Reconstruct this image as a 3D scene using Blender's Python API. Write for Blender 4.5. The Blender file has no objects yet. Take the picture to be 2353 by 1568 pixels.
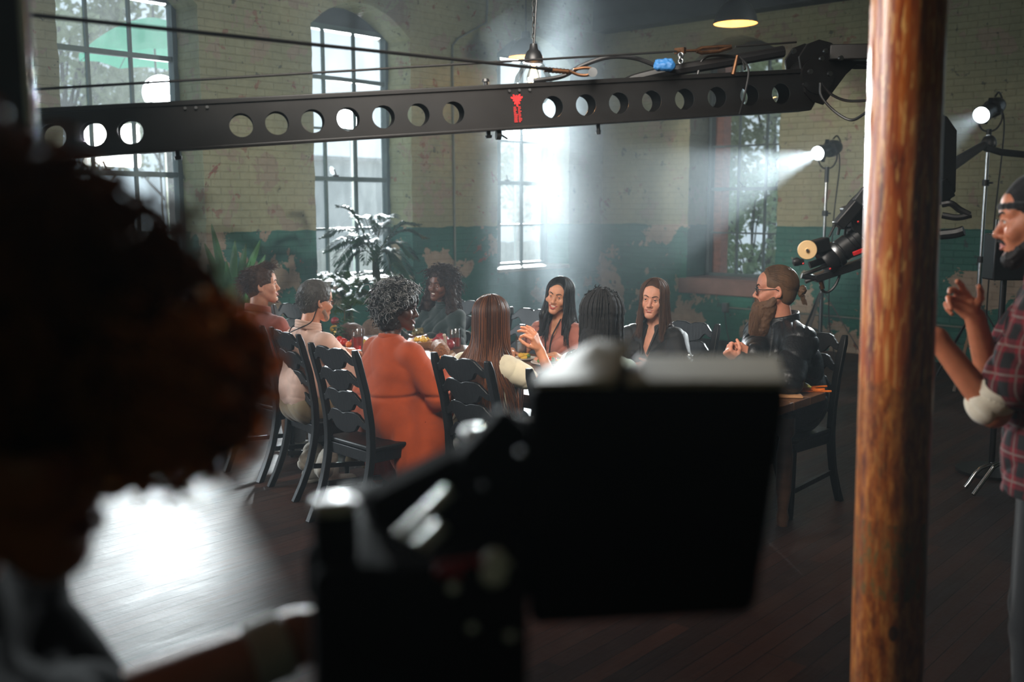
import bpy, math, random
import numpy as np
from mathutils import Vector, Matrix, Euler

random.seed(7)
rng = np.random.default_rng(11)
SC = bpy.context.scene
COL = SC.collection
R = math.radians

# ------------------------------------------------------------------ camera
W, H, F = 2353.0, 1568.0, 2288.0
EYE, PITCH, YAW = 1.78, R(7.8), R(41.8)
cam_data = bpy.data.cameras.new('camera')
cam_data.sensor_width = 36.0
cam_data.lens = F / W * 36.0
cam_data.clip_start = 0.05
cam_data.clip_end = 300
cam_data.dof.use_dof = True
cam_data.dof.focus_distance = 5.6
cam_data.dof.aperture_fstop = 1.9
cam = bpy.data.objects.new('camera', cam_data)
COL.objects.link(cam)
cam.location = (0, 0, EYE)
cam.rotation_euler = (R(90) - PITCH, 0, YAW)
SC.camera = cam

# ------------------------------------------------------------------ world, exposure
SC.view_settings.view_transform = 'Standard'
SC.view_settings.look = 'None'
SC.view_settings.exposure = 0.0
SC.view_settings.gamma = 1.0
SC.view_settings.use_curve_mapping = False
wd = bpy.data.worlds.new('world')
SC.world = wd
wd.use_nodes = True
bg = wd.node_tree.nodes['Background']
bg.inputs[0].default_value = (0.74, 0.88, 1.0, 1)
bg.inputs[1].default_value = 0.95
cy = SC.cycles
cy.use_denoising = True
cy.max_bounces = 6
cy.diffuse_bounces = 3
cy.glossy_bounces = 3
cy.transmission_bounces = 5
cy.transparent_max_bounces = 14
cy.volume_bounces = 0
cy.caustics_reflective = False
cy.caustics_refractive = False
cy.sample_clamp_indirect = 3.0
cy.sample_clamp_direct = 0.0
cy.blur_glossy = 0.5

# ------------------------------------------------------------------ pixel -> place
_cP, _sP, _cY, _sY = math.cos(PITCH), math.sin(PITCH), math.cos(YAW), math.sin(YAW)
def ray(px, py):
    u = (px - W / 2) / F
    v = (H / 2 - py) / F
    lf = _cP + _sP * v
    return Vector((u * _cY - lf * _sY, u * _sY + lf * _cY, -_sP + _cP * v)), lf
def P(px, py, d):            # at level distance d in front of the lens
    r, lf = ray(px, py)
    return Vector((0, 0, EYE)) + r * (d / lf)
def PX(px, py, X):
    r, lf = ray(px, py)
    return Vector((0, 0, EYE)) + r * (X / r.x)
def PY(px, py, Y):
    r, lf = ray(px, py)
    return Vector((0, 0, EYE)) + r * (Y / r.y)
def PZ(px, py, Z):
    r, lf = ray(px, py)
    return Vector((0, 0, EYE)) + r * ((Z - EYE) / r.z)
CAMR = Vector((_cY, _sY, 0))         # level directions seen from the lens
CAMF = Vector((-_sY, _cY, 0))

# ------------------------------------------------------------------ lights
def aim(o, target):
    d = Vector(target) - o.location
    o.rotation_euler = d.to_track_quat('-Z', 'Y').to_euler()
def lamp(kind, name, loc, power, color=(1, 1, 1), target=None, **kw):
    l = bpy.data.lights.new(name, kind)
    l.energy = power
    l.color = color
    for k, v in kw.items():
        setattr(l, k, v)
    o = bpy.data.objects.new(name, l)
    COL.objects.link(o)
    o.location = loc
    if target is not None:
        aim(o, target)
    return o
HMI = [PX(372, 212, -12.2), PX(806, 268, -12.2), PX(1184, 296, -12.2)]
HMI_AIM = [(-3.2, 1.0, 0.3), (-4.0, 4.5, 0.8), (-3.6, 5.0, 0.9)]
HMI_POW = [4300, 7500, 21000]
for p, t, w in zip(HMI, HMI_AIM, HMI_POW):
    d = (Vector(t) - p).normalized()
    lamp('SPOT', 'hmi_beam', p + d * 0.22, w, (0.93, 0.97, 1.0), t, spot_size=R(58), spot_blend=0.5, shadow_soft_size=0.16)
# daylight fill at the left window outside the frame, and other added unseen lamps
for yc in (1.3,):
    lamp('AREA', 'side_window_fill', (-8.7, yc, 2.3), 230, (0.85, 0.94, 1.0), (-2, yc + 1.5, 1.2), shape='RECTANGLE', size=1.3, size_y=2.6)  # area lamp added in the off-frame window to strengthen its daylight
lamp('AREA', 'cast_fill', (-2.3, 2.2, 3.1), 46, (1.0, 0.93, 0.84), (-3.8, 5.2, 0.9), shape='RECTANGLE', size=1.6, size_y=1.2, spread=R(84))  # unseen area lamp added to light the seated cast softly
lamp('AREA', 'post_fill', (-3.3, 0.5, 2.6), 17, (1.0, 0.95, 0.88), (-0.95, 2.5, 1.7), shape='RECTANGLE', size=0.5, size_y=1.4, spread=R(70))  # unseen lamp added to brighten the wooden post
lamp('SPOT', 'wall_set_light', (-7.6, -1.2, 3.3), 2500, (1.0, 0.97, 0.9), (-6.1, 11.6, 2.0), spot_size=R(15), spot_blend=0.35, shadow_soft_size=0.12)  # added spot without a fixture, for the bright patch on the end wall
lamp('AREA', 'window_wall_set_light', (0.4, 9.3, 2.9), 36, (0.98, 1.0, 0.92), (-8.6, 5.6, 2.5), shape='RECTANGLE', size=1.0, size_y=0.8, spread=R(62))  # unseen area lamp added to lift the dim window wall
# daylight gates at the four windows in view (guides the sky light only)
for (c, rot, sx) in (((-8.98, 4.57, 2.4), (0, R(-90), 0), 1.34), ((-8.98, 7.23, 2.4), (0, R(-90), 0), 1.4), ((-8.98, 10.1, 2.4), (0, R(-90), 0), 1.45), ((-6.56, 12.05, 2.35), (R(-90), 0, 0), 1.3)):
    po = lamp('AREA', 'daylight_gate', c, 0, shape='RECTANGLE', size=(2.9 if rot[1] else sx), size_y=(sx if rot[1] else 3.0))
    po.rotation_euler = rot
    po.data.cycles.is_portal = True
# ------------------------------------------------------------------ materials
def srgb(r, g, b):
    def f(c):
        c /= 255.0
        return c / 12.92 if c <= 0.04045 else ((c + 0.055) / 1.055) ** 2.4
    return (f(r), f(g), f(b), 1)
class NT:
    def __init__(s, name):
        s.m = bpy.data.materials.new(name)
        s.m.use_nodes = True
        s.t = s.m.node_tree
        s.b = s.t.nodes['Principled BSDF']
        s.out = s.t.nodes['Material Output']
    def n(s, typ, **kw):
        nd = s.t.nodes.new(typ)
        for k, v in kw.items():
            if k.startswith('i_'):
                key = k[2:]
                key = int(key) if key.isdigit() else key.replace('_', ' ')
                nd.inputs[key].default_value = v
            else:
                setattr(nd, k, v)
        return nd
    def l(s, a, b):
        s.t.links.new(a, b)
    def math(s, op, a, b=None, clamp=False):
        nd = s.n('ShaderNodeMath', operation=op, use_clamp=clamp)
        for i, x in enumerate((a, b)):
            if x is None:
                continue
            if isinstance(x, (int, float)):
                nd.inputs[i].default_value = x
            else:
                s.l(x, nd.inputs[i])
        return nd.outputs[0]
    def mix(s, fac, a, b, blend='MIX'):
        nd = s.n('ShaderNodeMix', data_type='RGBA', blend_type=blend)
        for x, i in ((fac, 0), (a, 6), (b, 7)):
            if isinstance(x, (int, float)):
                nd.inputs[i].default_value = x
            elif isinstance(x, tuple):
                nd.inputs[i].default_value = x
            else:
                s.l(x, nd.inputs[i])
        return nd.outputs[2]
    def ramp(s, fac, stops, interp='LINEAR'):
        nd = s.n('ShaderNodeValToRGB')
        nd.color_ramp.interpolation = interp
        e = nd.color_ramp.elements
        e[0].position, e[0].color = stops[0]
        e[1].position, e[1].color = stops[-1]
        for p, c in stops[1:-1]:
            x = e.new(p)
            x.color = c
        s.l(fac, nd.inputs[0])
        return nd.outputs[0]
    def coord(s, scale=(1, 1, 1), rot=(0, 0, 0), kind='Object'):
        tc = s.n('ShaderNodeTexCoord')
        mp = s.n('ShaderNodeMapping')
        mp.inputs['Scale'].default_value = scale
        mp.inputs['Rotation'].default_value = rot
        s.l(tc.outputs[kind], mp.inputs[0])
        return mp.outputs[0]
    def noise(s, vec, scale, detail=4, rough=0.55, dist=0.0):
        nd = s.n('ShaderNodeTexNoise')
        nd.inputs['Scale'].default_value = scale
        nd.inputs['Detail'].default_value = detail
        nd.inputs['Roughness'].default_value = rough
        nd.inputs['Distortion'].default_value = dist
        s.l(vec, nd.inputs['Vector'])
        return nd.outputs[0]
    def bump(s, h, strength=0.3, dist=0.02):
        nd = s.n('ShaderNodeBump')
        nd.inputs['Strength'].default_value = strength
        nd.inputs['Distance'].default_value = dist
        s.l(h, nd.inputs['Height'])
        s.l(nd.outputs[0], s.b.inputs['Normal'])
MATS = {}
def mat(name, col, rough=0.6, metal=0.0, vary=0.25, scale=6.0, bump=0.0, bscale=40.0, stretch=(1, 1, 1), sheen=0.0, coat=0.0, sss=0.0, spec=0.5, trans=0.0, tl=0.0):
    """a procedural material: a colour that wanders a little, roughness that wanders with it, optional fine relief"""
    if name in MATS:
        return MATS[name]
    n = NT(name)
    if len(col) == 3:
        col = srgb(*col)
    v = n.coord(stretch)
    nz = n.noise(v, scale, 5, 0.6)
    lo = tuple(c * (1 - vary) for c in col[:3]) + (1,)
    hi = tuple(min(1, c * (1 + vary)) for c in col[:3]) + (1,)
    c = n.ramp(nz, [(0.3, lo), (0.7, hi)])
    n.l(c, n.b.inputs['Base Color'])
    rr = n.n('ShaderNodeMapRange')
    n.l(nz, rr.inputs[0])
    rr.inputs[3].default_value = max(0.02, rough - 0.07)
    rr.inputs[4].default_value = min(1, rough + 0.07)
    n.l(rr.outputs[0], n.b.inputs['Roughness'])
    n.b.inputs['Metallic'].default_value = metal
    n.b.inputs['Specular IOR Level'].default_value = spec
    n.b.inputs['Sheen Weight'].default_value = sheen
    n.b.inputs['Coat Weight'].default_value = coat
    n.b.inputs['Transmission Weight'].default_value = trans
    if sss:
        n.b.inputs['Subsurface Weight'].default_value = sss
        n.b.inputs['Subsurface Radius'].default_value = (0.02, 0.008, 0.004)
        n.b.inputs['Subsurface Scale'].default_value = 0.5
    if bump:
        n.bump(n.noise(v, bscale, 4), bump, 0.01)
    if tl:
        t = n.n('ShaderNodeBsdfTranslucent')
        n.l(c, t.inputs[0])
        mx = n.n('ShaderNodeMixShader')
        mx.inputs[0].default_value = tl
        n.l(n.b.outputs[0], mx.inputs[1])
        n.l(t.outputs[0], mx.inputs[2])
        n.l(mx.outputs[0], n.out.inputs[0])
    MATS[name] = n.m
    return n.m
def emit(name, col, strength):
    if name in MATS:
        return MATS[name]
    n = NT(name)
    e = n.n('ShaderNodeEmission')
    v = n.coord()
    nz = n.noise(v, 8, 2)
    c = n.ramp(nz, [(0.2, tuple(x * 0.92 for x in col[:3]) + (1,)), (0.8, tuple(col[:3]) + (1,))])
    n.l(c, e.inputs[0])
    e.inputs[1].default_value = strength
    n.l(e.outputs[0], n.out.inputs[0])
    n.m.cycles.emission_sampling = 'NONE'
    MATS[name] = n.m
    return n.m
def glass_mat(name, tint=(1, 1, 1), gloss=0.08, rough=0.02, haze=0.0):
    """thin glass: light passes straight through, edges mirror a little, dust may dull it"""
    if name in MATS:
        return MATS[name]
    n = NT(name)
    t = n.n('ShaderNodeBsdfTransparent')
    t.inputs[0].default_value = tint + (1,)
    g = n.n('ShaderNodeBsdfGlossy')
    g.inputs['Roughness'].default_value = rough
    lw = n.n('ShaderNodeLayerWeight')
    lw.inputs[0].default_value = 0.25
    f = n.math('ADD', n.math('MULTIPLY', lw.outputs['Fresnel'], 0.6), gloss, True)
    mx = n.n('ShaderNodeMixShader')
    n.l(f, mx.inputs[0])
    n.l(t.outputs[0], mx.inputs[1])
    n.l(g.outputs[0], mx.inputs[2])
    o = mx.outputs[0]
    if haze:
        tr = n.n('ShaderNodeBsdfTranslucent')
        tr.inputs[0].default_value = (0.8, 0.85, 0.85, 1)
        v = n.coord((1, 1, 0.5))
        nz = n.math('MULTIPLY', n.noise(v, 5, 6, 0.7), 2 * haze)
        m2 = n.n('ShaderNodeMixShader')
        n.l(nz, m2.inputs[0])
        n.l(o, m2.inputs[1])
        n.l(tr.outputs[0], m2.inputs[2])
        o = m2.outputs[0]
    n.l(o, n.out.inputs[0])
    MATS[name] = n.m
    return n.m

# ------------------------------------------------------------------ objects
def tag(o, label=None, cat=None, group=None, kind=None):
    if label: o['label'] = label
    if cat: o['category'] = cat
    if group: o['group'] = group
    if kind: o['kind'] = kind
    return o
def thing(name, label, cat, loc=(0, 0, 0), rotz=0.0, group=None, kind=None):
    o = bpy.data.objects.new(name, None)
    o.empty_display_size = 0.1
    COL.objects.link(o)
    o.location = loc
    o.rotation_euler = (0, 0, rotz)
    return tag(o, label, cat, group, kind)
def mk(name, V, faces, m, parent=None, smooth=True, world=False, bevel=0.0, sharp=40, mats=None, midx=None):
    """link one mesh object; world=True means the vertices are already in room coordinates"""
    V = np.asarray(V, dtype=np.float64).reshape(-1, 3)
    if world and parent is not None:
        q = parent
        M = Matrix.Identity(4)
        while q is not None:
            M = Matrix.Translation(q.location) @ q.rotation_euler.to_matrix().to_4x4() @ M
            q = q.parent
        Mi = np.array(M.inverted())
        V = V @ Mi[:3, :3].T + Mi[:3, 3]
    me = bpy.data.meshes.new(name)
    if isinstance(faces, np.ndarray):
        nf, k = faces.shape
        me.vertices.add(len(V))
        me.vertices.foreach_set('co', V.ravel())
        me.loops.add(nf * k)
        me.loops.foreach_set('vertex_index', faces.ravel().astype(np.int32))
        me.polygons.add(nf)
        me.polygons.foreach_set('loop_start', np.arange(0, nf * k, k, dtype=np.int32))
        me.update(calc_edges=True)
        me.validate()
    else:
        me.from_pydata([tuple(v) for v in V], [], faces)
        me.update()
    for mm in (mats or [m]):
        me.materials.append(mm)
    if midx is not None:
        me.polygons.foreach_set('material_index', np.asarray(midx, dtype=np.int32))
    if smooth:
        me.polygons.foreach_set('use_smooth', np.ones(len(me.polygons), dtype=bool))
        if sharp:
            try:
                me.set_sharp_from_angle(angle=R(sharp))
            except Exception:
                pass
    o = bpy.data.objects.new(name, me)
    COL.objects.link(o)
    if parent is not None:
        o.parent = parent
    if bevel:
        b = o.modifiers.new('bevel', 'BEVEL')
        b.width = bevel
        b.segments = 2
        b.limit_method = 'ANGLE'
        b.angle_limit = R(40)
    return o
class MB:
    """collects shapes for ONE mesh object"""
    def __init__(s):
        s.v, s.f = [], []
    def add(s, V, Fc):
        o = len(s.v)
        s.v.extend([tuple(map(float, x)) for x in V])
        s.f.extend([tuple(int(i) + o for i in f) for f in Fc])
        return s
    def box(s, c, size, M=None):
        hx, hy, hz = (x / 2 for x in size)
        V = [Vector((x, y, z)) for x in (-hx, hx) for y in (-hy, hy) for z in (-hz, hz)]
        if M is not None:
            V = [M @ v for v in V]
        c = Vector(c)
        return s.add([v + c for v in V], [(0, 1, 3, 2), (4, 6, 7, 5), (0, 4, 5, 1), (2, 3, 7, 6), (0, 2, 6, 4), (1, 5, 7, 3)])
    def bb(s, lo, hi):
        lo, hi = Vector(lo), Vector(hi)
        return s.box((lo + hi) / 2, hi - lo)
    def bar(s, a, b, w, h=None, up=(0, 0, 1)):
        """a box running from a to b, w wide and h tall"""
        a, b = Vector(a), Vector(b)
        h = h or w
        d = b - a
        z = d.normalized()
        x = z.cross(Vector(up))
        if x.length < 1e-4:
            x = z.cross(Vector((0, 1, 0)))
        x.normalize()
        y = x.cross(z)
        M = Matrix((x, z, y)).transposed()
        return s.box((a + b) / 2, (w, d.length, h), M)
    def tube(s, pts, r, n=10, cap=True):
        pts = [Vector(p) for p in pts]
        rs = r if isinstance(r, (list, tuple)) else [r] * len(pts)
        V, Fc = [], []
        t = (pts[1] - pts[0]).normalized()
        ref = Vector((0, 0, 1)) if abs(t.z) < 0.9 else Vector((1, 0, 0))
        x = t.cross(ref).normalized()
        for i, p in enumerate(pts):
            if i == 0: t = pts[1] - pts[0]
            elif i == len(pts) - 1: t = pts[-1] - pts[-2]
            else: t = (pts[i + 1] - pts[i]).normalized() + (pts[i] - pts[i - 1]).normalized()
            t = t.normalized()
            x = (x - t * x.dot(t))
            x = x.normalized() if x.length > 1e-6 else t.orthogonal().normalized()
            y = t.cross(x)
            for k in range(n):
                a = 2 * math.pi * k / n
                V.append(p + (x * math.cos(a) + y * math.sin(a)) * rs[i])
        for i in range(len(pts) - 1):
            for k in range(n):
                k2 = (k + 1) % n
                Fc.append((i * n + k, i * n + k2, (i + 1) * n + k2, (i + 1) * n + k))
        if cap:
            Fc.append(tuple(range(n - 1, -1, -1)))
            Fc.append(tuple((len(pts) - 1) * n + k for k in range(n)))
        return s.add(V, Fc)
    def cyl(s, a, b, r, r2=None, n=24):
        return s.tube([a, b], [r, r if r2 is None else r2], n)
    def lathe(s, prof, c=(0, 0, 0), axis=(0, 0, 1), n=28, closed=False, open_start=False):
        """turn a (radius, height) profile about an axis through c"""
        c = Vector(c)
        z = Vector(axis).normalized()
        x = z.orthogonal().normalized()
        y = z.cross(x)
        V, Fc = [], []
        for (r, h) in prof:
            for k in range(n):
                a = 2 * math.pi * k / n
                V.append(c + z * h + (x * math.cos(a) + y * math.sin(a)) * max(r, 1e-4))
        m = len(prof)
        for i in range(m if closed else m - 1):
            j = (i + 1) % m
            for k in range(n):
                k2 = (k + 1) % n
                Fc.append((i * n + k, i * n + k2, j * n + k2, j * n + k))
        if not closed:
            if prof[0][0] > 1e-3 and not open_start: Fc.append(tuple(range(n - 1, -1, -1)))
            if prof[-1][0] > 1e-3: Fc.append(tuple((m - 1) * n + k for k in range(n)))
        return s.add(V, Fc)
    def ell(s, c, r, M=None, nu=16, nv=10):
        V, Fc = [], []
        c = Vector(c)
        for i in range(nv + 1):
            th = math.pi * i / nv
            for k in range(nu):
                a = 2 * math.pi * k / nu
                p = Vector((r[0] * math.sin(th) * math.cos(a), r[1] * math.sin(th) * math.sin(a), r[2] * math.cos(th)))
                V.append(c + (M @ p if M is not None else p))
        for i in range(nv):
            for k in range(nu):
                k2 = (k + 1) % nu
                Fc.append((i * nu + k, (i + 1) * nu + k, (i + 1) * nu + k2, i * nu + k2))
        return s.add(V, Fc)
    def prism(s, poly, a, b, frame=None):
        """extrude a simple 2D outline (x, z) from depth a to b along y; frame maps (x, y, z) to space"""
        n = len(poly)
        fr = frame or (lambda x, y, z: Vector((x, y, z)))
        V = [fr(x, a, z) for x, z in poly] + [fr(x, b, z) for x, z in poly]
        Fc = [tuple(range(n)), tuple(range(2 * n - 1, n - 1, -1))]
        for i in range(n):
            j = (i + 1) % n
            Fc.append((i, i + n, j + n, j))
        return s.add(V, Fc)
    def obj(s, name, m, parent=None, world=False, smooth=True, bevel=0.0, sharp=40):
        return mk(name, s.v, s.f, m, parent, smooth, world, bevel, sharp)
def holed(outline, holes, depth, frame, MBx=None):
    """a plate with holes: outline and holes are lists of (x, z); returns an MB with the plate run along y from 0 to depth"""
    cu = bpy.data.curves.new('tmp', 'CURVE')
    cu.dimensions = '2D'
    cu.fill_mode = 'BOTH'
    cu.extrude = depth / 2
    for lp in [outline] + holes:
        sp = cu.splines.new('POLY')
        sp.points.add(len(lp) - 1)
        for p, (x, z) in zip(sp.points, lp):
            p.co = (x, z, 0, 1)
        sp.use_cyclic_u = True
    o = bpy.data.objects.new('tmp', cu)
    COL.objects.link(o)
    dg = bpy.context.evaluated_depsgraph_get()
    me = bpy.data.meshes.new_from_object(o.evaluated_get(dg))
    V = [frame(v.co.x, v.co.z + depth / 2, v.co.y) for v in me.vertices]
    Fc = [tuple(p.vertices) for p in me.polygons]
    bpy.data.objects.remove(o)
    bpy.data.curves.remove(cu)
    bpy.data.meshes.remove(me)
    mb = MBx or MB()
    mb.add(V, Fc)
    return mb
def spline(pts, n=8):
    """Catmull-Rom through pts"""
    pts = [Vector(p) for p in pts]
    q = [pts[0] * 2 - pts[1]] + pts + [pts[-1] * 2 - pts[-2]]
    out = []
    for i in range(1, len(q) - 2):
        for k in range(n):
            t = k / n
            a, b, c, d = q[i - 1], q[i], q[i + 1], q[i + 2]
            out.append(0.5 * ((2 * b) + (c - a) * t + (2 * a - 5 * b + 4 * c - d) * t * t + (3 * b - a - 3 * c + d) * t ** 3))
    out.append(pts[-1])
    return out
# ------------------------------------------------------------------ the room
XL, YR, ZC = -8.64, 11.6, 4.62           # inner faces of the window wall and the end wall, ceiling height
XF, YB = 6.0, -4.5                       # the walls behind and beside the camera
def wall_material():
    n = NT('painted_brick')
    tc = n.n('ShaderNodeTexCoord')
    sx = n.n('ShaderNodeSeparateXYZ')
    n.l(tc.outputs['Object'], sx.inputs[0])
    cb = n.n('ShaderNodeCombineXYZ')
    n.l(n.math('ADD', sx.outputs[0], sx.outputs[1]), cb.inputs[0])
    n.l(sx.outputs[2], cb.inputs[1])
    v3 = tc.outputs['Object']
    br = n.n('ShaderNodeTexBrick')
    n.l(cb.outputs[0], br.inputs['Vector'])
    br.inputs['Scale'].default_value = 1.0
    br.inputs['Mortar Size'].default_value = 0.006
    br.inputs['Mortar Smooth'].default_value = 0.6
    br.inputs['Brick Width'].default_value = 0.215
    br.inputs['Row Height'].default_value = 0.075
    br.inputs['Color1'].default_value = srgb(150, 82, 62)
    br.inputs['Color2'].default_value = srgb(110, 62, 52)
    br.inputs['Mortar'].default_value = srgb(140, 125, 110)
    wob = n.noise(v3, 3.0, 5)
    big = n.noise(v3, 0.7, 6, 0.6)
    cream = n.ramp(big, [(0.3, srgb(130, 134, 106)), (0.55, srgb(160, 159, 126)), (0.75, srgb(175, 169, 136))])
    green = n.ramp(big, [(0.3, srgb(24, 84, 76)), (0.7, srgb(44, 118, 102))])
    zz = n.math('ADD', sx.outputs[2], n.math('MULTIPLY', n.math('SUBTRACT', wob, 0.5), 0.06))
    low = n.math('LESS_THAN', zz, 1.515)
    paint = n.mix(low, cream, green)
    # old plaster where the paint came away: large flakes low down, smaller ones above
    pk = n.noise(v3, 1.25, 9, 0.64, 0.3)
    peel_lo = n.math('MULTIPLY', n.math('GREATER_THAN', pk, 0.565), low)
    pk2 = n.noise(v3, 3.4, 8, 0.62, 0.4)
    peel_hi = n.math('MULTIPLY', n.math('GREATER_THAN', pk2, 0.575), n.math('SUBTRACT', 1.0, low))
    tan = n.ramp(wob, [(0.3, srgb(150, 132, 114)), (0.7, srgb(178, 158, 138))])
    c = n.mix(peel_lo, paint, tan)
    c = n.mix(n.math('MULTIPLY', peel_hi, 0.75), c, srgb(158, 140, 124))
    pk3 = n.noise(v3, 5.0, 7, 0.6, 0.2)
    red = n.math('MULTIPLY', n.math('GREATER_THAN', pk3, 0.645), n.math('SUBTRACT', 1.0, low))
    c = n.mix(n.math('MULTIPLY', red, 0.65), c, srgb(140, 80, 72))
    pk4 = n.noise(v3, 9.0, 5, 0.6)
    c = n.mix(n.math('MULTIPLY', n.math('GREATER_THAN', pk4, 0.665), 0.7), c, srgb(52, 60, 62))
    # bare brick here and there
    bare = n.math('GREATER_THAN', n.noise(v3, 1.6, 7, 0.7, 0.6), 0.655)
    c = n.mix(bare, c, br.outputs[0])
    dirt = n.noise(v3, 14, 6, 0.7)
    c = n.mix(0.25, c, n.ramp(dirt, [(0.3, (0.25, 0.25, 0.22, 1)), (0.7, (1, 1, 1, 1))]), 'MULTIPLY')
    n.l(c, n.b.inputs['Base Color'])
    n.b.inputs['Roughness'].default_value = 0.52
    n.b.inputs['Specular IOR Level'].default_value = 0.35
    hgt = n.math('SUBTRACT', n.math('MULTIPLY', wob, 0.35), n.math('MULTIPLY', br.outputs['Fac'], 0.5))
    hgt = n.math('SUBTRACT', hgt, n.math('MULTIPLY', n.math('ADD', peel_lo, peel_hi), 0.35))
    hgt = n.math('ADD', hgt, n.math('MULTIPLY', dirt, 0.25))
    n.bump(hgt, 0.75, 0.016)
    return n.m
def floor_material():
    n = NT('worn_floorboards')
    tc = n.n('ShaderNodeTexCoord')
    sx = n.n('ShaderNodeSeparateXYZ')
    n.l(tc.outputs['Object'], sx.inputs[0])
    cb = n.n('ShaderNodeCombineXYZ')
    n.l(sx.outputs[1], cb.inputs[0])
    n.l(sx.outputs[0], cb.inputs[1])
    br = n.n('ShaderNodeTexBrick')
    br.offset = 0.37
    br.offset_frequency = 3
    n.l(cb.outputs[0], br.inputs['Vector'])
    for k, x in (('Scale', 1.0), ('Mortar Size', 0.0022), ('Mortar Smooth', 0.3), ('Brick Width', 1.75), ('Row Height', 0.088)):
        br.inputs[k].default_value = x
    br.inputs['Color1'].default_value = srgb(66, 36, 24)
    br.inputs['Color2'].default_value = srgb(38, 21, 15)
    br.inputs['Mortar'].default_value = srgb(12, 8, 7)
    mp = n.n('ShaderNodeMapping')
    mp.inputs['Scale'].default_value = (14, 1.2, 1)
    n.l(tc.outputs['Object'], mp.inputs[0])
    grain = n.noise(mp.outputs[0], 3.0, 8, 0.65, 0.4)
    wear = n.noise(tc.outputs['Object'], 1.3, 7, 0.65)
    c = n.mix(0.55, br.outputs[0], n.ramp(grain, [(0.25, (0.35, 0.3, 0.28, 1)), (0.7, (1, 1, 1, 1))]), 'MULTIPLY')
    c = n.mix(n.math('MULTIPLY', n.ramp(wear, [(0.5, (0, 0, 0, 1)), (0.75, (1, 1, 1, 1))]), 0.5), c, srgb(84, 62, 50))
    n.l(c, n.b.inputs['Base Color'])
    rg = n.n('ShaderNodeMapRange')
    n.l(n.math('ADD', n.math('MULTIPLY', grain, 0.5), n.math('MULTIPLY', wear, 0.5)), rg.inputs[0])
    rg.inputs[1].default_value = 0.3
    rg.inputs[2].default_value = 0.7
    rg.inputs[3].default_value = 0.40
    rg.inputs[4].default_value = 0.60
    n.l(rg.outputs[0], n.b.inputs['Roughness'])
    n.b.inputs['Specular IOR Level'].default_value = 0.32
    scr = n.noise(tc.outputs['Object'], 26, 5, 0.7)
    sepc = n.n('ShaderNodeSeparateColor')
    n.l(br.outputs[0], sepc.inputs[0])
    h = n.math('SUBTRACT', n.math('ADD', n.math('MULTIPLY', grain, 0.35), n.math('MULTIPLY', scr, 0.22)), n.math('MULTIPLY', br.outputs['Fac'], 1.6))
    h = n.math('ADD', h, n.math('MULTIPLY', sepc.outputs[0], 3.0))
    n.bump(h, 0.8, 0.007)
    return n.m
M_WALL, M_FLOOR = wall_material(), floor_material()
M_CEIL = mat('dusty_ceiling_boards', (120, 104, 86), 0.8, vary=0.2, scale=3, bump=0.3, stretch=(1, 8, 1))
M_BEAM = mat('dark_painted_beam', (52, 56, 58), 0.7, vary=0.2, bump=0.2)
M_FRAME = mat('grey_green_window_paint', (66, 84, 84), 0.5, vary=0.2)
M_SILL = mat('worn_pale_sill', (168, 164, 150), 0.5, vary=0.25, bump=0.3)
M_PANE = glass_mat('dusty_window_glass', (0.97, 1.0, 1.0), 0.03, 0.02, haze=0.02)

def arch_opening(a, b, z0, zs, rise, jit=0.012, seed=1):
    """outline of an arched opening, its edges a little broken away"""
    rr = random.Random(seed)
    pts = [(a, z0), (b, z0)]
    n = 26
    for i in range(1, n):
        pts.append((b + rr.uniform(-jit, jit * 0.3), z0 + (zs - z0) * i / n))
    m = 18
    for i in range(m + 1):
        t = i / m
        x = b + (a - b) * t
        pts.append((x, zs + rise * (1 - (2 * t - 1) ** 2) + rr.uniform(-jit, jit) * 0.5))
    for i in range(n - 1, 0, -1):
        pts.append((a + rr.uniform(-jit * 0.3, jit), z0 + (zs - z0) * i / n))
    return pts
WINS_L = [(3.90, 5.24), (6.54, 7.93), (9.38, 10.84), (0.6, 1.98), (-2.2, -0.82)]
WIN_R = (-7.21, -5.91)
floor = MB().bb((XL - 0.6, YB, -0.15), (XF, YR + 0.7, 0)).obj('floor', M_FLOOR, smooth=False)
tag(floor, kind='structure')
ceil = MB().bb((XL - 0.6, YB, ZC), (XF, YR + 0.7, ZC + 0.12)).obj('ceiling', M_CEIL, smooth=False)
tag(ceil, kind='structure')
wl = holed([(YB, 0), (YR, 0), (YR, ZC), (YB, ZC)],
           [arch_opening(a, b, 0.95, 3.64, 0.30, seed=i) for i, (a, b) in enumerate(WINS_L)], 0.52,
           lambda x, y, z: Vector((XL - y, x, z))).obj('wall_left', M_WALL, smooth=False)
tag(wl, kind='structure')
wr = holed([(XL - 0.52, 0), (XF, 0), (XF, ZC), (XL - 0.52, ZC)], [arch_opening(WIN_R[0], WIN_R[1], 0.80, 3.60, 0.30, seed=9), arch_opening(-2.6, -1.3, 0.80, 3.6, 0.3, seed=10)], 0.6,
           lambda x, y, z: Vector((x, YR + y, z))).obj('wall_right', M_WALL, smooth=False)
tag(wr, kind='structure')
tag(MB().bb((XF, YB, 0), (XF + 0.2, YR + 0.6, ZC)).obj('wall_front', M_WALL, smooth=False), kind='structure')
tag(MB().bb((XL - 0.52, YB - 0.2, 0), (XF, YB, ZC)).obj('wall_back', M_WALL, smooth=False), kind='structure')
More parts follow.
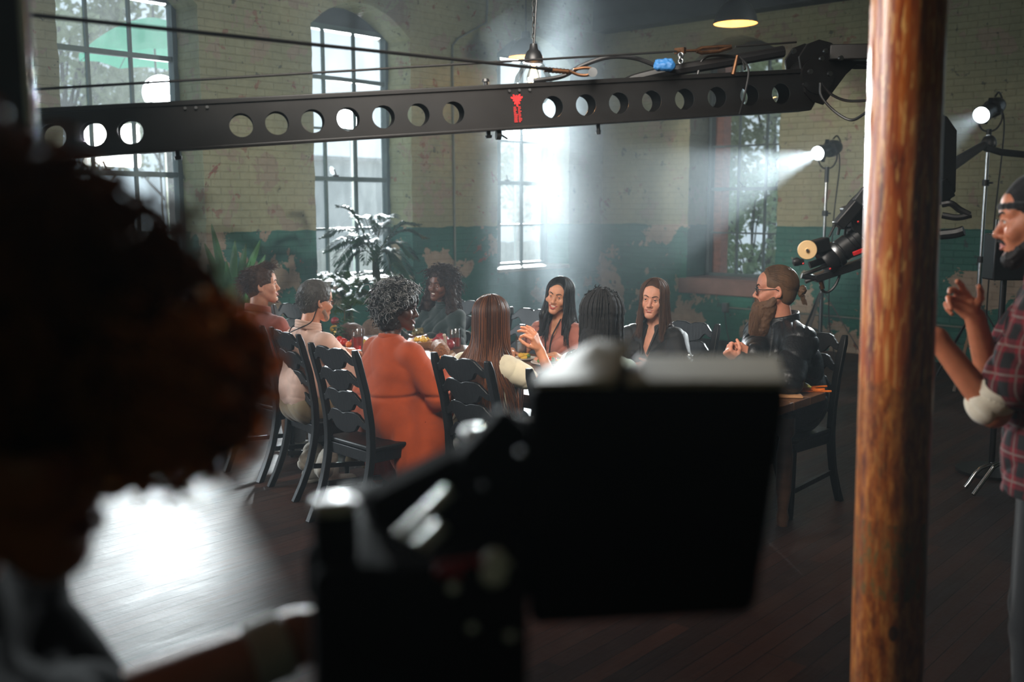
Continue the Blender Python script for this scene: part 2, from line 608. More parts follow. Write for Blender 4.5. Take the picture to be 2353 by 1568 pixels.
# beams: a deep one along the end wall, one across from the window wall
b = MB().bb((XL + 0.02, YR - 0.30, 4.14), (XF, YR - 0.002, ZC - 0.002))
tag(b.obj('trim_1', M_BEAM, smooth=False, bevel=0.01), kind='structure')
b = MB().bb((XL + 0.002, 8.05, 4.26), (XF, 8.4, ZC - 0.002))
tag(b.obj('trim_2', M_BEAM, smooth=False, bevel=0.01), kind='structure')
b = MB().bb((XL + 0.002, 2.6, 4.26), (XF, 2.95, ZC - 0.002))
tag(b.obj('trim_3', M_BEAM, smooth=False, bevel=0.01), kind='structure')

def make_window(no, fr, a, b, z0, rows, rail_rows, seed):
    """fr(x, y, z): x along the wall, y outwards from the inner face"""
    o = bpy.data.objects.new('window_%d' % no, None)
    COL.objects.link(o)
    o.location = fr((a + b) / 2, 0.3, z0)
    o['kind'] = 'structure'
    lft = fr is frL
    dp = 0.40 if lft else 0.50
    def bx(mb, x0, x1, y0, y1, za, zb):
        c = [fr(x, y, z) for x in (x0, x1) for y in (y0, y1) for z in (za, zb)]
        lo = [min(p[i] for p in c) for i in range(3)]
        hi = [max(p[i] for p in c) for i in range(3)]
        mb.bb(lo, hi)
    zt = rows[-1]
    f = MB()
    bx(f, a - 0.01, a + 0.05, dp - 0.02, dp + 0.08, z0, zt)
    bx(f, b - 0.05, b + 0.01, dp - 0.02, dp + 0.08, z0, zt)
    bx(f, a, b, dp - 0.02, dp + 0.08, z0, z0 + 0.05)
    bx(f, a, b, dp - 0.02, dp + 0.08, zt - 0.06, zt)
    f.obj('window_frame', M_FRAME, o, world=True, smooth=False)
    m = MB()
    w = (b - a - 0.1) / 3
    for i in (1, 2):
        x = a + 0.05 + w * i
        bx(m, x - 0.013, x + 0.013, dp + 0.01, dp + 0.05, z0, zt)
    for i, z in enumerate(rows[1:-1]):
        t = 0.024 if i + 1 in rail_rows else 0.011
        bx(m, a, b, dp, dp + 0.055, z - t, z + t)
    m.obj('muntin', M_FRAME, o, world=True, smooth=False)
    g = MB()
    bx(g, a + 0.02, b - 0.02, dp + 0.028, dp + 0.032, z0 + 0.02, zt - 0.02)
    g.obj('window_pane', M_PANE, o, world=True, smooth=False)
    # arched head board above the sash
    hb = MB()
    N = 16
    pl = [(a - 0.01, zt - 0.01), (b + 0.01, zt - 0.01)] + [(b + 0.01 + (a - b - 0.02) * t / N, max(zt, 3.60 + 0.34 * (1 - (2 * t / N - 1) ** 2))) for t in range(N + 1)]
    hb.prism(pl, dp - 0.01, dp + 0.09, fr)
    hb.obj('window_head', M_BEAM, o, world=True, smooth=False)
    s = MB()
    bx(s, a + 0.004, b - 0.004, -0.02, dp + 0.09, z0 - 0.035 if lft else z0 - 0.03, z0 + 0.012)
    s.obj('window_sill', M_SILL if lft else mat('brown_sill', (120, 92, 84), 0.6), o, world=True, smooth=False)
    lk = MB()
    zr = rows[rail_rows[0]]
    x = a + 0.05 + w * 1.25
    bx(lk, x - 0.03, x + 0.03, dp - 0.03, dp, zr + 0.02, zr + 0.04)
    p0 = fr(x, dp - 0.02, zr + 0.035)
    p1 = fr(x - 0.05, dp - 0.05, zr + 0.10)
    lk.tube([p0, p1], 0.008, 6)
    lk.obj('sash_latch', mat('old_dark_iron', (44, 42, 40), 0.5, 0.6), o, world=True)
    return o
frL = lambda x, y, z: Vector((XL - y, x, z))
frR = lambda x, y, z: Vector((x, YR + y, z))
for i in range(3):
    make_window(i + 1, frL, WINS_L[i][0], WINS_L[i][1], 0.95, [0.95, 1.51, 2.07, 2.62, 3.17, 3.74], [2, 4], i)
for i in (3, 4):
    make_window(i + 2, frL, WINS_L[i][0], WINS_L[i][1], 0.95, [0.95, 1.51, 2.07, 2.62, 3.17, 3.74], [2, 4], i)
make_window(7, frR, -2.6, -1.3, 0.80, [0.80, 1.40, 1.99, 2.56, 3.14, 3.70], [2], 7)
make_window(4, frR, WIN_R[0], WIN_R[1], 0.80, [0.80, 1.40, 1.99, 2.56, 3.14, 3.70], [2], 4)
# brown ledge under the end-wall window
tag(MB().bb((-7.3, YR - 0.06, 0.60), (-5.8, YR + 0.02, 0.80)).obj('trim_4', mat('brown_sill', (120, 92, 84), 0.6), smooth=False, bevel=0.01), kind='structure')

# ------------------------------------------------------------------ haze in the room
def haze(name, dens, shape, label):
    n = NT(name)
    n.t.nodes.remove(n.b)
    s = n.n('ShaderNodeVolumeScatter')
    s.inputs['Color'].default_value = (0.80, 0.92, 1.0, 1)
    s.inputs['Density'].default_value = dens
    s.inputs['Anisotropy'].default_value = 0.45
    n.l(s.outputs[0], n.out.inputs['Volume'])
    o = shape.obj('haze', n.m, sharp=0)
    tag(o, label, 'haze', kind='stuff')
haze('room_haze', 0.003, MB().bb((XL + 0.004, YB + 0.005, 0.004), (XF - 0.004, YR - 0.004, ZC - 0.004)), 'thin bluish stage haze hanging through the whole brick room')
for k_, lb_ in ((1.0, 'faint outer part of the bluish haze cloud before the corner window'), (0.8, 'middle part of the bluish haze cloud before the corner window'), (0.55, 'thick heart of the bluish haze cloud before the corner window')):
    haze('corner_haze', 0.021, MB().ell((-6.15, 9.0, 2.1), (2.45 * k_, 2.55 * k_, 2.05 * k_), None, 64, 32), lb_)
# ------------------------------------------------------------------ outside the windows
tag(MB().bb((-40, -25, -1.3), (20, 40, -1.2)).obj('ground', mat('pale_gravel_yard', (150, 148, 138), 0.9, vary=0.2, bump=0.3), smooth=False), kind='structure')
M_BLACK = mat('black_powder_coat', (22, 22, 23), 0.42, vary=0.15)
M_CHROME = mat('bright_chrome_tube', (190, 192, 195), 0.22, 1.0, vary=0.06)
for i, (p, t) in enumerate(zip(HMI, HMI_AIM)):
    where = ['under the green umbrella outside the first window', 'outside the second window', 'outside the window nearest the corner'][i]
    o = thing('film_light', 'blazing round film light ' + where, 'film light', (p.x, p.y, -1.2), group='film lights outside the windows')
    d = (Vector(t) - p).normalized()
    MB().lathe([(0.10, -0.42), (0.17, -0.36), (0.20, -0.05), (0.24, 0.10), (0.235, 0.10), (0.19, -0.02)], p, d, 28).obj('lamp_housing', M_BLACK, o, world=True)
    MB().lathe([(0.0, 0.0), (0.10, 0.012), (0.185, 0.0)], p, d, 28).obj('lens', emit('hmi_lens', (0.92, 0.97, 1.0), 60.0), o, world=True)
    MB().tube([(p.x, p.y, p.z - 0.2), (p.x, p.y, -0.2)], 0.025, 10).obj('stand_pole', M_CHROME, o, world=True)
    for k in range(3):
        a = k * 2.09 + 0.4
        MB().bar((p.x, p.y, -0.3), (p.x + 0.6 * math.cos(a), p.y + 0.6 * math.sin(a), -1.19), 0.03, 0.03).obj('leg', M_CHROME, o, world=True)
# ------------------------------------------------------------------ soft bodies: distance fields turned into one skin
def _nrm(v):
    v = np.asarray(v, float)
    return v / (np.linalg.norm(v) + 1e-12)
class Soft:
    def __init__(s):
        s.p = []
        s.noise = None
    def rc(s, a, b, r1, r2=None, k=0.02, op=1):
        s.p.append(('c', np.array(a, float), np.array(b, float), float(r1), float(r1 if r2 is None else r2), k, op))
        return s
    def chain(s, pts, rs, k=0.02):
        for i in range(len(pts) - 1):
            s.rc(pts[i], pts[i + 1], rs[i], rs[i + 1], k)
        return s
    def el(s, c, r, k=0.02, op=1, Rm=None):
        s.p.append(('e', np.array(c, float), np.array(r, float), Rm, None, k, op))
        return s
    def cut(s, c, n, k=0.004):
        """take away everything on the side n points to, beyond c"""
        s.p.append(('h', np.array(c, float), _nrm(n), None, None, k, -1))
        return s
    @staticmethod
    def _d(p, X):
        if p[0] == 'c':
            a, b, r1, r2 = p[1:5]
            ba = b - a
            L = float(ba @ ba) + 1e-12
            pa = X - a
            t = np.clip(pa @ ba / L, 0, 1)
            q = pa - t[..., None] * ba
            return np.sqrt((q * q).sum(-1)) - (r1 + (r2 - r1) * t)
        if p[0] == 'e':
            q = X - p[1]
            if p[3] is not None:
                q = q @ p[3]
            k0 = np.sqrt(((q / p[2]) ** 2).sum(-1))
            k1 = np.sqrt(((q / (p[2] ** 2)) ** 2).sum(-1))
            return np.where(k0 < 1e-4, -p[2].min(), k0 * (k0 - 1) / np.maximum(k1, 1e-6))
        return -((X - p[1]) @ p[2])       # half space as the body that is taken away: inside where n points
    @staticmethod
    def _join(D, d, k, op):
        if op > 0:
            h = np.maximum(k - np.abs(D - d), 0) / k
            return np.minimum(D, d) - h * h * k * 0.25
        d = -d
        h = np.maximum(k - np.abs(D - d), 0) / k
        return np.maximum(D, d) + h * h * k * 0.25
    def eval(s, X):
        X = np.asarray(X, float)
        D = np.full(X.shape[:-1], 1.0)
        for p in s.p:
            D = s._join(D, s._d(p, X), p[5], p[6])
        if s.noise is not None:
            D = D + s.noise(X)
        return D
    def bounds(s):
        lo, hi = np.full(3, 9e9), np.full(3, -9e9)
        for p in s.p:
            if p[6] < 0:
                continue
            if p[0] == 'c':
                r = max(p[3], p[4])
                for q in (p[1], p[2]):
                    lo = np.minimum(lo, q - r)
                    hi = np.maximum(hi, q + r)
            elif p[0] == 'e':
                r = p[2].max() if p[3] is not None else p[2]
                lo = np.minimum(lo, p[1] - r)
                hi = np.maximum(hi, p[1] + r)
        return lo - 0.03, hi + 0.03
    def mesh(s, h):
        B = 8
        lo, hi = s.bounds()
        bs = B * h
        nb = np.maximum(np.ceil((hi - lo) / bs).astype(int), 1)
        I = np.stack(np.meshgrid(*[np.arange(n) for n in nb], indexing='ij'), -1).reshape(-1, 3)
        C = lo + (I + 0.5) * bs
        dc = [s._d(p, C) for p in s.p]
        D = np.full(len(C), 1.0)
        for p, d in zip(s.p, dc):
            D = s._join(D, d, p[5], p[6])
        half = bs * 0.87
        keep = np.abs(D) < half * 1.35 + 0.012
        I, C = I[keep], C[keep]
        dc = [d[keep] for d in dc]
        g = np.arange(B + 1) * h
        off = np.stack(np.meshgrid(g, g, g, indexing='ij'), -1).reshape(-1, 3)
        base = lo + I * bs
        V = np.full((len(I), len(off)), 1.0)
        for p, d in zip(s.p, dc):
            lim = half * 1.35 + p[5] + 0.012
            idx = np.nonzero(d < lim)[0] if p[6] > 0 else np.nonzero(d < lim)[0]
            if len(idx) == 0:
                continue
            X = base[idx][:, None, :] + off[None]
            V[idx] = s._join(V[idx], s._d(p, X), p[5], p[6])
        if s.noise is not None:
            for a in range(0, len(I), 400):
                V[a:a + 400] += s.noise(base[a:a + 400][:, None, :] + off[None])
        V = V.reshape(-1, B + 1, B + 1, B + 1)
        ins = V < 0
        cnt = np.zeros((len(I), B, B, B), int)
        cor = [(i, j, k) for i in (0, 1) for j in (0, 1) for k in (0, 1)]
        for i, j, k in cor:
            cnt += ins[:, i:i + B, j:j + B, k:k + B]
        act = (cnt > 0) & (cnt < 8)
        bi, ci, cj, ck = np.nonzero(act)
        vals = np.stack([V[bi, ci + i, cj + j, ck + k] for i, j, k in cor], -1)
        cpos = np.array(cor, float)
        acc = np.zeros((len(bi), 3))
        num = np.zeros(len(bi))
        for a in range(8):
            for b in range(a + 1, 8):
                if abs(cpos[a] - cpos[b]).sum() != 1:
                    continue
                va, vb = vals[:, a], vals[:, b]
                m = (va < 0) != (vb < 0)
                t = np.where(m, va / np.where(m, va - vb, 1), 0)
                acc += np.where(m[:, None], cpos[a] + t[:, None] * (cpos[b] - cpos[a]), 0)
                num += m
        G = I[bi] * B + np.stack([ci, cj, ck], -1)
        P_ = lo + (G + acc / np.maximum(num, 1)[:, None]) * h
        N = nb * B + 2
        key = (G[:, 0] * N[1] + G[:, 1]) * N[2] + G[:, 2]
        order = np.argsort(key)
        ks = key[order]
        def find(Gq):
            q = (Gq[:, 0] * N[1] + Gq[:, 1]) * N[2] + Gq[:, 2]
            pos = np.minimum(np.searchsorted(ks, q), len(ks) - 1)
            return np.where(ks[pos] == q, order[pos], -1)
        quads = []
        for ax, c1 in ((0, 4), (1, 2), (2, 1)):
            m = (vals[:, 0] < 0) != (vals[:, c1] < 0)
            g = G[m]
            flip = vals[m, 0] < 0
            u, w = (ax + 1) % 3, (ax + 2) % 3
            du, dw = np.eye(3, dtype=int)[u], np.eye(3, dtype=int)[w]
            a, b, c, d = find(g), find(g - du), find(g - du - dw), find(g - dw)
            ok = (b >= 0) & (c >= 0) & (d >= 0)
            q = np.stack([a, b, c, d], -1)
            q[~flip] = q[~flip][:, ::-1]
            quads.append(q[ok])
        Q = np.concatenate(quads)
        return P_, Q
    def obj(s, name, h, m, parent, world=False, **kw):
        V, Q = s.mesh(h)
        return mk(name, V, Q, m, parent, world=world, sharp=0, **kw)

def wrinkle(amp=0.004, f=22.0, ph=0.0, stretch=(1, 1, 1.6)):
    """folds of cloth: two sets of warped, sharp-backed ripples that come and go"""
    st = np.array(stretch)
    f = f * 2.4
    def fn(X):
        x, y, z = X[..., 0] * st[0] * f, X[..., 1] * st[1] * f, X[..., 2] * st[2] * f
        wx = 1.6 * np.sin(z * 0.23 + ph) + 1.1 * np.sin(y * 0.31 + 0.7 + ph)
        wz = 1.7 * np.sin(x * 0.27 + 2 * ph) + 1.2 * np.sin(y * 0.22 + ph)
        a = 1 - np.abs(np.sin(0.42 * z + 0.36 * x + wz))
        b = 1 - np.abs(np.sin(0.36 * z - 0.50 * (x + y) + wx + 1.3))
        m = 0.5 + 0.5 * np.sin(0.19 * x + 0.23 * z + 0.17 * y + ph * 1.7)
        return amp * (1.5 * (a ** 2 - 0.33) * m + 1.5 * (b ** 2 - 0.33) * (1 - m) + 0.35 * np.sin(0.21 * z + 0.3 * x + ph))
    return fn
def lumps(amp, f, ph=0.0):
    def fn(X):
        x, y, z = X[..., 0] * f, X[..., 1] * f, X[..., 2] * f
        return amp * (np.sin(x + 1.3 * np.sin(y * 0.7 + ph)) * np.sin(y * 1.1 + 1.2 * np.sin(z * 0.8)) * np.sin(z * 0.9 + 1.4 * np.sin(x * 0.6 + ph)) + 0.5 * np.sin(2.3 * x + ph) * np.sin(2.1 * y) * np.sin(2.6 * z + 1))
    return fn
def strands(paths, rad, n=4):
    """tapered tubes along many paths at once: paths (S, T, 3), rad (S, T) or (T,)"""
    Pq = np.asarray(paths, float)
    S, T, _ = Pq.shape
    rad = np.broadcast_to(np.asarray(rad, float), (S, T))
    tg = np.gradient(Pq, axis=1)
    tg /= np.linalg.norm(tg, axis=-1, keepdims=True) + 1e-9
    ref = np.broadcast_to(np.array([0.31, 0.77, 0.55]), tg.shape)
    x = np.cross(tg, ref)
    x /= np.linalg.norm(x, axis=-1, keepdims=True) + 1e-9
    y = np.cross(tg, x)
    a = np.arange(n) * 2 * np.pi / n
    V = Pq[:, :, None, :] + rad[:, :, None, None] * (x[:, :, None, :] * np.cos(a)[None, None, :, None] + y[:, :, None, :] * np.sin(a)[None, None, :, None])
    base = (np.arange(S) * T * n)[:, None, None] + (np.arange(T - 1) * n)[None, :, None]
    k = np.arange(n)
    k2 = (k + 1) % n
    Fq = np.stack([base + k, base + k2, base + n + k2, base + n + k], -1).reshape(-1, 4)
    return V.reshape(-1, 3), Fq
# ------------------------------------------------------------------ people
def rotm(yaw=0, pitch=0, roll=0):
    """head turn: yaw left +, pitch up +, roll"""
    return np.array((Matrix.Rotation(R(yaw), 3, 'Z') @ Matrix.Rotation(R(pitch), 3, 'X') @ Matrix.Rotation(R(roll), 3, 'Y')))
def skin_mat(name, col, rough=0.5):
    return mat(name, col, rough, vary=0.12, scale=30, bump=0.08, bscale=220, sss=0.25, spec=0.45)
def hair_mat(name, col, rough=0.42, tl=0.25):
    return mat(name, col, rough + 0.1, vary=0.35, scale=22, stretch=(1, 1, 0.15), tl=tl, spec=0.35)
def cloth_mat(name, col, rough=0.85, sheen=0.25, vary=0.12, tl=0.0):
    return mat(name, col, rough, vary=vary, scale=9, bump=0.25, bscale=420, sheen=sheen, spec=0.25, tl=tl)
M_EYE = [mat('eye_white', (214, 206, 200), 0.25, vary=0.05), mat('iris_brown', (58, 36, 24), 0.2, vary=0.3, scale=200), mat('pupil', (8, 7, 7), 0.15)]
M_TEETH = mat('teeth', (232, 224, 210), 0.3, vary=0.05)
HAIRLINE = ([0, 30, 50, 66, 80, 96, 112, 140, 180], [46, 44, 30, 12, 14, 4, -22, -34, -38])

class Body:
    """joints and frames of one seated or standing figure; local axes: x right, y ahead, z up"""
    def __init__(s, sc=1.0, fem=False, zseat=0.46, lean=0.03, side=0.0, head=(0, 0, 0), stand=False, hs=None, sw=None, hy=0.03, girth=1.0, neck=0.0, crown=None):
        s.sc, s.fem, s.g = sc, fem, girth
        s.hs = hs or (0.95 if fem else 1.0)
        hz = (zseat + 0.09) if not stand else 0.94 * sc
        s.pel = np.array([0, 0, hz])
        s.chest = s.pel + np.array([side * 0.6, lean * 0.6, 0.30 * sc])
        s.nb = s.pel + np.array([side, lean, (0.475 + neck) * sc])
        sw = sw or (0.150 if fem else 0.180) * sc
        s.sh = {1: s.nb + np.array([sw, 0, -0.085 * sc]), -1: s.nb + np.array([-sw, 0, -0.085 * sc])}
        s.hR = rotm(*head)
        s.hc = s.nb + np.array([0, hy, 0.06 * sc]) + s.hR @ np.array([0, 0.005, 0.115 * s.hs])
        s.hands = []
        s.arm = {}
    def hp(s, p):            # head-local point to body-local
        return s.hc + s.hR @ (np.asarray(p, float) * s.hs)
    def ik(s, side, target, pole, l1=None, l2=None):
        l1, l2 = l1 or 0.29 * s.sc, l2 or 0.25 * s.sc
        a = s.sh[side]
        t = np.asarray(target, float)
        d = t - a
        L = np.linalg.norm(d)
        if L > (l1 + l2) * 0.995:
            t = a + d / L * (l1 + l2) * 0.995
            d = t - a
            L = np.linalg.norm(d)
        u = d / L
        ca = (l1 * l1 + L * L - l2 * l2) / (2 * l1 * L)
        pv = np.asarray(pole, float)
        pv = pv - u * (pv @ u)
        pv = _nrm(pv)
        e = a + u * l1 * ca + pv * l1 * math.sqrt(max(0, 1 - ca * ca))
        s.arm[side] = (a, e, t)
        return a, e, t
    # --- flesh
    def flesh(s, S, legs=False):
        sc, g = s.sc, s.g
        f = s.fem
        S.rc(s.pel + [-0.07, 0, 0], s.pel + [0.07, 0, 0], 0.10 * g, k=0.05)
        S.rc(s.pel + [-0.045, 0, 0.05], s.chest + [-0.065, 0, -0.06], 0.095 * g, 0.10 * g, 0.05)
        S.rc(s.pel + [0.045, 0, 0.05], s.chest + [0.065, 0, -0.06], 0.095 * g, 0.10 * g, 0.05)
        S.el(s.chest, (0.142 * sc, 0.105 * sc, 0.165 * sc), 0.04)
        for q in (1, -1):
            S.rc(s.nb + [0, -0.015, -0.035], s.sh[q], 0.052 * sc, 0.046 * sc, 0.03)
            if q in s.arm:
                a, e, w = s.arm[q]
                S.rc(a, e, (0.046 if f else 0.052) * sc, (0.036 if f else 0.041) * sc, 0.03)
                S.rc(e, w, (0.037 if f else 0.042) * sc, (0.024 if f else 0.028) * sc, 0.015)
        # neck
        S.rc(s.nb + [0, -0.012, -0.02], s.hp((0, -0.018, -0.045)), (0.047 if f else 0.060) * sc, (0.045 if f else 0.056), 0.03)
    def head(s, S, smile=0.0, brow=0.0, nose=1.0, jaw=1.0, ears=True, mouth_open=0.0, cheek=1.0):
        hs, Rm = s.hs, s.hR
        s.SH = S
        def el(c, r, k=0.012, op=1):
            S.el(s.hp(c), np.array(r) * hs, k, op, Rm)
        def rc(a, b, r1, r2, k=0.012, op=1):
            S.rc(s.hp(a), s.hp(b), r1 * hs, r2 * hs, k, op)
        el((0, -0.014, 0.036), (0.075, 0.096, 0.088), 0.03)
        el((0, 0.030, -0.012), (0.062, 0.056, 0.078), 0.03)
        rc((0, 0.036, -0.052), (0, 0.064, -0.097), 0.047 * jaw, 0.022, 0.025)
        for q in (1, -1):
            rc((q * 0.053 * jaw, 0.002, -0.045), (q * 0.014, 0.070, -0.102), 0.020, 0.016, 0.03)
            rc((q * 0.058, 0.012, -0.002), (q * 0.046, 0.058, -0.022), 0.016, 0.021 * cheek, 0.025)
            el((q * (0.040 + 0.006 * smile), 0.064, -0.036 + 0.006 * smile), (0.020, 0.020, 0.020), 0.02)
            rc((q * 0.012, 0.083, 0.024 + brow), (q * 0.046, 0.066, 0.026 + brow), 0.010, 0.011, 0.018)
            el((q * 0.031, 0.094, 0.002), (0.017, 0.016, 0.012), 0.010, -1)      # socket
        el((0, 0.056, 0.050), (0.054, 0.034, 0.040), 0.03)                         # forehead
        rc((0, 0.083, 0.014), (0, 0.106, -0.031), 0.0072, 0.0105 * nose, 0.012)
        el((0, 0.105, -0.035), (0.0118 * nose, 0.011, 0.0100), 0.008)
        for q in (1, -1):
            el((q * 0.0125 * nose, 0.093, -0.039), (0.0085 * nose, 0.010, 0.0075), 0.006)
        el((0, 0.064, -0.066), (0.037, 0.030, 0.028), 0.02)                       # muzzle
        el((0, 0.078, -0.104), (0.015, 0.012, 0.012), 0.014)                       # chin
        el((0, 0.094, -0.085), (0.020, 0.006, 0.004), 0.008, -1)                   # under the lip
        if mouth_open:
            el((0, 0.096, -0.067 + 0.002 * smile), (0.022 + 0.005 * smile, 0.014, 0.006 * mouth_open), 0.004, -1)
        for q in (1, -1):                                                          # lids
            x0, x1 = q * 0.018, q * 0.046
            rc((x0, 0.0835, 0.002), (q * 0.032, 0.0895, 0.0105), 0.0035, 0.0042, 0.004)
            rc((q * 0.032, 0.0895, 0.0105), (x1, 0.077, 0.004), 0.0042, 0.0036, 0.004)
            rc((x0, 0.0835, 0.000), (q * 0.032, 0.0875, -0.0078 + 0.002 * smile), 0.003, 0.0036, 0.004)
            rc((q * 0.032, 0.0875, -0.0078 + 0.002 * smile), (x1, 0.076, 0.001), 0.0036, 0.003, 0.004)
            if ears:
                eR = Rm @ np.array(Matrix.Rotation(q * R(22), 3, 'Z')) @ np.array(Matrix.Rotation(R(-10), 3, 'X'))
                S.el(s.hp((q * 0.079, -0.012, -0.004)), np.array((0.008, 0.019, 0.033)) * hs, 0.008, 1, eR)
                S.el(s.hp((q * 0.086, -0.009, -0.001)), np.array((0.006, 0.011, 0.020)) * hs, 0.005, -1, eR)
                S.rc(s.hp((q * 0.078, -0.004, -0.032)), s.hp((q * 0.079, -0.004, -0.030)), 0.007 * hs, 0.007 * hs, 0.006)
    def hand(s, S, side, d, n, pose='relaxed', hs=1.0, curls=None, k=0.004, splay=0.12):
        """palm, four fingers and a thumb grown from the wrist; d: along the palm, n: out of the palm"""
        w = s.arm[side][2]
        d = _nrm(d)
        n = np.asarray(n, float)
        n = _nrm(n - d * (n @ d))
        t = np.cross(d, n) * (1 if side > 0 else -1)
        hs = hs * (0.92 if s.fem else 1.0)
        pts = []
        S.rc(w - d * 0.01, w + d * 0.03 * hs, 0.023 * hs, 0.021 * hs, 0.015)
        for o in (0.024, 0.008, -0.009, -0.025):
            S.rc(w + d * 0.028 * hs + t * o * 0.7 * hs, w + d * 0.088 * hs + t * o * hs, 0.0145 * hs, 0.0125 * hs, 0.010)
        S.rc(w + d * 0.03 * hs + t * 0.018 * hs + n * 0.006, w + d * 0.06 * hs + t * 0.027 * hs + n * 0.008, 0.014 * hs, 0.011 * hs, 0.010)
        P0 = {'relaxed': [(22, 30, 20), (28, 34, 22), (32, 38, 24), (36, 40, 26)], 'flat': [(6, 10, 8), (6, 10, 8), (8, 12, 8), (12, 14, 10)],
              'fist': [(70, 85, 45), (74, 88, 48), (76, 88, 48), (78, 88, 48)], 'pinch': [(48, 52, 30), (30, 38, 22), (24, 30, 18), (16, 24, 14)],
              'point': [(14, 22, 16), (50, 60, 35), (62, 70, 40), (68, 72, 42)], 'grip': [(48, 58, 35), (52, 60, 36), (54, 62, 38), (56, 62, 38)]}[pose]
        curls = curls or P0
        for i, (o, ls) in enumerate(zip((0.026, 0.009, -0.009, -0.0265), ((0.042, 0.026, 0.020), (0.046, 0.029, 0.021), (0.042, 0.027, 0.020), (0.033, 0.021, 0.018)))):
            p = w + d * (0.090 - (0.006 if i == 3 else 0)) * hs + t * o * hs
            ang = 0.0
            r = (0.0094, 0.0095, 0.0092, 0.0082)[i] * hs
            spl = t * splay * (1.5 - i) / 1.5
            for j, (c, l) in enumerate(zip(curls[i], ls)):
                ang += R(c)
                dr = _nrm(d * math.cos(ang) + n * math.sin(ang) + spl * math.cos(ang))
                q = p + dr * l * hs
                S.rc(p, q, r, r * 0.92, k if j else 0.008)
                p = q
                r *= 0.92
        p = w + d * 0.035 * hs + t * 0.026 * hs + n * 0.004
        th = {'pinch': ((0.55, 0.62, 0.45), (0.2, 0.85, 0.55), (0.02, 0.9, 0.5)), 'fist': ((0.55, 0.5, 0.6), (0.0, 0.7, 0.75), (-0.4, 0.6, 0.7)),
              'grip': ((0.5, 0.5, 0.7), (0.1, 0.7, 0.75), (-0.2, 0.7, 0.7))}.get(pose, ((0.7, 0.6, 0.25), (0.5, 0.8, 0.25), (0.35, 0.9, 0.3)))
        r = 0.0115 * hs
        for v, l in zip(th, (0.040, 0.032, 0.026)):
            dr = _nrm(t * v[0] + d * v[1] + n * v[2])
            q = p + dr * l * hs
            S.rc(p, q, r, r * 0.9, 0.006)
            p = q
            r *= 0.88
    def on(s, p, off=0.0):
        """head-local point dropped onto the face, lifted by off"""
        X = np.array([s.hp(p)])
        for _ in range(6):
            d = s.SH.eval(X)
            e = 0.002
            g = np.stack([s.SH.eval(X + np.eye(3)[i] * e) - d for i in range(3)], -1)
            g /= np.linalg.norm(g, axis=-1, keepdims=True) + 1e-9
            X = X + g * (off - d)[:, None]
        return X[0]
    # --- small face parts
    def face_parts(s, par, lip, browm, smile=0.0, gaze=(0, 1, 0), teeth=False, brow=0.0, lash=True, browr=0.0028, mouth_open=0.0):
        hs = s.hs
        for q in (1, -1):
            c = s.hp((q * 0.0318, 0.0765, 0.0015))
            V, Fq, mi = [], [], []
            g = s.hR @ _nrm(gaze)
            x = _nrm(np.cross(g, (0, 0, 1)))
            y = np.cross(x, g)
            rings = [0, 0.18, 0.34, 0.48, 0.9, 1.5, 2.2, 3.14]
            for a in rings:
                for k in range(16):
                    f = 2 * math.pi * k / 16
                    V.append(c + 0.0118 * hs * (g * math.cos(a) + (x * math.cos(f) + y * math.sin(f)) * math.sin(a)))
            for i in range(len(rings) - 1):
                for k in range(16):
                    k2 = (k + 1) % 16
                    Fq.append((i * 16 + k, i * 16 + k2, (i + 1) * 16 + k2, (i + 1) * 16 + k))
                    mi.append(2 if i < 1 else 1 if i < 3 else 0)
            mk('eye', V, Fq, None, par, mats=M_EYE, midx=mi, sharp=0)
        S = Soft()
        for q in (1, -1):
            S.chain([s.on((q * x, 0.09, z + brow)) for x, z in ((0.012, 0.0235), (0.022, 0.0275), (0.032, 0.030), (0.042, 0.0295), (0.051, 0.0245))], [browr * 1.2 * hs, browr * 1.2 * hs, browr * 1.1 * hs, browr * 0.9 * hs, browr * 0.6 * hs], 0.002)
        S.obj('eyebrows', 0.0016, browm, par)
        if lash:
            S = Soft()
            for q in (1, -1):
                S.chain([s.hp((q * 0.0185, 0.0865, 0.003)), s.hp((q * 0.032, 0.0925, 0.0075)), s.hp((q * 0.0475, 0.079, 0.003))], [0.0012 * hs, 0.0017 * hs, 0.0013 * hs], 0.001)
            S.obj('eyelashes', 0.0012, mat('lash_dark', (18, 14, 13), 0.6), par)
        w = 0.0245 + 0.006 * smile
        zc = -0.0675 + 0.008 * smile
        op = 0.0052 * mouth_open
        S = Soft()
        up = -0.064 + op * 0.5
        S.chain([s.on((-w, 0.08, zc)), s.on((-w * 0.6, 0.09, (zc + up) / 2 + 0.0005), 0.001), s.on((-0.007, 0.09, up), 0.0015), s.on((0, 0.09, up - 0.001), 0.001), s.on((0.007, 0.09, up), 0.0015), s.on((w * 0.6, 0.09, (zc + up) / 2 + 0.0005), 0.001), s.on((w, 0.08, zc))],
                [0.0016 * hs, 0.0034 * hs, 0.0044 * hs, 0.0040 * hs, 0.0044 * hs, 0.0034 * hs, 0.0016 * hs], 0.002)
        lo_ = -0.0725 - op
        S.chain([s.on((-w, 0.08, zc)), s.on((-w * 0.6, 0.09, zc * 0.35 + lo_ * 0.65), 0.001), s.on((-0.008, 0.09, lo_), 0.0015), s.on((0.008, 0.09, lo_), 0.0015), s.on((w * 0.6, 0.09, zc * 0.35 + lo_ * 0.65), 0.001), s.on((w, 0.08, zc))],
                [0.0016 * hs, 0.0038 * hs, 0.0050 * hs, 0.0050 * hs, 0.0038 * hs, 0.0016 * hs], 0.002)
        if teeth:
            S.el(s.hp((0, 0.097, -0.0675 + 0.003 * smile)), np.array((w * 0.86, 0.012, 0.0036 + op * 0.7)) * hs, 0.0015, -1, s.hR)
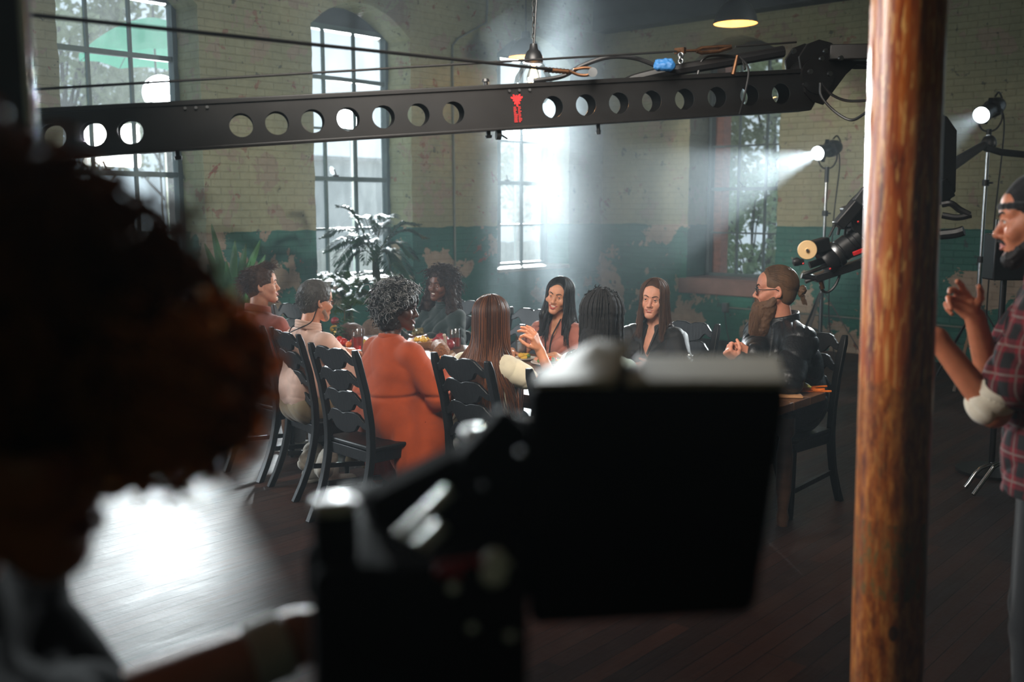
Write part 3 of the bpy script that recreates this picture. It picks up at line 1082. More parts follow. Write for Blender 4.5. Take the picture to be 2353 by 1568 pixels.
        S.obj('lips', 0.0014, lip, par)
        if teeth:
            T = Soft().el(s.hp((0, 0.079, -0.0670 + 0.003 * smile)), np.array((w * 0.88, 0.0105, 0.0050 + op * 0.6)) * hs, 0.002, 1, s.hR)
            T.obj('teeth', 0.0014, M_TEETH, par)
    # --- clothes as grown volumes
    def top_prims(s, S, infl=0.012, sleeves=1.0, bust=0.0, belly=0.0, hem=-0.06, sl_infl=None, shoulders=0.0):
        sc, g = s.sc, s.g
        i = infl
        S.rc(s.pel + [-0.075, 0, hem + 0.10], s.pel + [0.075, 0, hem + 0.10], 0.105 * g + i, k=0.05)
        S.rc(s.pel + [-0.05, 0, 0.05], s.chest + [-0.066, 0, -0.06], 0.098 * g + i, 0.102 * g + i, 0.05)
        S.rc(s.pel + [0.05, 0, 0.05], s.chest + [0.066, 0, -0.06], 0.098 * g + i, 0.102 * g + i, 0.05)
        S.el(s.chest, (0.144 * sc + i, 0.105 * sc + i, 0.167 * sc + i), 0.04)
        if belly:
            S.el((s.pel + s.chest) / 2 + [0, 0.05, -0.02], (0.14 + belly * 0.5, 0.08 + belly, 0.15), 0.06)
        if bust:
            for q in (1, -1):
                S.el(s.chest + [q * 0.07, 0.085, -0.01], (0.062 + bust, 0.052 + bust, 0.062 + bust), 0.04)
        for q in (1, -1):
            S.rc(s.nb + [0, -0.012, -0.042], s.sh[q] + [0, 0, shoulders], 0.052 * sc + i * 0.7, 0.048 * sc + i, 0.03)
            if sleeves and q in s.arm:
                a, e, w = s.arm[q]
                j = i if sl_infl is None else sl_infl
                if sleeves < 1:
                    b = a + (e - a) * sleeves
                    S.rc(a, b, 0.050 * sc + j, 0.046 * sc + j, 0.03)
                else:
                    S.rc(a, e, 0.052 * sc + j, 0.043 * sc + j, 0.03)
                    tt = min(1.0, sleeves - 1)
                    if tt > 0:
                        S.rc(e, e + (w - e) * tt, 0.043 * sc + j, (0.043 - 0.013 * tt) * sc + j * 0.8, 0.015)
    def collar(s, S, r=0.062, h=0.03, k=0.006, tilt=0.012):
        pass
    def seat_legs(s, S, infl=0.012, knee=0.44, spread=0.11, foot=0.40, g=1.0, kz=None):
        """thighs along the seat and shins down to the floor"""
        kz = kz if kz is not None else s.pel[2] + 0.0
        for q in (1, -1):
            hip = s.pel + [q * 0.085, 0.0, 0.0]
            kn = np.array([q * spread, knee, kz])
            an = np.array([q * spread, foot, 0.10])
            S.rc(hip, kn, 0.088 * g + infl, 0.056 * g + infl, 0.03)
            S.rc(kn, an, 0.055 * g + infl, 0.042 * g + infl, 0.012)
        S.rc(s.pel + [-0.07, 0, 0], s.pel + [0.07, 0, 0], 0.105 * g + infl, k=0.05)
    def shoes(s, par, m, sole, spread=0.11, foot=0.40, h=0.005, name='shoe'):
        for q in (1, -1):
            S = Soft()
            S.rc((q * spread, foot - 0.05, 0.052), (q * (spread + 0.01), foot + 0.13, 0.036), 0.044, 0.036, 0.02)
            S.rc((q * spread, foot - 0.01, 0.06), (q * spread, foot, 0.13), 0.046, 0.045, 0.02)
            S.cut((0, 0, 0.012), (0, 0, -1))
            o = S.obj(name, h, m, par)
            T = Soft()
            T.rc((q * spread, foot - 0.05, 0.012), (q * (spread + 0.01), foot + 0.135, 0.012), 0.043, 0.038, 0.02)
            T.cut((0, 0, 0.0), (0, 0, -1)).cut((0, 0, 0.022), (0, 0, 1))
            T.obj('sole', 0.005, sole, o)
    # --- hair
    def scalp(s, n, seed, grow=0.0, hl=0.0, hairline=HAIRLINE, jitter=0.0):
        """points over the hair-bearing scalp: positions and outward directions, head-local"""
        r = np.random.default_rng(seed)
        out = []
        while len(out) < n:
            v = r.normal(size=(n * 3, 3))
            v /= np.linalg.norm(v, axis=1, keepdims=True)
            az = np.degrees(np.abs(np.arctan2(v[:, 0], v[:, 1])))
            el = np.degrees(np.arcsin(v[:, 2]))
            ok = el > np.interp(az, *hairline) + hl
            out.extend(v[ok])
        v = np.array(out[:n])
        rad = np.array([0.0765, 0.098, 0.090]) + grow
        return np.array([0, -0.014, 0.036]) + v * rad, v
    def to_body(s, Pq):
        return s.hc + (np.asarray(Pq) * s.hs) @ s.hR.T
    def cap(s, S, grow=0.008, low=-0.03, front=0.0, k=0.008, vee=0.0, part=0.0):
        """a close cap of hair: skull minus the face"""
        S.el(s.hp((0, -0.015, 0.037)), (np.array([0.0765, 0.098, 0.090]) + grow) * s.hs, 0.02, 1, s.hR)
        S.el(s.hp((0, -0.045, -0.01)), (np.array([0.064, 0.062, 0.075]) + grow * 0.7) * s.hs, 0.02, 1, s.hR)
        S.el(s.hp((0, 0.105 + front, -0.03)), np.array((0.069, 0.060, 0.105)) * s.hs, k, -1, s.hR)
        S.el(s.hp((0.062, 0.04 + front, -0.055)), np.array((0.04, 0.055, 0.065)) * s.hs, k, -1, s.hR)
        S.el(s.hp((-0.062, 0.04 + front, -0.055)), np.array((0.04, 0.055, 0.065)) * s.hs, k, -1, s.hR)
        if vee:
            S.el(s.hp((part, 0.097, 0.022)), np.array((0.034 + vee, 0.060, 0.074)) * s.hs, 0.012, -1, s.hR)
        S.cut(s.hp((0, 0, low - 0.045)), s.hR @ np.array((0, 0.25, -1)), 0.006)
def push_out(Pq, S, gap=0.01, it=3):
    """move hair points off the clothes"""
    X = np.array(Pq, float)
    for _ in range(it):
        d = S.eval(X)
        e = 0.004
        g = np.stack([S.eval(X + np.eye(3)[i] * e) - d for i in range(3)], -1)
        g /= np.linalg.norm(g, axis=-1, keepdims=True) + 1e-9
        X = X + g * np.maximum(gap - d, 0)[..., None]
    return X
# ------------------------------------------------------------------ dining chairs and table
M_CHAIR = mat('black_painted_wood', (11, 12, 13), 0.42, spec=0.35, vary=0.25, scale=5, bump=0.12, bscale=60, stretch=(1, 1, 0.3))
def rail_outline(w, h):
    """one wavy ladder rail: two humps above, one deep lobe below"""
    top, bot = [], []
    N = 48
    for i in range(N + 1):
        u = -1 + 2 * i / N
        a = abs(u)
        t = 0.20 + 0.80 * max(0.0, min(1.0, (0.88 - a) / 0.34)) ** 0.8
        t -= 0.20 * math.exp(-(u / 0.13) ** 2)
        t += 0.10 * math.exp(-((a - 0.66) / 0.05) ** 2)
        b = 0.42 + 0.58 * (max(0.0, math.cos(min(1.0, a / 0.60) * math.pi / 2)) ** 0.8) - 0.30 * math.exp(-((a - 0.66) / 0.13) ** 2) + 0.06 * math.exp(-((a - 0.46) / 0.05) ** 2)
        top.append((u * w / 2, t * h * 0.55))
        bot.append((u * w / 2, -b * h * 0.55))
    return top + bot[::-1]
def chair_spine(z):
    """how far back the back post stands at height z"""
    k = [(0.0, -0.345), (0.10, -0.295), (0.22, -0.245), (0.36, -0.212), (0.46, -0.200), (0.60, -0.205), (0.78, -0.235), (1.02, -0.300)]
    return float(np.interp(z, [a for a, _ in k], [b for _, b in k]))
def make_chair(label):
    t = thing('dining_chair', label, 'chair', group='black ladder-back dining chairs')
    for q in (1, -1):
        m = MB()
        zs = np.linspace(0, 1.02, 22)
        V, Fc = [], []
        for z in zs:
            y = chair_spine(z)
            w, d = 0.021, 0.019 if z > 0.3 else 0.019 + 0.003 * (0.3 - z)
            tp = 0.7 if z > 1.01 else 1.0
            x = q * (0.197 + 0.012 * z)
            V += [(x - w * tp, y - d * tp, z), (x + w * tp, y - d * tp, z), (x + w * tp, y + d * tp, z), (x - w * tp, y + d * tp, z)]
        n = len(zs)
        for i in range(n - 1):
            for k in range(4):
                k2 = (k + 1) % 4
                Fc.append((i * 4 + k, i * 4 + k2, i * 4 + 4 + k2, i * 4 + 4 + k))
        Fc += [(3, 2, 1, 0), tuple((n - 1) * 4 + k for k in range(4))]
        m.add(V, Fc).obj('back_post', M_CHAIR, t, bevel=0.005)
        MB().lathe([(0.016, 0.0), (0.019, 0.04), (0.022, 0.2), (0.024, 0.41)], (q * 0.195, 0.19, 0), n=12).obj('leg', M_CHAIR, t)
    for z in (0.955, 0.835, 0.715, 0.595):
        y = chair_spine(z)
        lean = (chair_spine(z + 0.05) - chair_spine(z - 0.05)) / 0.1
        MB().prism(rail_outline(0.385, 0.115), -0.011, 0.011, lambda x, d, zz: Vector((x, y + d + lean * zz - 0.02 * (1 - (x / 0.2) ** 2), z + zz))).obj('back_rail', M_CHAIR, t, bevel=0.004)
    m = MB()
    m.prism([(-0.215, -0.20), (0.215, -0.20), (0.235, 0.205), (0.20, 0.225), (-0.20, 0.225), (-0.235, 0.205)], 0.447, 0.475, lambda x, d, z: Vector((x, z, d)))
    m.obj('seat', M_CHAIR, t, bevel=0.009)
    m = MB()
    m.bb((-0.19, 0.185, 0.385), (0.19, 0.205, 0.447)).bb((-0.19, -0.205, 0.385), (0.19, -0.185, 0.447))
    m.bb((-0.205, -0.19, 0.385), (-0.187, 0.19, 0.447)).bb((0.187, -0.19, 0.385), (0.205, 0.19, 0.447))
    m.obj('apron', M_CHAIR, t, bevel=0.003)
    for q in (-0.195, 0.195):
        MB().bar((q, -0.22, 0.2), (q, 0.19, 0.16), 0.018, 0.028).obj('stretcher', M_CHAIR, t)
    return t
def dup(root, label):
    r = root.copy()
    COL.objects.link(r)
    r['label'] = label
    for ch in list(root.children):
        c = ch.copy()
        COL.objects.link(c)
        c.parent = r
        for g in ch.children:
            d = g.copy()
            COL.objects.link(d)
            d.parent = c
    return r
CHAIRS = [   # place of the middle of the back's top, turn, label
    (-5.58, 3.62, 0, 'black ladder-back chair under the man in the rust polo shirt'),
    (-5.05, 3.565, -13, 'black ladder-back chair under the man in the pale pink shirt'),
    (-4.285, 3.33, -4, 'black ladder-back chair under the woman in the long orange dress'),
    (-3.51, 3.53, -5, 'black ladder-back chair under the woman with waist-long brown hair'),
    (-2.80, 3.47, -4, 'black ladder-back chair under the person with long black braids'),
    (-2.62, 5.66, 174, 'black ladder-back chair under the bearded man in the black jacket'),
    (-3.46, 5.62, 180, 'black ladder-back chair under the brown-haired woman in the open black blouse'),
    (-4.76, 5.55, 180, 'black ladder-back chair beside the woman with long wavy black hair'),
    (-5.62, 5.70, 180, 'black ladder-back chair under the woman with big dark curls'),
    (-6.46, 4.66, -84, 'empty black ladder-back chair at the far end of the table'),
]
_c0 = None
for x, y, rz, lb in CHAIRS:
    c = _c0 = make_chair(lb) if _c0 is None else _c0 if False else (dup(_c0, lb) if _c0 else make_chair(lb))
    a = R(rz)
    c.location = (x - math.sin(a) * 0.30, y + math.cos(a) * 0.30, 0)
    c.rotation_euler = (0, 0, a)
# table
TX0, TX1, TY0, TY1, TZ = -6.02, -2.30, 4.00, 5.16, 0.76
M_TABLE = mat('oiled_table_wood', (112, 78, 56), 0.38, vary=0.3, scale=3, bump=0.15, bscale=30, stretch=(0.3, 4, 4))
tb = thing('dining_table', 'long wooden dining table laid with food and drinks', 'table', ((TX0 + TX1) / 2, (TY0 + TY1) / 2, 0))
m = MB()
for i in range(6):
    w = (TY1 - TY0) / 6
    m.bb((TX0, TY0 + i * w + 0.001, TZ - 0.045), (TX1, TY0 + (i + 1) * w - 0.001, TZ))
m.obj('tabletop', M_TABLE, tb, world=True, bevel=0.004)
m = MB()
m.bb((TX0 + 0.12, TY0 + 0.10, TZ - 0.10), (TX1 - 0.12, TY0 + 0.13, TZ - 0.045)).bb((TX0 + 0.12, TY1 - 0.13, TZ - 0.10), (TX1 - 0.12, TY1 - 0.10, TZ - 0.045))
m.bb((TX0 + 0.12, TY0 + 0.10, TZ - 0.10), (TX0 + 0.15, TY1 - 0.10, TZ - 0.045)).bb((TX1 - 0.15, TY0 + 0.10, TZ - 0.10), (TX1 - 0.12, TY1 - 0.10, TZ - 0.045))
m.obj('apron', M_TABLE, tb, world=True)
for x in (TX0 + 0.16, TX1 - 0.16):
    for y in (TY0 + 0.14, TY1 - 0.14):
        MB().lathe([(0.03, 0), (0.036, 0.05), (0.028, 0.09), (0.042, 0.2), (0.046, 0.4), (0.034, 0.5), (0.05, 0.53), (0.05, 0.62)], (x, y, 0), n=16).obj('leg', M_TABLE, tb, world=True)
# ------------------------------------------------------------------ the cast
def start(name_label, loc, rot, b, cat='person'):
    t = thing('person', name_label, cat, (loc[0], loc[1], 0), R(rot))
    return t
def loc2(t, p):
    """room point -> the figure's own axes"""
    q = Vector(p) - t.location
    return np.array(Matrix.Rotation(-t.rotation_euler.z, 3, 'Z') @ q)
def pants(b, t, m, infl=0.014, h=0.008, **kw):
    S = Soft()
    b.seat_legs(S, infl, **kw)
    S.noise = wrinkle(0.004, 20)
    S.cut((0, 0, 0.085), (0, 0, -1))
    S.obj('trousers', h, m, t)
def collar(b, t, m, r=0.066, th=0.010, h=0.004, z=0.006, open_front=False, height=0.026, tilt=0.22):
    S = Soft()
    N = 44
    for k in range(N):
        a0, a1 = [2 * math.pi * (i / N) - math.pi / 2 for i in (k, k + 1)]
        if open_front and abs((k + 0.5) / N - 0.5) < 0.07:
            continue
        q = []
        for a in (a0, a1):
            c, s_ = math.cos(a), -math.sin(a)
            base = b.nb + np.array([r * c, -0.012 - r * 1.05 * -s_ * -1, z])
            base[2] -= (base[1] - b.nb[1]) * tilt
            q.append(base)
        for dz in (0, height * 0.5, height):
            S.rc(q[0] + [0, 0, dz], q[1] + [0, 0, dz], th * (1 - 0.3 * dz / max(height, 1e-3)), k=0.006)
    S.obj('collar', h, m, t)
def hair_obj(b, t, paths, rad, m, n=4, name='hair'):
    V, Fq = strands(paths, rad, n)
    return mk(name, V, Fq, m, t, sharp=0)
def short_hair(b, t, m, n, L, seed, flow=(0, -0.6, -0.5), lift=0.5, T=7, r=0.0032, wave=0.0, **kw):
    Pq, v = b.scalp(n, seed, **kw)
    rr = np.random.default_rng(seed + 1)
    Ls = L * rr.uniform(0.6, 1.15, n)[:, None]
    fl = np.array(flow) + rr.normal(0, 0.18, (n, 3))
    ph = rr.uniform(0, 6.28, (n, 1))
    pts = []
    for q in np.linspace(0, 1, T):
        p = Pq + v * Ls * lift * (q - 0.45 * q * q) + fl * Ls * q ** 1.5
        if wave:
            p = p + wave * np.concatenate([np.sin(9 * q + ph), np.cos(9 * q + ph), np.sin(7 * q + ph)], 1) * q
        pts.append(p)
    X = np.stack(pts, 1)
    hair_obj(b, t, b.to_body(X.reshape(-1, 3)).reshape(X.shape), np.linspace(r, r * 0.25, T), m)
def curls(b, t, m, n, L, seed, coil=0.011, turns=2.2, T=18, r=0.0026, droop=0.5, out=0.7, name='hair', **kw):
    Pq, v = b.scalp(n, seed, **kw)
    rr = np.random.default_rng(seed + 1)
    Ls = L * rr.uniform(0.55, 1.2, n)[:, None]
    ph = rr.uniform(0, 6.28, (n, 1))
    sg = rr.choice([-1, 1], (n, 1))
    d = v * out + rr.normal(0, 0.25, (n, 3))
    ax = np.cross(v, rr.normal(size=(n, 3)))
    ax /= np.linalg.norm(ax, axis=1, keepdims=True)
    ay = np.cross(v, ax)
    pts = []
    for q in np.linspace(0, 1, T):
        c = Pq + d * Ls * q + np.array([0, -0.05, -droop]) * Ls * q * q
        a = sg * q * turns * 6.28 + ph
        pts.append(c + (ax * np.cos(a) + ay * np.sin(a)) * coil * min(1, 3 * q))
    X = np.stack(pts, 1)
    hair_obj(b, t, b.to_body(X.reshape(-1, 3)).reshape(X.shape), r * np.interp(np.linspace(0, 1, T), [0, 0.8, 1], [1, 1, 0.4]), m, name=name)
def long_hair(b, t, m, n, length, seed, body, face=60, wave=0.0, wl=14.0, r=0.0045, T=26, spread=1.0, part=0.0, layers=(1.06, 1.26), back_y=-0.01, flick=0.0, clear=0.012):
    """straight or wavy locks that run over the skull and hang; kept off the clothes"""
    rr = np.random.default_rng(seed)
    az = rr.uniform(face, 360 - face, n)          # 0 = front
    lay = rr.uniform(layers[0], layers[1], n)
    L = length * rr.uniform(0.82, 1.06, n)
    th0 = rr.uniform(2, 28, n)
    ph = rr.uniform(0, 6.28, n)
    a = np.radians(az)
    dx, dy = -np.sin(a), np.cos(a)
    rad = np.array([0.0765, 0.098, 0.090])
    c = np.array([part, -0.014, 0.036])
    paths = np.zeros((n, T, 3))
    nT = 9
    for i in range(nT):
        th = np.radians(th0 + (98 - th0) * i / (nT - 1))
        x = np.stack([np.sin(th) * dx * rad[0] * lay, np.sin(th) * dy * rad[1] * lay, np.cos(th) * rad[2] * (0.5 + 0.5 * lay)], -1) + c
        paths[:, i] = x
    end = paths[:, nT - 1].copy()
    Bp = b.to_body(paths[:, :nT].reshape(-1, 3)).reshape(n, nT, 3)
    out = np.zeros((n, T, 3))
    out[:, :nT] = Bp
    e = Bp[:, -1]
    dirxy = Bp[:, -1, :2] - b.hc[:2]
    for i in range(nT, T):
        q = (i - nT + 1) / (T - nT)
        p = e.copy()
        p[:, 2] -= L * q
        p[:, :2] += dirxy * ((spread - 1) * q)[..., None] if np.ndim(q) else dirxy * (spread - 1) * q
        if wave:
            p[:, 0] += wave * np.sin(wl * q * L / 0.4 + ph) * min(1, 2 * q)
            p[:, 1] += wave * np.cos(wl * q * L / 0.4 + ph) * min(1, 2 * q)
        p[:, :2] += np.stack([np.sin(3 * q + ph), np.cos(3 * q + ph * 1.3)], -1) * 0.006 * q
        out[:, i] = p
    if body is not None:
        sh = out[:, nT:]
        out[:, nT:] = push_out(sh, body, clear, 4)
        for _ in range(5):
            out[:, nT - 1:-1] = 0.5 * out[:, nT - 1:-1] + 0.25 * (out[:, nT - 2:-2] + out[:, nT:])
    rads = r * np.interp(np.linspace(0, 1, T), [0, 0.15, 0.75, 1], [0.8, 1, 0.9, 0.2])
    hair_obj(b, t, out, rads, m)
M_LASHB = mat('brow_dark', (30, 22, 18), 0.8)

# ---- man in the rust polo shirt, profile towards the table's far side
def cast_rust():
    b = Body(sc=1.05, zseat=0.475, lean=0.04, head=(-34, 4, 0), neck=0.0)
    t = start('young man with swept-back brown hair in a rust polo shirt', (-5.73, 3.81), 0, b)
    b.ik(1, (0.20, 0.42, 0.80), (0.6, -0.4, -1))
    b.ik(-1, (-0.20, 0.40, 0.80), (-0.6, -0.4, -1))
    S = Soft()
    b.flesh(S)
    b.head(S, smile=0.5)
    for q in (1, -1):
        b.hand(S, q, (-q * 0.4, 1, 0), (0, 0, -1), 'relaxed')
    S.obj('body', 0.0036, skin_mat('skin_fair', (205, 148, 122)), t)
    b.face_parts(t, mat('lip_rose', (176, 98, 88), 0.45), mat('brow_brown', (70, 46, 32), 0.8), 0.5, browr=0.003)
    m = cloth_mat('rust_pique', (158, 84, 70))
    T = Soft()
    b.top_prims(T, 0.016, sleeves=0.95, sl_infl=0.020)
    T.noise = wrinkle(0.005, 16)
    T.obj('polo_shirt', 0.006, m, t)
    collar(b, t, m, r=0.074, open_front=True, height=0.03)
    pants(b, t, cloth_mat('grey_denim', (150, 150, 150)))
    b.shoes(t, mat('white_canvas', (200, 196, 188), 0.7), mat('pale_rubber', (190, 186, 176), 0.6))
    h = hair_mat('hair_brown', (88, 58, 40), tl=0.35)
    C = Soft()
    b.cap(C, 0.012, low=-0.04)
    C.noise = lumps(0.004, 90)
    C.obj('hair', 0.004, h, t)
    short_hair(b, t, h, 900, 0.060, 3, flow=(0, -0.75, -0.25), lift=0.22, r=0.0032, wave=0.004)
    # forelock swept up and forward, and the tail at the nape
    short_hair(b, t, h, 260, 0.060, 5, flow=(0, 0.75, 0.10), lift=0.45, wave=0.005, hairline=([0, 40, 60, 70, 180], [44, 44, 50, 80, 85]))
    short_hair(b, t, h, 300, 0.075, 6, flow=(0, -0.65, -0.45), lift=0.2, wave=0.008, hairline=([0, 110, 125, 180], [89, 89, -36, -40]), hl=0)
    g = Soft().chain([b.on((-0.012, 0.08, -0.112), 0.003), b.on((0, 0.085, -0.112), 0.004), b.on((0.012, 0.08, -0.112), 0.003)], [0.007, 0.009, 0.007], 0.004)
    g.noise = lumps(0.002, 300)
    g.obj('goatee', 0.0025, h, t)
cast_rust()

# ---- man in the pale pink shirt, seen from behind, glasses on a cord
def glasses(b, t, m, lens=0.0, w=0.024, hgt=0.019, temple=True):
    F_ = MB()
    for q in (1, -1):
        cx = q * 0.033
        ring = []
        for k in range(17):
            a = 2 * math.pi * k / 16
            ca, sa = math.cos(a), math.sin(a)
            x = cx + w * math.copysign(abs(ca) ** 0.6, ca)
            z = -0.001 + hgt * math.copysign(abs(sa) ** 0.6, sa)
            ring.append(b.hp((x, 0.103 - 6.0 * (abs(x) - 0.033) ** 2 - 0.18 * max(0, abs(x) - 0.02), z)))
        F_.tube(ring, 0.0020, 6, cap=False)
        F_.tube([b.hp((q * 0.057, 0.092, 0.006)), b.hp((q * 0.074, 0.07, 0.006)), b.hp((q * 0.083, 0.0, 0.010)), b.hp((q * 0.084, -0.015, 0.0))], 0.0022, 6)
    F_.tube([b.hp((-0.010, 0.104, 0.004)), b.hp((0, 0.108, 0.007)), b.hp((0.010, 0.104, 0.004))], 0.002, 6)
    o = F_.obj('glasses', m, t)
    L = MB()
    for q in (1, -1):
        cx = q * 0.033
        V = [b.hp((cx + dx * w * 0.9, 0.1025 - 0.18 * max(0, abs(cx + dx * w) - 0.02) + off, -0.001 + dz * hgt * 0.9)) for off in (0, -0.0012) for dx, dz in ((-1, -1), (1, -1), (1, 1), (-1, 1))]
        L.add(V, [(0, 1, 2, 3), (7, 6, 5, 4), (0, 4, 5, 1), (1, 5, 6, 2), (2, 6, 7, 3), (3, 7, 4, 0)])
    L.obj('spectacle_lens', glass_mat('spectacle_glass', (0.97, 0.98, 0.98), 0.06), o, smooth=False)
    return o
def cast_pink():
    b = Body(girth=0.92, sc=0.99, zseat=0.45, lean=0.05, head=(-2, -6, 0))
    t = start('grey-haired man in a pale pink shirt with glasses on a black cord', (-5.06, 3.71), -8, b)
    b.ik(1, (0.22, 0.40, 0.82), (0.7, -0.3, -1))
    b.ik(-1, (-0.20, 0.38, 0.82), (-0.6, -0.4, -1))
    S = Soft()
    b.flesh(S)
    b.head(S)
    for q in (1, -1):
        b.hand(S, q, (-q * 0.4, 1, 0), (0, 0, -1), 'relaxed')
    S.obj('body', 0.0038, skin_mat('skin_warm', (208, 146, 116)), t)
    b.face_parts(t, mat('lip_rose', (176, 98, 88), 0.45), mat('brow_grey', (110, 104, 98), 0.8))
    m = cloth_mat('pale_pink_cotton', (232, 190, 170), tl=0.12)
    T = Soft()
    b.top_prims(T, 0.016, sleeves=0.92, sl_infl=0.028, belly=0.02, hem=0.03)
    for q in (1, -1):
        T.rc(b.chest + [q * 0.05, -0.015, -0.06], b.pel + [q * 0.055, -0.015, 0.07], 0.112, 0.112, 0.04)
    T.cut(b.pel + [0, 0, 0.0], (0, 0.1, -1))
    T.noise = wrinkle(0.0024, 24, 0.7)
    T.obj('shirt', 0.0055, m, t)
    collar(b, t, m, r=0.07, open_front=True, height=0.034)
    pants(b, t, cloth_mat('khaki_cotton', (138, 118, 88)))
    b.shoes(t, mat('white_canvas', (200, 196, 188), 0.7), mat('pale_rubber', (190, 186, 176), 0.6), foot=0.12)
    h = hair_mat('hair_salt_pepper', (96, 92, 88), tl=0.3)
    C = Soft()
    b.cap(C, 0.012, low=-0.05)
    C.noise = lumps(0.003, 110)
    C.obj('hair', 0.004, h, t)
    short_hair(b, t, h, 1300, 0.038, 13, flow=(0, -0.25, -0.75), lift=0.45, r=0.003, wave=0.003)
    short_hair(b, t, hair_mat('hair_grey', (150, 146, 140), tl=0.3), 420, 0.036, 14, flow=(0, -0.3, -0.7), lift=0.55, r=0.0026, wave=0.003)
    B_ = Soft()
    B_.rc(b.hp((0.055, 0.02, -0.055)), b.hp((0.02, 0.068, -0.105)), 0.019, 0.016, 0.02).rc(b.hp((-0.055, 0.02, -0.055)), b.hp((-0.02, 0.068, -0.105)), 0.019, 0.016, 0.02)
    B_.noise = lumps(0.002, 250)
    B_.obj('stubble', 0.003, mat('stubble_grey', (150, 122, 104), 0.9), t)
    o = glasses(b, t, mat('black_acetate', (16, 16, 18), 0.3))
    pts = [b.hp((0.082, -0.016, 0.0)), b.hp((0.080, -0.035, -0.05)), b.nb + [0.075, -0.03, 0.055], b.nb + [0.05, -0.095, 0.02], b.nb + [0.0, -0.125, -0.005], b.nb + [-0.03, -0.128, -0.02],
           b.nb + [-0.022, -0.130, -0.035], b.nb + [-0.035, -0.13, -0.03], b.nb + [-0.055, -0.10, 0.01], b.nb + [-0.078, -0.03, 0.05], b.hp((-0.080, -0.035, -0.05)), b.hp((-0.082, -0.016, 0.0))]
    MB().tube(spline(pts, 6), 0.0035, 7).obj('glasses_cord', mat('black_cord', (14, 14, 15), 0.6), o)
    # two pale turned-up cuffs tucked back under the seat
    for q in (1, -1):
        S = Soft().rc((q * 0.10, 0.10, 0.20), (q * 0.11, 0.06, 0.13), 0.062, 0.058, 0.02)
        S.noise = wrinkle(0.006, 30)
        S.obj('trouser_cuff', 0.006, cloth_mat('offwhite_cotton', (196, 188, 174)), t)
cast_pink()

# ---- woman in the long orange dress with silver-black curls
def cast_orange():
    b = Body(sc=1.0, fem=True, zseat=0.47, lean=0.07, head=(-46, -4, -3), girth=1.28, sw=0.168, hs=0.99, neck=-0.025)
    t = start('woman with short silver curls in a long burnt orange dress', (-4.34, 3.74), -6, b)
    b.ik(1, (0.17, 0.34, 0.80), (0.8, -0.6, -0.8))
    b.ik(-1, (-0.20, 0.34, 0.80), (-0.6, -0.5, -1))
    S = Soft()
    b.flesh(S)
    b.head(S, smile=1.0, nose=1.15, mouth_open=0.8)
    for q in (1, -1):
        b.hand(S, q, (-q * 0.4, 1, 0), (0, 0, -1), 'relaxed')
    S.obj('body', 0.0034, skin_mat('skin_deep', (74, 44, 34), 0.42), t)
    b.face_parts(t, mat('lip_plum', (92, 44, 42), 0.4), M_LASHB, 1.0, teeth=True, mouth_open=0.9)
    m = cloth_mat('burnt_orange_jersey', (166, 68, 27), sheen=0.15)
    T = Soft()
    b.top_prims(T, 0.020, sleeves=1.8, sl_infl=0.030, bust=0.02, hem=-0.03)
    # skirt: over the seat, falling at both sides and behind the knees
    for q in (1, -1):
        T.rc(b.pel + [q * 0.10, -0.02, 0.0], np.array([q * 0.13, 0.40, 0.54]), 0.135, 0.10, 0.05)
        T.rc(b.pel + [q * 0.12, 0.02, -0.04], np.array([q * 0.17, 0.10, 0.20]), 0.13, 0.085, 0.05)
        T.rc(np.array([q * 0.13, 0.38, 0.52]), np.array([q * 0.12, 0.36, 0.16]), 0.10, 0.11, 0.05)
        T.rc(np.array([q * 0.17, 0.10, 0.20]), np.array([q * 0.13, 0.30, 0.14]), 0.08, 0.10, 0.06)
    T.rc(b.pel + [0.1, 0.1, -0.12], (0.16, 0.22, 0.16), 0.12, 0.11, 0.06)
    T.chain([(0.17, -0.03, 0.56), (0.245, 0.0, 0.44), (0.285, 0.02, 0.18)], [0.10, 0.09, 0.095], 0.05)
    T.chain([(0.17, 0.16, 0.56), (0.265, 0.14, 0.44), (0.30, 0.16, 0.17)], [0.11, 0.105, 0.10], 0.06)
    T.rc((0.28, 0.0, 0.34), (0.29, 0.16, 0.34), 0.09, 0.09, 0.06)
    wz = b.pel[2] + 0.135
    w0 = wrinkle(0.0022, 17, 0.3, (1, 1, 0.8))
    T.noise = lambda X: w0(X) + 0.012 * np.exp(-((X[..., 2] - wz - 0.03 * X[..., 0]) / 0.012) ** 2) + 0.006 * np.sin(X[..., 0] * 60 + X[..., 1] * 40) * np.clip((wz - X[..., 2]) * 2.0, 0, 1)
    T.cut((0, 0, 0.10), (0, 0, -1))
    T.obj('dress', 0.0055, m, t)
    collar(b, t, m, r=0.062, height=0.012, th=0.010, z=0.0)
    b.shoes(t, mat('black_leather_shoe', (20, 19, 19), 0.4), mat('pale_rubber', (190, 186, 176), 0.6), foot=0.26)
    hd, hl_ = hair_mat('curls_charcoal', (52, 50, 50), tl=0.3), hair_mat('curls_silver', (150, 148, 146), tl=0.4)
    C = Soft()
    b.cap(C, 0.035, low=-0.07, front=0.02)
    C.el(b.hp((0, -0.045, -0.06)), np.array((0.095, 0.08, 0.09)), 0.03, 1, b.hR)
    C.noise = lumps(0.009, 75)
    C.obj('hair', 0.0045, hd, t)
    hl2 = ([0, 30, 50, 66, 80, 96, 112, 140, 180], [38, 34, 18, 0, -10, -30, -48, -60, -66])
    curls(b, t, hd, 900, 0.055, 21, coil=0.012, turns=1.7, grow=0.026, hairline=hl2, droop=0.4, r=0.003)
    curls(b, t, hl_, 620, 0.060, 22, coil=0.012, turns=1.7, grow=0.030, hairline=hl2, droop=0.4, r=0.0026)
cast_orange()

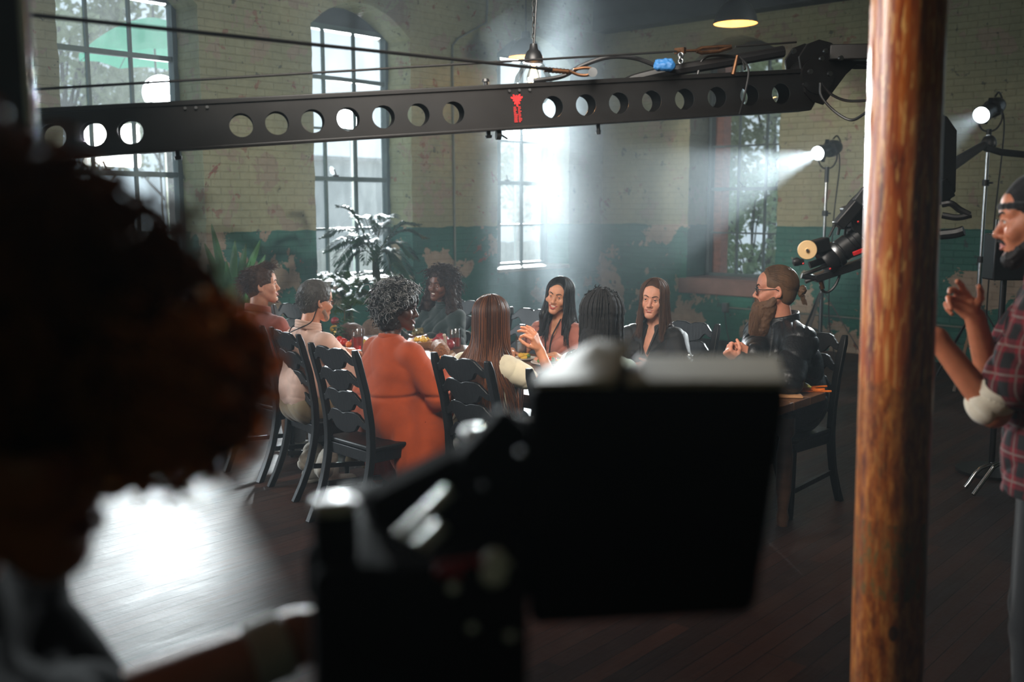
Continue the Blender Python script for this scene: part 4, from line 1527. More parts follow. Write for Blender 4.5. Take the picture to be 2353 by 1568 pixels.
# ---- woman with waist-long hair, back to the camera, right hand raised
def cast_longhair():
    b = Body(sc=0.98, fem=True, zseat=0.455, lean=0.03, head=(28, -3, 0))
    t = start('woman with straight waist-long brown hair and a cream cap-sleeve top', (-3.57, 3.77), 4, b)
    w_ = loc2(t, P(1241, 806, 5.12))
    b.ik(1, w_, loc2(t, P(1275, 880, 5.10)) - b.sh[1])
    b.ik(-1, (-0.18, 0.36, 0.82), (-0.6, -0.4, -1))
    S = Soft()
    b.flesh(S)
    b.head(S)
    up = np.array(Matrix.Rotation(-t.rotation_euler.z, 3, 'Z') @ (P(1226, 772, 5.10) - P(1241, 806, 5.12)))
    pn = np.array(Matrix.Rotation(-t.rotation_euler.z, 3, 'Z') @ (-CAMR * 0.9 + CAMF * 0.45))
    b.hand(S, 1, up, pn, 'pinch', hs=1.05)
    b.hand(S, -1, (0.4, 1, 0), (0, 0, -1), 'relaxed')
    S.obj('body', 0.0034, skin_mat('skin_tan', (200, 134, 100)), t)
    b.face_parts(t, mat('lip_rose', (176, 98, 88), 0.45), M_LASHB)
    m = cloth_mat('cream_rib_knit', (214, 204, 176), tl=0.15)
    T = Soft()
    b.top_prims(T, 0.012, sleeves=0.32, sl_infl=0.018, bust=0.015)
    T.noise = wrinkle(0.005, 18)
    T.obj('top', 0.005, m, t)
    pants(b, t, cloth_mat('pale_denim', (168, 172, 172)))
    b.shoes(t, mat('white_canvas', (200, 196, 188), 0.7), mat('pale_rubber', (190, 186, 176), 0.6), foot=0.2)
    h = hair_mat('hair_chestnut', (74, 44, 30), 0.35, tl=0.4)
    C = Soft()
    b.cap(C, 0.012, low=-0.09)
    C.el(b.hp((0, -0.055, -0.08)), (0.075, 0.045, 0.14), 0.04, 1)
    C.rc(b.hp((0, -0.06, -0.10)), b.nb + [0, -0.135, -0.34], 0.06, 0.05, 0.05)
    C.rc(b.nb + [-0.05, -0.125, -0.08], b.nb + [-0.05, -0.14, -0.40], 0.035, 0.02, 0.05)
    C.rc(b.nb + [0.05, -0.125, -0.08], b.nb + [0.05, -0.14, -0.40], 0.035, 0.02, 0.05)
    C.obj('hair', 0.005, h, t)
    long_hair(b, t, h, 620, 0.58, 31, T, face=52, layers=(1.12, 1.34), spread=1.05, clear=0.022, r=0.004)
    long_hair(b, t, hair_mat('hair_copper_lights', (120, 70, 40), 0.35, tl=0.45), 150, 0.60, 32, T, face=52, layers=(1.25, 1.36), spread=1.15, clear=0.028, r=0.0026, wave=0.006)
cast_longhair()

# ---- person with long braids, seen from behind
def cast_braids():
    b = Body(sc=1.03, fem=True, zseat=0.475, lean=0.05, head=(24, -5, 0))
    t = start('person with long thin black braids and a pale mint top', (-2.93, 3.86), 0, b)
    b.ik(1, (0.22, 0.38, 0.82), (0.7, -0.3, -1))
    b.ik(-1, (-0.20, 0.38, 0.82), (-0.6, -0.4, -1))
    S = Soft()
    b.flesh(S)
    b.head(S)
    for q in (1, -1):
        b.hand(S, q, (-q * 0.4, 1, 0), (0, 0, -1), 'relaxed')
    S.obj('body', 0.004, skin_mat('skin_brown', (92, 56, 42), 0.42), t)
    b.face_parts(t, mat('lip_plum', (92, 44, 42), 0.4), M_LASHB)
    m = cloth_mat('pale_mint_cotton', (176, 194, 184), tl=0.12)
    T = Soft()
    b.top_prims(T, 0.016, sleeves=1.3, sl_infl=0.02)
    T.noise = wrinkle(0.006, 18)
    T.obj('top', 0.006, m, t)
    pants(b, t, cloth_mat('black_trousers', (26, 27, 30)))
    b.shoes(t, mat('black_leather_shoe', (20, 19, 19), 0.4), mat('black_rubber', (20, 20, 20), 0.7), foot=0.3)
    h = hair_mat('braids_black', (13, 10, 9), 0.7, tl=0.05)
    C = Soft()
    b.cap(C, 0.016, low=-0.06)
    C.rc(b.hp((0, -0.07, -0.02)), b.nb + [0, -0.12, -0.16], 0.075, 0.06, 0.05)
    C.noise = lumps(0.003, 120)
    C.obj('hair', 0.005, h, t)
    rr = np.random.default_rng(5)
    n = 170
    az = np.radians(rr.uniform(62, 298, n))
    lay = rr.uniform(1.2, 1.5, n)
    Tn = 60
    X = np.zeros((n, Tn, 3))
    rad = np.array([0.0765, 0.098, 0.090])
    for i in range(18):
        th = np.radians(8 + 92 * i / 17)
        X[:, i] = b.to_body(np.stack([-np.sin(az) * np.sin(th) * rad[0] * lay, np.cos(az) * np.sin(th) * rad[1] * lay, np.full(n, math.cos(th)) * rad[2] * (0.55 + 0.5 * lay)], -1) + [0, -0.014, 0.036])
    for i in range(18, Tn):
        q = (i - 17) / (Tn - 18)
        p = X[:, 17].copy()
        p[:, 2] -= 0.50 * q * rr.uniform(0.98, 1.02)
        p[:, :2] += (X[:, 17, :2] - b.hc[:2]) * 0.10 * q
        p[:, 0] += 0.004 * np.sin(8 * q + az * 7)
        X[:, i] = p
    X[:, 18:] = push_out(X[:, 18:], T, 0.014, 4)
    wv = 1 + 0.22 * np.sin(np.arange(Tn) * 2.1)
    hair_obj(b, t, X, 0.0052 * wv * np.interp(np.linspace(0, 1, Tn), [0, 0.9, 1], [1, 1, 0.6]), h, 6, name='braids')
    # a twisted band gathered over the crown
    pts = [b.hp((0.082, -0.03, 0.05)), b.hp((0.06, -0.10, 0.075)), b.hp((0.0, -0.125, 0.08)), b.hp((-0.06, -0.10, 0.075)), b.hp((-0.082, -0.03, 0.05))]
    sp = spline(pts, 14)
    MB().tube(sp, [0.012 * (1 + 0.25 * math.sin(i * 1.6)) for i in range(len(sp))], 8).obj('hair_band', h, t)
    curls(b, t, h, 200, 0.030, 77, coil=0.006, turns=1.5, grow=0.018, droop=0.2, r=0.0028, T=10, name='crown_curls', hairline=([0, 90, 180], [45, 40, 40]))
cast_braids()

# ---- bearded man in the black leather jacket
def cast_beard():
    b = Body(sc=1.08, zseat=0.50, lean=0.05, head=(-27, 0, 0), girth=1.5, hs=1.08, sw=0.225)
    t = start('bearded man with tied-back hair, glasses and a black leather jacket', (-2.64, 5.36), 146, b)
    b.ik(1, loc2(t, P(1722, 836, 5.22)), (0.9, -0.3, -0.7))
    b.ik(-1, loc2(t, P(1700, 833, 5.34)), (-0.9, 0.0, -0.8))
    S = Soft()
    b.flesh(S)
    b.head(S, mouth_open=0.3, nose=1.1)
    rz = Matrix.Rotation(-t.rotation_euler.z, 3, 'Z')
    d1 = np.array(rz @ (-CAMR * 0.8 + Vector((0, 0, 0.7))))
    b.hand(S, -1, d1, np.array(rz @ (CAMR * 0.6 + Vector((0, 0, 0.4)) + CAMF * 0.5)), 'fist')
    b.hand(S, 1, np.array(rz @ (-CAMR * 0.9 + Vector((0, 0, 0.45)) - CAMF * 0.2)), np.array(rz @ (CAMF * 0.8 + Vector((0, 0, -0.4)))), 'grip')
    S.obj('body', 0.0033, skin_mat('skin_ruddy', (196, 130, 104)), t)
    b.face_parts(t, mat('lip_ruddy', (170, 96, 84), 0.45), mat('brow_brown', (70, 46, 32), 0.8), 0.0, browr=0.0034, mouth_open=0.3)
    m = mat('black_leather', (22, 23, 25), 0.38, vary=0.3, scale=12, bump=0.3, bscale=90)
    T = Soft()
    b.top_prims(T, 0.045, sleeves=1.95, sl_infl=0.036, belly=0.06, hem=-0.02)
    T.noise = wrinkle(0.0055, 22, 1.1, (1, 1, 1.2))
    T.el(b.nb + [0, 0.13, -0.16], (0.055, 0.10, 0.22), 0.01, -1)
    T.obj('jacket', 0.0048, m, t)
    T2 = Soft()
    b.top_prims(T2, 0.014, sleeves=0, belly=0.045)
    T2.noise = wrinkle(0.003, 18)
    T2.obj('t_shirt', 0.008, cloth_mat('black_jersey', (18, 18, 20)), t)
    collar(b, t, m, r=0.084, th=0.014, height=0.03, open_front=True)
    pants(b, t, cloth_mat('black_trousers', (26, 27, 30)), g=1.2, spread=0.12)
    b.shoes(t, mat('black_boot_leather', (18, 17, 17), 0.3), mat('black_rubber', (20, 20, 20), 0.7), name='boot', spread=0.12)
    h = hair_mat('hair_dark_blond', (112, 82, 58), 0.4, tl=0.3)
    C = Soft()
    b.cap(C, 0.005, low=-0.035, front=-0.004)
    C.obj('hair', 0.004, h, t)
    # slicked strands run back to the bun
    Pq, v = b.scalp(520, 41, grow=0.006)
    kn = np.array([0, -0.125, 0.005])
    q = np.linspace(0, 1, 10)[None, :, None]
    X = Pq[:, None, :] * (1 - q) + kn * q
    c = np.array([0, -0.014, 0.036])
    rel = (X - c) / (np.array([0.0765, 0.098, 0.090]) + 0.008)
    ln = np.linalg.norm(rel, axis=-1, keepdims=True)
    X = np.where(ln < 1, c + rel / ln * (np.array([0.0765, 0.098, 0.090]) + 0.008), X)
    hair_obj(b, t, b.to_body(X.reshape(-1, 3)).reshape(X.shape), np.full(10, 0.0028), h)
    Bn = Soft().el(b.hp((0, -0.138, 0.003)), (0.024, 0.026, 0.026), 0.01).el(b.hp((0, -0.130, -0.02)), (0.016, 0.018, 0.02), 0.01)
    Bn.noise = lumps(0.005, 130)
    Bn.obj('hair_bun', 0.003, h, t)
    rr = np.random.default_rng(8)
    X = np.zeros((60, 8, 3))
    for i in range(8):
        qq = i / 7
        X[:, i] = np.array([0, -0.135, -0.02]) + rr.normal(0, 0.008, (60, 3)) * 0.3 + np.stack([np.linspace(-1, 1, 60) * 0.02 * qq, -0.02 * qq + 0.012 * np.sin(5 * qq + np.arange(60)), -0.055 * qq + 0 * np.arange(60)], -1)
    hair_obj(b, t, b.to_body(X.reshape(-1, 3)).reshape(X.shape), np.linspace(0.0014, 0.0006, 8), h, name='loose_strands')
    # beard: a full body of hair and long strands to the chest
    hb = hair_mat('beard_ginger_brown', (104, 74, 52), 0.5, tl=0.3)
    Bd = Soft()
    Bd.rc(b.hp((0.060, 0.012, -0.05)), b.hp((0.022, 0.075, -0.12)), 0.022, 0.03, 0.03).rc(b.hp((-0.060, 0.012, -0.05)), b.hp((-0.022, 0.075, -0.12)), 0.022, 0.03, 0.03)
    Bd.rc(b.hp((0, 0.072, -0.11)), b.hp((0, 0.085, -0.25)), 0.058, 0.034, 0.03)
    Bd.rc(b.hp((0.035, 0.03, -0.09)), b.hp((0.03, 0.05, -0.20)), 0.045, 0.028, 0.03).rc(b.hp((-0.035, 0.03, -0.09)), b.hp((-0.03, 0.05, -0.20)), 0.045, 0.028, 0.03)
    Bd.rc(b.hp((0.02, 0.05, -0.11)), b.hp((0.012, 0.055, -0.23)), 0.045, 0.022, 0.03).rc(b.hp((-0.02, 0.05, -0.11)), b.hp((-0.012, 0.055, -0.23)), 0.045, 0.022, 0.03)
    Bd.rc(b.hp((-0.028, 0.085, -0.062)), b.hp((0, 0.100, -0.051)), 0.008, 0.009, 0.008).rc(b.hp((0.028, 0.085, -0.062)), b.hp((0, 0.100, -0.051)), 0.008, 0.009, 0.008)
    Bd.noise = lumps(0.005, 85)
    beard = Bd.obj('beard', 0.004, hb, t)
    n = 420
    a = rr.uniform(-1.25, 1.25, n)
    st = np.stack([np.sin(a) * 0.075, 0.030 + np.cos(a) * 0.082, -0.075 - 0.035 * np.cos(a) + rr.uniform(-0.02, 0.02, n)], -1)
    X = np.zeros((n, 9, 3))
    Lr = rr.uniform(0.08, 0.19, n) * (0.45 + 0.55 * np.cos(a))
    for i in range(9):
        qq = i / 8
        X[:, i] = st + np.stack([-np.sin(a) * 0.03 * qq * qq, np.cos(a) * 0.02 * math.sin(qq * 2.4) , -Lr * qq], -1) + 0.004 * qq * np.stack([np.sin(9 * qq + a * 40), np.cos(8 * qq + a * 31), 0 * a], -1)
    hair_obj(b, t, b.to_body(X.reshape(-1, 3)).reshape(X.shape), np.linspace(0.0032, 0.0008, 9), hb, name='beard_strands').parent = beard
    glasses(b, t, mat('black_acetate', (16, 16, 18), 0.3), w=0.026, hgt=0.021)
    return b, t
cast_beard()

# ---- brown-haired woman looking towards the near side
def cast_brunette():
    b = Body(sc=1.0, fem=True, zseat=0.465, lean=0.05, head=(12, -3, -6))
    t = start('woman with long straight brown hair in an open-necked black blouse', (-3.50, 5.30), 188, b)
    b.ik(1, (0.16, 0.36, 0.82), (0.8, -0.3, -1))
    b.ik(-1, loc2(t, P(1512, 852, 5.85)), (-0.7, -0.3, -1))
    S = Soft()
    b.flesh(S)
    b.head(S, smile=0.1, mouth_open=0.5, jaw=0.94)
    b.hand(S, 1, (-0.4, 1, 0), (0, 0, -1), 'relaxed')
    b.hand(S, -1, (0.5, 0.9, 0.35), (0.6, -0.3, -0.6), 'relaxed')
    S.obj('body', 0.0028, skin_mat('skin_rosy', (208, 148, 122)), t)
    b.face_parts(t, mat('lip_pink', (176, 96, 90), 0.4), mat('brow_brown', (70, 46, 32), 0.8), 0.1, teeth=True, mouth_open=0.5, gaze=(0.12, 1, -0.05))
    m = cloth_mat('black_silk_blouse', (30, 29, 28), 0.5, 0.1)
    T = Soft()
    b.top_prims(T, 0.014, sleeves=1.9, sl_infl=0.022, bust=0.018)
    T.noise = wrinkle(0.006, 18)
    T.el(b.nb + [0, 0.13, -0.06], (0.040, 0.10, 0.15), 0.006, -1)
    T.obj('blouse', 0.0045, m, t)
    Sh = Soft()
    for q in (1, -1):
        Sh.chain([b.nb + [q * 0.06, -0.02, 0.02], b.nb + [q * 0.056, 0.06, -0.012], b.nb + [q * 0.018, 0.125, -0.17]], [0.011, 0.010, 0.008], 0.006)
    Sh.obj('collar', 0.004, m, t)
    pants(b, t, cloth_mat('black_trousers', (26, 27, 30)))
    b.shoes(t, mat('black_leather_shoe', (20, 19, 19), 0.4), mat('black_rubber', (20, 20, 20), 0.7))
    h = hair_mat('hair_warm_brown', (92, 62, 44), 0.38, tl=0.4)
    C = Soft()
    b.cap(C, 0.010, low=-0.06, vee=0.008, part=0.006)
    C.rc(b.hp((0, -0.06, -0.06)), b.nb + [0, -0.10, -0.12], 0.06, 0.05, 0.04)
    for q in (1, -1):
        C.rc(b.hp((q * 0.074, 0.0, 0.0)), b.hp((q * 0.082, 0.01, -0.17)), 0.016, 0.018, 0.02)
    C.obj('hair', 0.004, h, t)
    long_hair(b, t, h, 560, 0.27, 51, T, face=38, layers=(1.06, 1.24), spread=1.12, r=0.0036, clear=0.016)
    long_hair(b, t, h, 60, 0.28, 52, T, face=38, layers=(1.2, 1.3), spread=1.25, r=0.0016, clear=0.02)
cast_brunette()

# ---- woman with wavy black hair, smiling
def cast_wavy():
    b = Body(sc=0.97, fem=True, zseat=0.45, lean=0.06, head=(13, -2, -12))
    t = start('smiling woman with long wavy black hair and a tan top with black trim', (-4.29, 5.33), 186, b)
    b.ik(1, (0.18, 0.36, 0.80), (0.8, -0.3, -1))
    b.ik(-1, (-0.16, 0.36, 0.80), (-0.7, -0.3, -1))
    S = Soft()
    b.flesh(S)
    b.head(S, smile=1.0, mouth_open=0.9, jaw=0.95, nose=1.05, cheek=1.05)
    for q in (1, -1):
        b.hand(S, q, (-q * 0.5, 0.9, 0), (0, 0, -1), 'relaxed')
    S.obj('body', 0.0028, skin_mat('skin_golden', (204, 144, 112)), t)
    b.face_parts(t, mat('lip_red', (164, 62, 62), 0.4), M_LASHB, 1.0, teeth=True, mouth_open=0.9, gaze=(-0.15, 1, -0.05))
    m = cloth_mat('tan_crepe', (170, 104, 88), 0.7)
    T = Soft()
    b.top_prims(T, 0.011, sleeves=0.4, sl_infl=0.014, bust=0.014)
    T.noise = wrinkle(0.005, 18)
    T.el(b.nb + [0, 0.12, -0.03], (0.05, 0.09, 0.09), 0.006, -1)
    T.obj('top', 0.0045, m, t)
    tr = MB()
    for q in (1, -1):
        pts = [b.nb + [q * 0.035, 0.02, 0.01], b.nb + [q * 0.035, 0.085, -0.05], b.nb + [q * 0.024, 0.125, -0.12], b.nb + [q * 0.012, 0.14, -0.26]]
        pp = push_out(np.array([list(p) for p in spline(pts, 6)]), T, 0.003, 4)
        tr.tube([Vector(p) for p in pp], 0.005, 7)
    tr.obj('trim_cord', cloth_mat('black_jersey', (18, 18, 20)), t)
    pants(b, t, cloth_mat('black_trousers', (26, 27, 30)))
    b.shoes(t, mat('black_leather_shoe', (20, 19, 19), 0.4), mat('black_rubber', (20, 20, 20), 0.7))
    h = hair_mat('hair_black', (26, 22, 22), 0.34, tl=0.15)
    C = Soft()
    b.cap(C, 0.014, low=-0.06, vee=0.012, part=-0.008)
    C.rc(b.hp((0, -0.06, -0.06)), b.nb + [0, -0.10, -0.12], 0.065, 0.05, 0.04)
    for q in (1, -1):
        C.rc(b.hp((q * 0.078, -0.005, 0.0)), b.hp((q * 0.088, 0.015, -0.16)), 0.018, 0.022, 0.02)
        C.rc(b.hp((q * 0.088, 0.015, -0.16)), b.nb + [q * 0.085, 0.075, -0.20], 0.024, 0.022, 0.02)
    C.obj('hair', 0.004, h, t)
    long_hair(b, t, h, 560, 0.34, 61, T, face=40, layers=(1.10, 1.30), spread=1.2, r=0.0042, clear=0.018, wave=0.014, wl=13)
    return b, t
cast_wavy()

# ---- woman with a big cloud of dark curls
def cast_curly():
    b = Body(sc=0.97, fem=True, zseat=0.45, lean=0.05, head=(6, 0, -6), hs=0.94)
    t = start('smiling woman with a big cloud of dark curls in a dark green top', (-5.52, 5.42), 180, b)
    b.ik(1, (0.18, 0.36, 0.80), (0.8, -0.3, -1))
    b.ik(-1, (-0.16, 0.36, 0.80), (-0.7, -0.3, -1))
    S = Soft()
    b.flesh(S)
    b.head(S, smile=1.0, mouth_open=0.9, nose=1.2)
    for q in (1, -1):
        b.hand(S, q, (-q * 0.5, 0.9, 0), (0, 0, -1), 'relaxed')
    S.obj('body', 0.003, skin_mat('skin_umber', (98, 60, 44), 0.42), t)
    b.face_parts(t, mat('lip_plum', (92, 44, 42), 0.4), M_LASHB, 1.0, teeth=True, mouth_open=1.0, gaze=(0.1, 1, 0))
    T = Soft()
    b.top_prims(T, 0.014, sleeves=1.9, sl_infl=0.02, bust=0.016)
    T.noise = wrinkle(0.006, 18)
    m = cloth_mat('dark_green_knit', (30, 44, 42))
    T.obj('top', 0.006, m, t)
    collar(b, t, m, r=0.058, height=0.04, th=0.009, z=0.0)
    pants(b, t, cloth_mat('black_trousers', (26, 27, 30)))
    b.shoes(t, mat('black_leather_shoe', (20, 19, 19), 0.4), mat('black_rubber', (20, 20, 20), 0.7))
    h = hair_mat('curls_dark_brown', (56, 36, 28), 0.45, tl=0.4)
    C = Soft()
    b.cap(C, 0.022, low=-0.08, front=0.004)
    C.el(b.hp((0, -0.065, -0.06)), (0.12, 0.075, 0.15), 0.04)
    for q in (1, -1):
        C.rc(b.hp((q * 0.10, -0.01, 0.02)), b.hp((q * 0.135, -0.005, -0.19)), 0.034, 0.05, 0.04)
    C.noise = lumps(0.010, 60)
    C.obj('hair', 0.005, h, t)
    hl = ([0, 24, 40, 60, 80, 96, 112, 140, 180], [50, 46, 30, 6, -10, -20, -34, -40, -44])
    curls(b, t, h, 620, 0.085, 71, coil=0.009, turns=2.6, grow=0.022, hairline=hl, droop=0.7, r=0.0026, out=0.8)
    # the falling outer curls
    rr = np.random.default_rng(9)
    n = 420
    a = np.radians(rr.uniform(52, 308, n))
    z0 = rr.uniform(-0.20, 0.03, n)
    rx = 0.118 + 0.055 * np.clip(-z0 / 0.2, 0, 1)
    st = np.stack([-np.sin(a) * rx, np.cos(a) * rx * 0.85 - 0.03, z0], -1)
    X = np.zeros((n, 18, 3))
    ph = rr.uniform(0, 6.28, n)
    for i in range(18):
        qq = i / 17
        X[:, i] = st + np.stack([-np.sin(a) * 0.035 * qq, np.cos(a) * 0.03 * qq, -0.075 * qq * np.ones(n)], -1) + 0.009 * np.stack([np.cos(qq * 14 + ph), np.sin(qq * 14 + ph), 0.5 * np.sin(qq * 14 + ph)], -1)
    hair_obj(b, t, b.to_body(X.reshape(-1, 3)).reshape(X.shape), 0.0026, h, name='outer_curls')
cast_curly()
# ------------------------------------------------------------------ food and drink on the table
def on_table(px, py):
    return PZ(px, py, TZ)
M_GLASS = glass_mat('tumbler_glass', (0.95, 0.97, 0.97), 0.10, 0.03)
def drink_mat(name, col):
    n = NT(name)
    t = n.n('ShaderNodeBsdfTransparent')
    v = n.coord()
    c = n.ramp(n.noise(v, 30, 3), [(0.3, tuple(x * 0.8 for x in col) + (1,)), (0.7, tuple(col) + (1,))])
    n.l(c, t.inputs[0])
    tr = n.n('ShaderNodeBsdfTranslucent')
    n.l(c, tr.inputs[0])
    g = n.n('ShaderNodeBsdfGlossy')
    g.inputs['Roughness'].default_value = 0.05
    m1 = n.n('ShaderNodeMixShader')
    m1.inputs[0].default_value = 0.45
    n.l(t.outputs[0], m1.inputs[1])
    n.l(tr.outputs[0], m1.inputs[2])
    m2 = n.n('ShaderNodeMixShader')
    m2.inputs[0].default_value = 0.06
    n.l(m1.outputs[0], m2.inputs[1])
    n.l(g.outputs[0], m2.inputs[2])
    n.l(m2.outputs[0], n.out.inputs[0])
    return n.m
M_RED = drink_mat('red_fruit_drink', (0.85, 0.10, 0.09))
M_WATER = drink_mat('clear_water', (0.93, 0.95, 0.95))
def tumbler(p, label, drink, fill=0.66, r=0.040, h=0.135):
    t = thing('drinking_glass', label, 'glass', p, group='drinking glasses on the dining table')
    MB().lathe([(0.0, 0.0), (r * 0.80, 0.0), (r * 0.84, 0.004), (r, h), (r - 0.002, h + 0.001), (r - 0.004, h - 0.002), (r * 0.80, 0.012), (0.0, 0.011)], n=28).obj('tumbler', M_GLASS, t)
    if drink:
        f = 0.013 + (h - 0.02) * fill
        rr = r * 0.80 + (r - 0.004 - r * 0.80) * fill - 0.0006
        MB().lathe([(0.0, 0.013), (r * 0.79, 0.013), (rr, f), (0.0, f)], n=28).obj('drink', drink, t)
    return t
tumbler(on_table(822, 806), 'tall tumbler of red drink beside the man in the pale pink shirt', M_RED, 0.62, 0.046, 0.15)
tumbler(on_table(1047, 800), 'tumbler of dark red drink in front of the woman with big dark curls', M_RED, 0.5, 0.044, 0.135)
tumbler(on_table(1580, 864), 'tumbler of bright red drink in front of the brown-haired woman', M_RED, 0.6, 0.044, 0.125)
tumbler(on_table(1198, 812), 'clear water glass behind the raised hand of the long-haired woman', M_WATER, 0.6, 0.042, 0.12)
M_STONE = mat('brown_stoneware', (124, 84, 60), 0.5, vary=0.2, scale=20)
M_WOODB = mat('pale_bowl_wood', (176, 128, 88), 0.5, vary=0.2, scale=8, stretch=(1, 1, 4))
M_WHITE = mat('white_glazed_plate', (220, 216, 206), 0.2, vary=0.05)
def bowl(p, r, h, label, m, name='serving_bowl'):
    t = thing(name, label, 'bowl', p)
    MB().lathe([(0.0, 0.0), (r * 0.55, 0.0), (r * 0.62, 0.006), (r * 0.92, h * 0.7), (r, h), (r - 0.006, h + 0.001), (r * 0.86, h * 0.7), (r * 0.5, 0.012), (0.0, 0.010)], n=32).obj('bowl_shell', m, t)
    return t
def plate(p, r, label, m=None):
    t = thing('plate', label, 'plate', p, group='plates on the dining table')
    MB().lathe([(0.0, 0.0), (r * 0.6, 0.0), (r * 0.66, 0.004), (r, 0.016), (r, 0.019), (r * 0.64, 0.008), (0.0, 0.006)], n=36).obj('plate_disc', m or M_WHITE, t)
    return t
def lump(p, r, m, name, label, cat, seed=0, rough=0.12, group=None, parent=None, stem=None):
    """one fruit or piece: a slightly uneven ball"""
    rr = random.Random(seed)
    r = (r, r, r) if isinstance(r, (int, float)) else r
    mb = MB().ell((0, 0, 0), r, None, 14, 9)
    V = []
    ph = [rr.uniform(0, 6.28) for _ in range(4)]
    for v in mb.v:
        s_ = 1 + rough * (math.sin(v[0] / r[0] * 2.1 + ph[0]) * math.sin(v[1] / r[1] * 2.3 + ph[1]) + 0.5 * math.sin(v[2] / r[2] * 3 + ph[2])) * 0.6
        V.append((v[0] * s_, v[1] * s_, v[2] * s_))
    mb.v = V
    if parent is not None:
        o = mb.obj(name, m, parent, sharp=0)
        o.location = p
        return o
    t = thing(name, label, cat, p, rr.uniform(0, 6), group) if stem else None
    o = mb.obj(name if not stem else 'flesh', m, t, sharp=0)
    if t is None:
        o.location = p
        o.rotation_euler = (0, 0, rr.uniform(0, 6))
        tag(o, label, cat, group)
        return o
    MB().tube([(0, 0, r[2] * 0.85), (0.004, 0.002, r[2] * 1.25)], [0.003, 0.002], 6).obj('stem', stem, t)
    return t
M_YEL = mat('waxy_yellow', (222, 176, 62), 0.4, vary=0.2, scale=30, sss=0.2)
M_TOM = mat('tomato_red', (196, 46, 30), 0.25, vary=0.2, scale=30, sss=0.2)
M_ORG = mat('carrot_orange', (236, 118, 36), 0.45, vary=0.2, scale=40, sss=0.2)
M_GRN = mat('salad_green', (92, 128, 52), 0.45, vary=0.35, scale=40, tl=0.3)
M_OLV = mat('olive_brown_green', (110, 98, 56), 0.3, vary=0.3, scale=30)
M_POM = mat('pomegranate_red', (142, 38, 42), 0.4, vary=0.3, scale=25)
M_CRUST = mat('seeded_crust', (140, 88, 48), 0.7, vary=0.6, scale=120, bump=0.7, bscale=260)
M_CRUMB = mat('bread_crumb', (226, 200, 150), 0.8, vary=0.15, scale=90, bump=0.4, bscale=200)
M_DGRN = mat('dark_leaf', (52, 78, 50), 0.4, vary=0.3, tl=0.25)
M_STEM = mat('dry_stem', (92, 74, 46), 0.7)
# seeded loaf, cut, with slices leaning on it
p = on_table(1012, 822)
t = thing('bread_loaf', 'seeded brown loaf on a board in front of the woman with big dark curls', 'bread', (p.x, p.y, TZ + 0.018), R(-38))
S = Soft().rc((-0.10, 0, 0.042), (0.10, 0, 0.042), 0.052, 0.050, 0.02)
S.noise = lumps(0.005, 60)
S.cut((0, 0, 0.0), (0, 0, -1)).cut((-0.115, 0, 0), (-1, 0, 0.15))
S.obj('crust', 0.004, M_CRUST, t)
MB().lathe([(0.0, 0), (0.044, 0.0), (0.043, 0.004), (0.0, 0.004)], (-0.117, 0, 0.046), (-1, 0, 0.12), 22).obj('cut_face', M_CRUMB, t)
for k in range(3):
    q = p + Vector((-0.16 - 0.02 * k, 0.12 + 0.012 * k, 0))
    s_ = thing('bread_slice', ('pale bread slice nearest the seeded loaf', 'pale bread slice in the middle of three by the loaf', 'pale bread slice farthest from the seeded loaf')[k], 'bread', (q.x, q.y, TZ + 0.045), R(20), group='bread slices by the loaf')
    ax = Vector((-0.5, 0.2, 0.85))
    MB().lathe([(0.0, 0), (0.044, 0.0), (0.046, 0.006), (0.044, 0.012), (0.0, 0.012)], (0, 0, 0), ax, 22).obj('crumb', M_CRUMB, s_)
    MB().lathe([(0.0455, -0.0005), (0.049, 0.0), (0.050, 0.006), (0.049, 0.012), (0.0455, 0.0125)], (0, 0, 0), ax, 22, closed=True).obj('crust', M_CRUST, s_)
t = thing('bread_board', 'thin wooden board under the seeded loaf', 'board', (p.x, p.y, TZ), R(-38))
MB().bb((-0.20, -0.11, 0.001), (0.18, 0.11, 0.018)).obj('board_top', M_WOODB, t, bevel=0.005)
MB().tube([(0.18, 0, 0.009), (0.27, 0, 0.009)], [0.016, 0.014], 10).obj('board_handle', M_WOODB, t)
# bowl of yellow fruit cubes
p = on_table(972, 800)
bowl(p, 0.105, 0.055, 'pale wooden bowl heaped with yellow fruit pieces', M_WOODB)
rr = random.Random(4)
for k in range(15):
    a, d = rr.uniform(0, 6.28), rr.uniform(0.0, 0.065)
    lump((p.x + d * math.cos(a), p.y + d * math.sin(a), TZ + 0.05 + 0.018 * (1 - d / 0.07) + rr.uniform(0, 0.01)), (0.019, 0.017, 0.015), M_YEL, 'fruit_piece', 'yellow fruit piece heaped in the pale wooden bowl', 'fruit', k, 0.2, group='yellow fruit pieces in the wooden bowl')
# bunch of olives or grapes beyond it
p = on_table(962, 782)
bowl(p, 0.075, 0.045, 'small brown stoneware bowl of olives beyond the yellow fruit', M_STONE)
for k in range(16):
    a, d = rr.uniform(0, 6.28), rr.uniform(0.0, 0.045)
    lump((p.x + d * math.cos(a), p.y + d * math.sin(a), TZ + 0.05 + 0.035 * rr.random()), 0.016, M_OLV, 'olive', 'brown-green olive piled in the small stoneware bowl', 'olive', k, 0.05, group='olives in the stoneware bowl')
# pomegranates and a cut one
for k, (x, y) in enumerate(((1004, 800), (1020, 796), (1033, 806), (1012, 790))):
    p = on_table(x, y)
    lump((p.x, p.y, TZ + 0.040), 0.040, M_POM, 'pomegranate', ('dark red pomegranate beside the yellow fruit bowl', 'dark red pomegranate in the middle of the cluster', 'dark red pomegranate nearest the glass of dark red drink', 'dark red pomegranate at the back of the cluster')[k], 'fruit', k, 0.08, group='pomegranates by the loaf', stem=M_STEM)
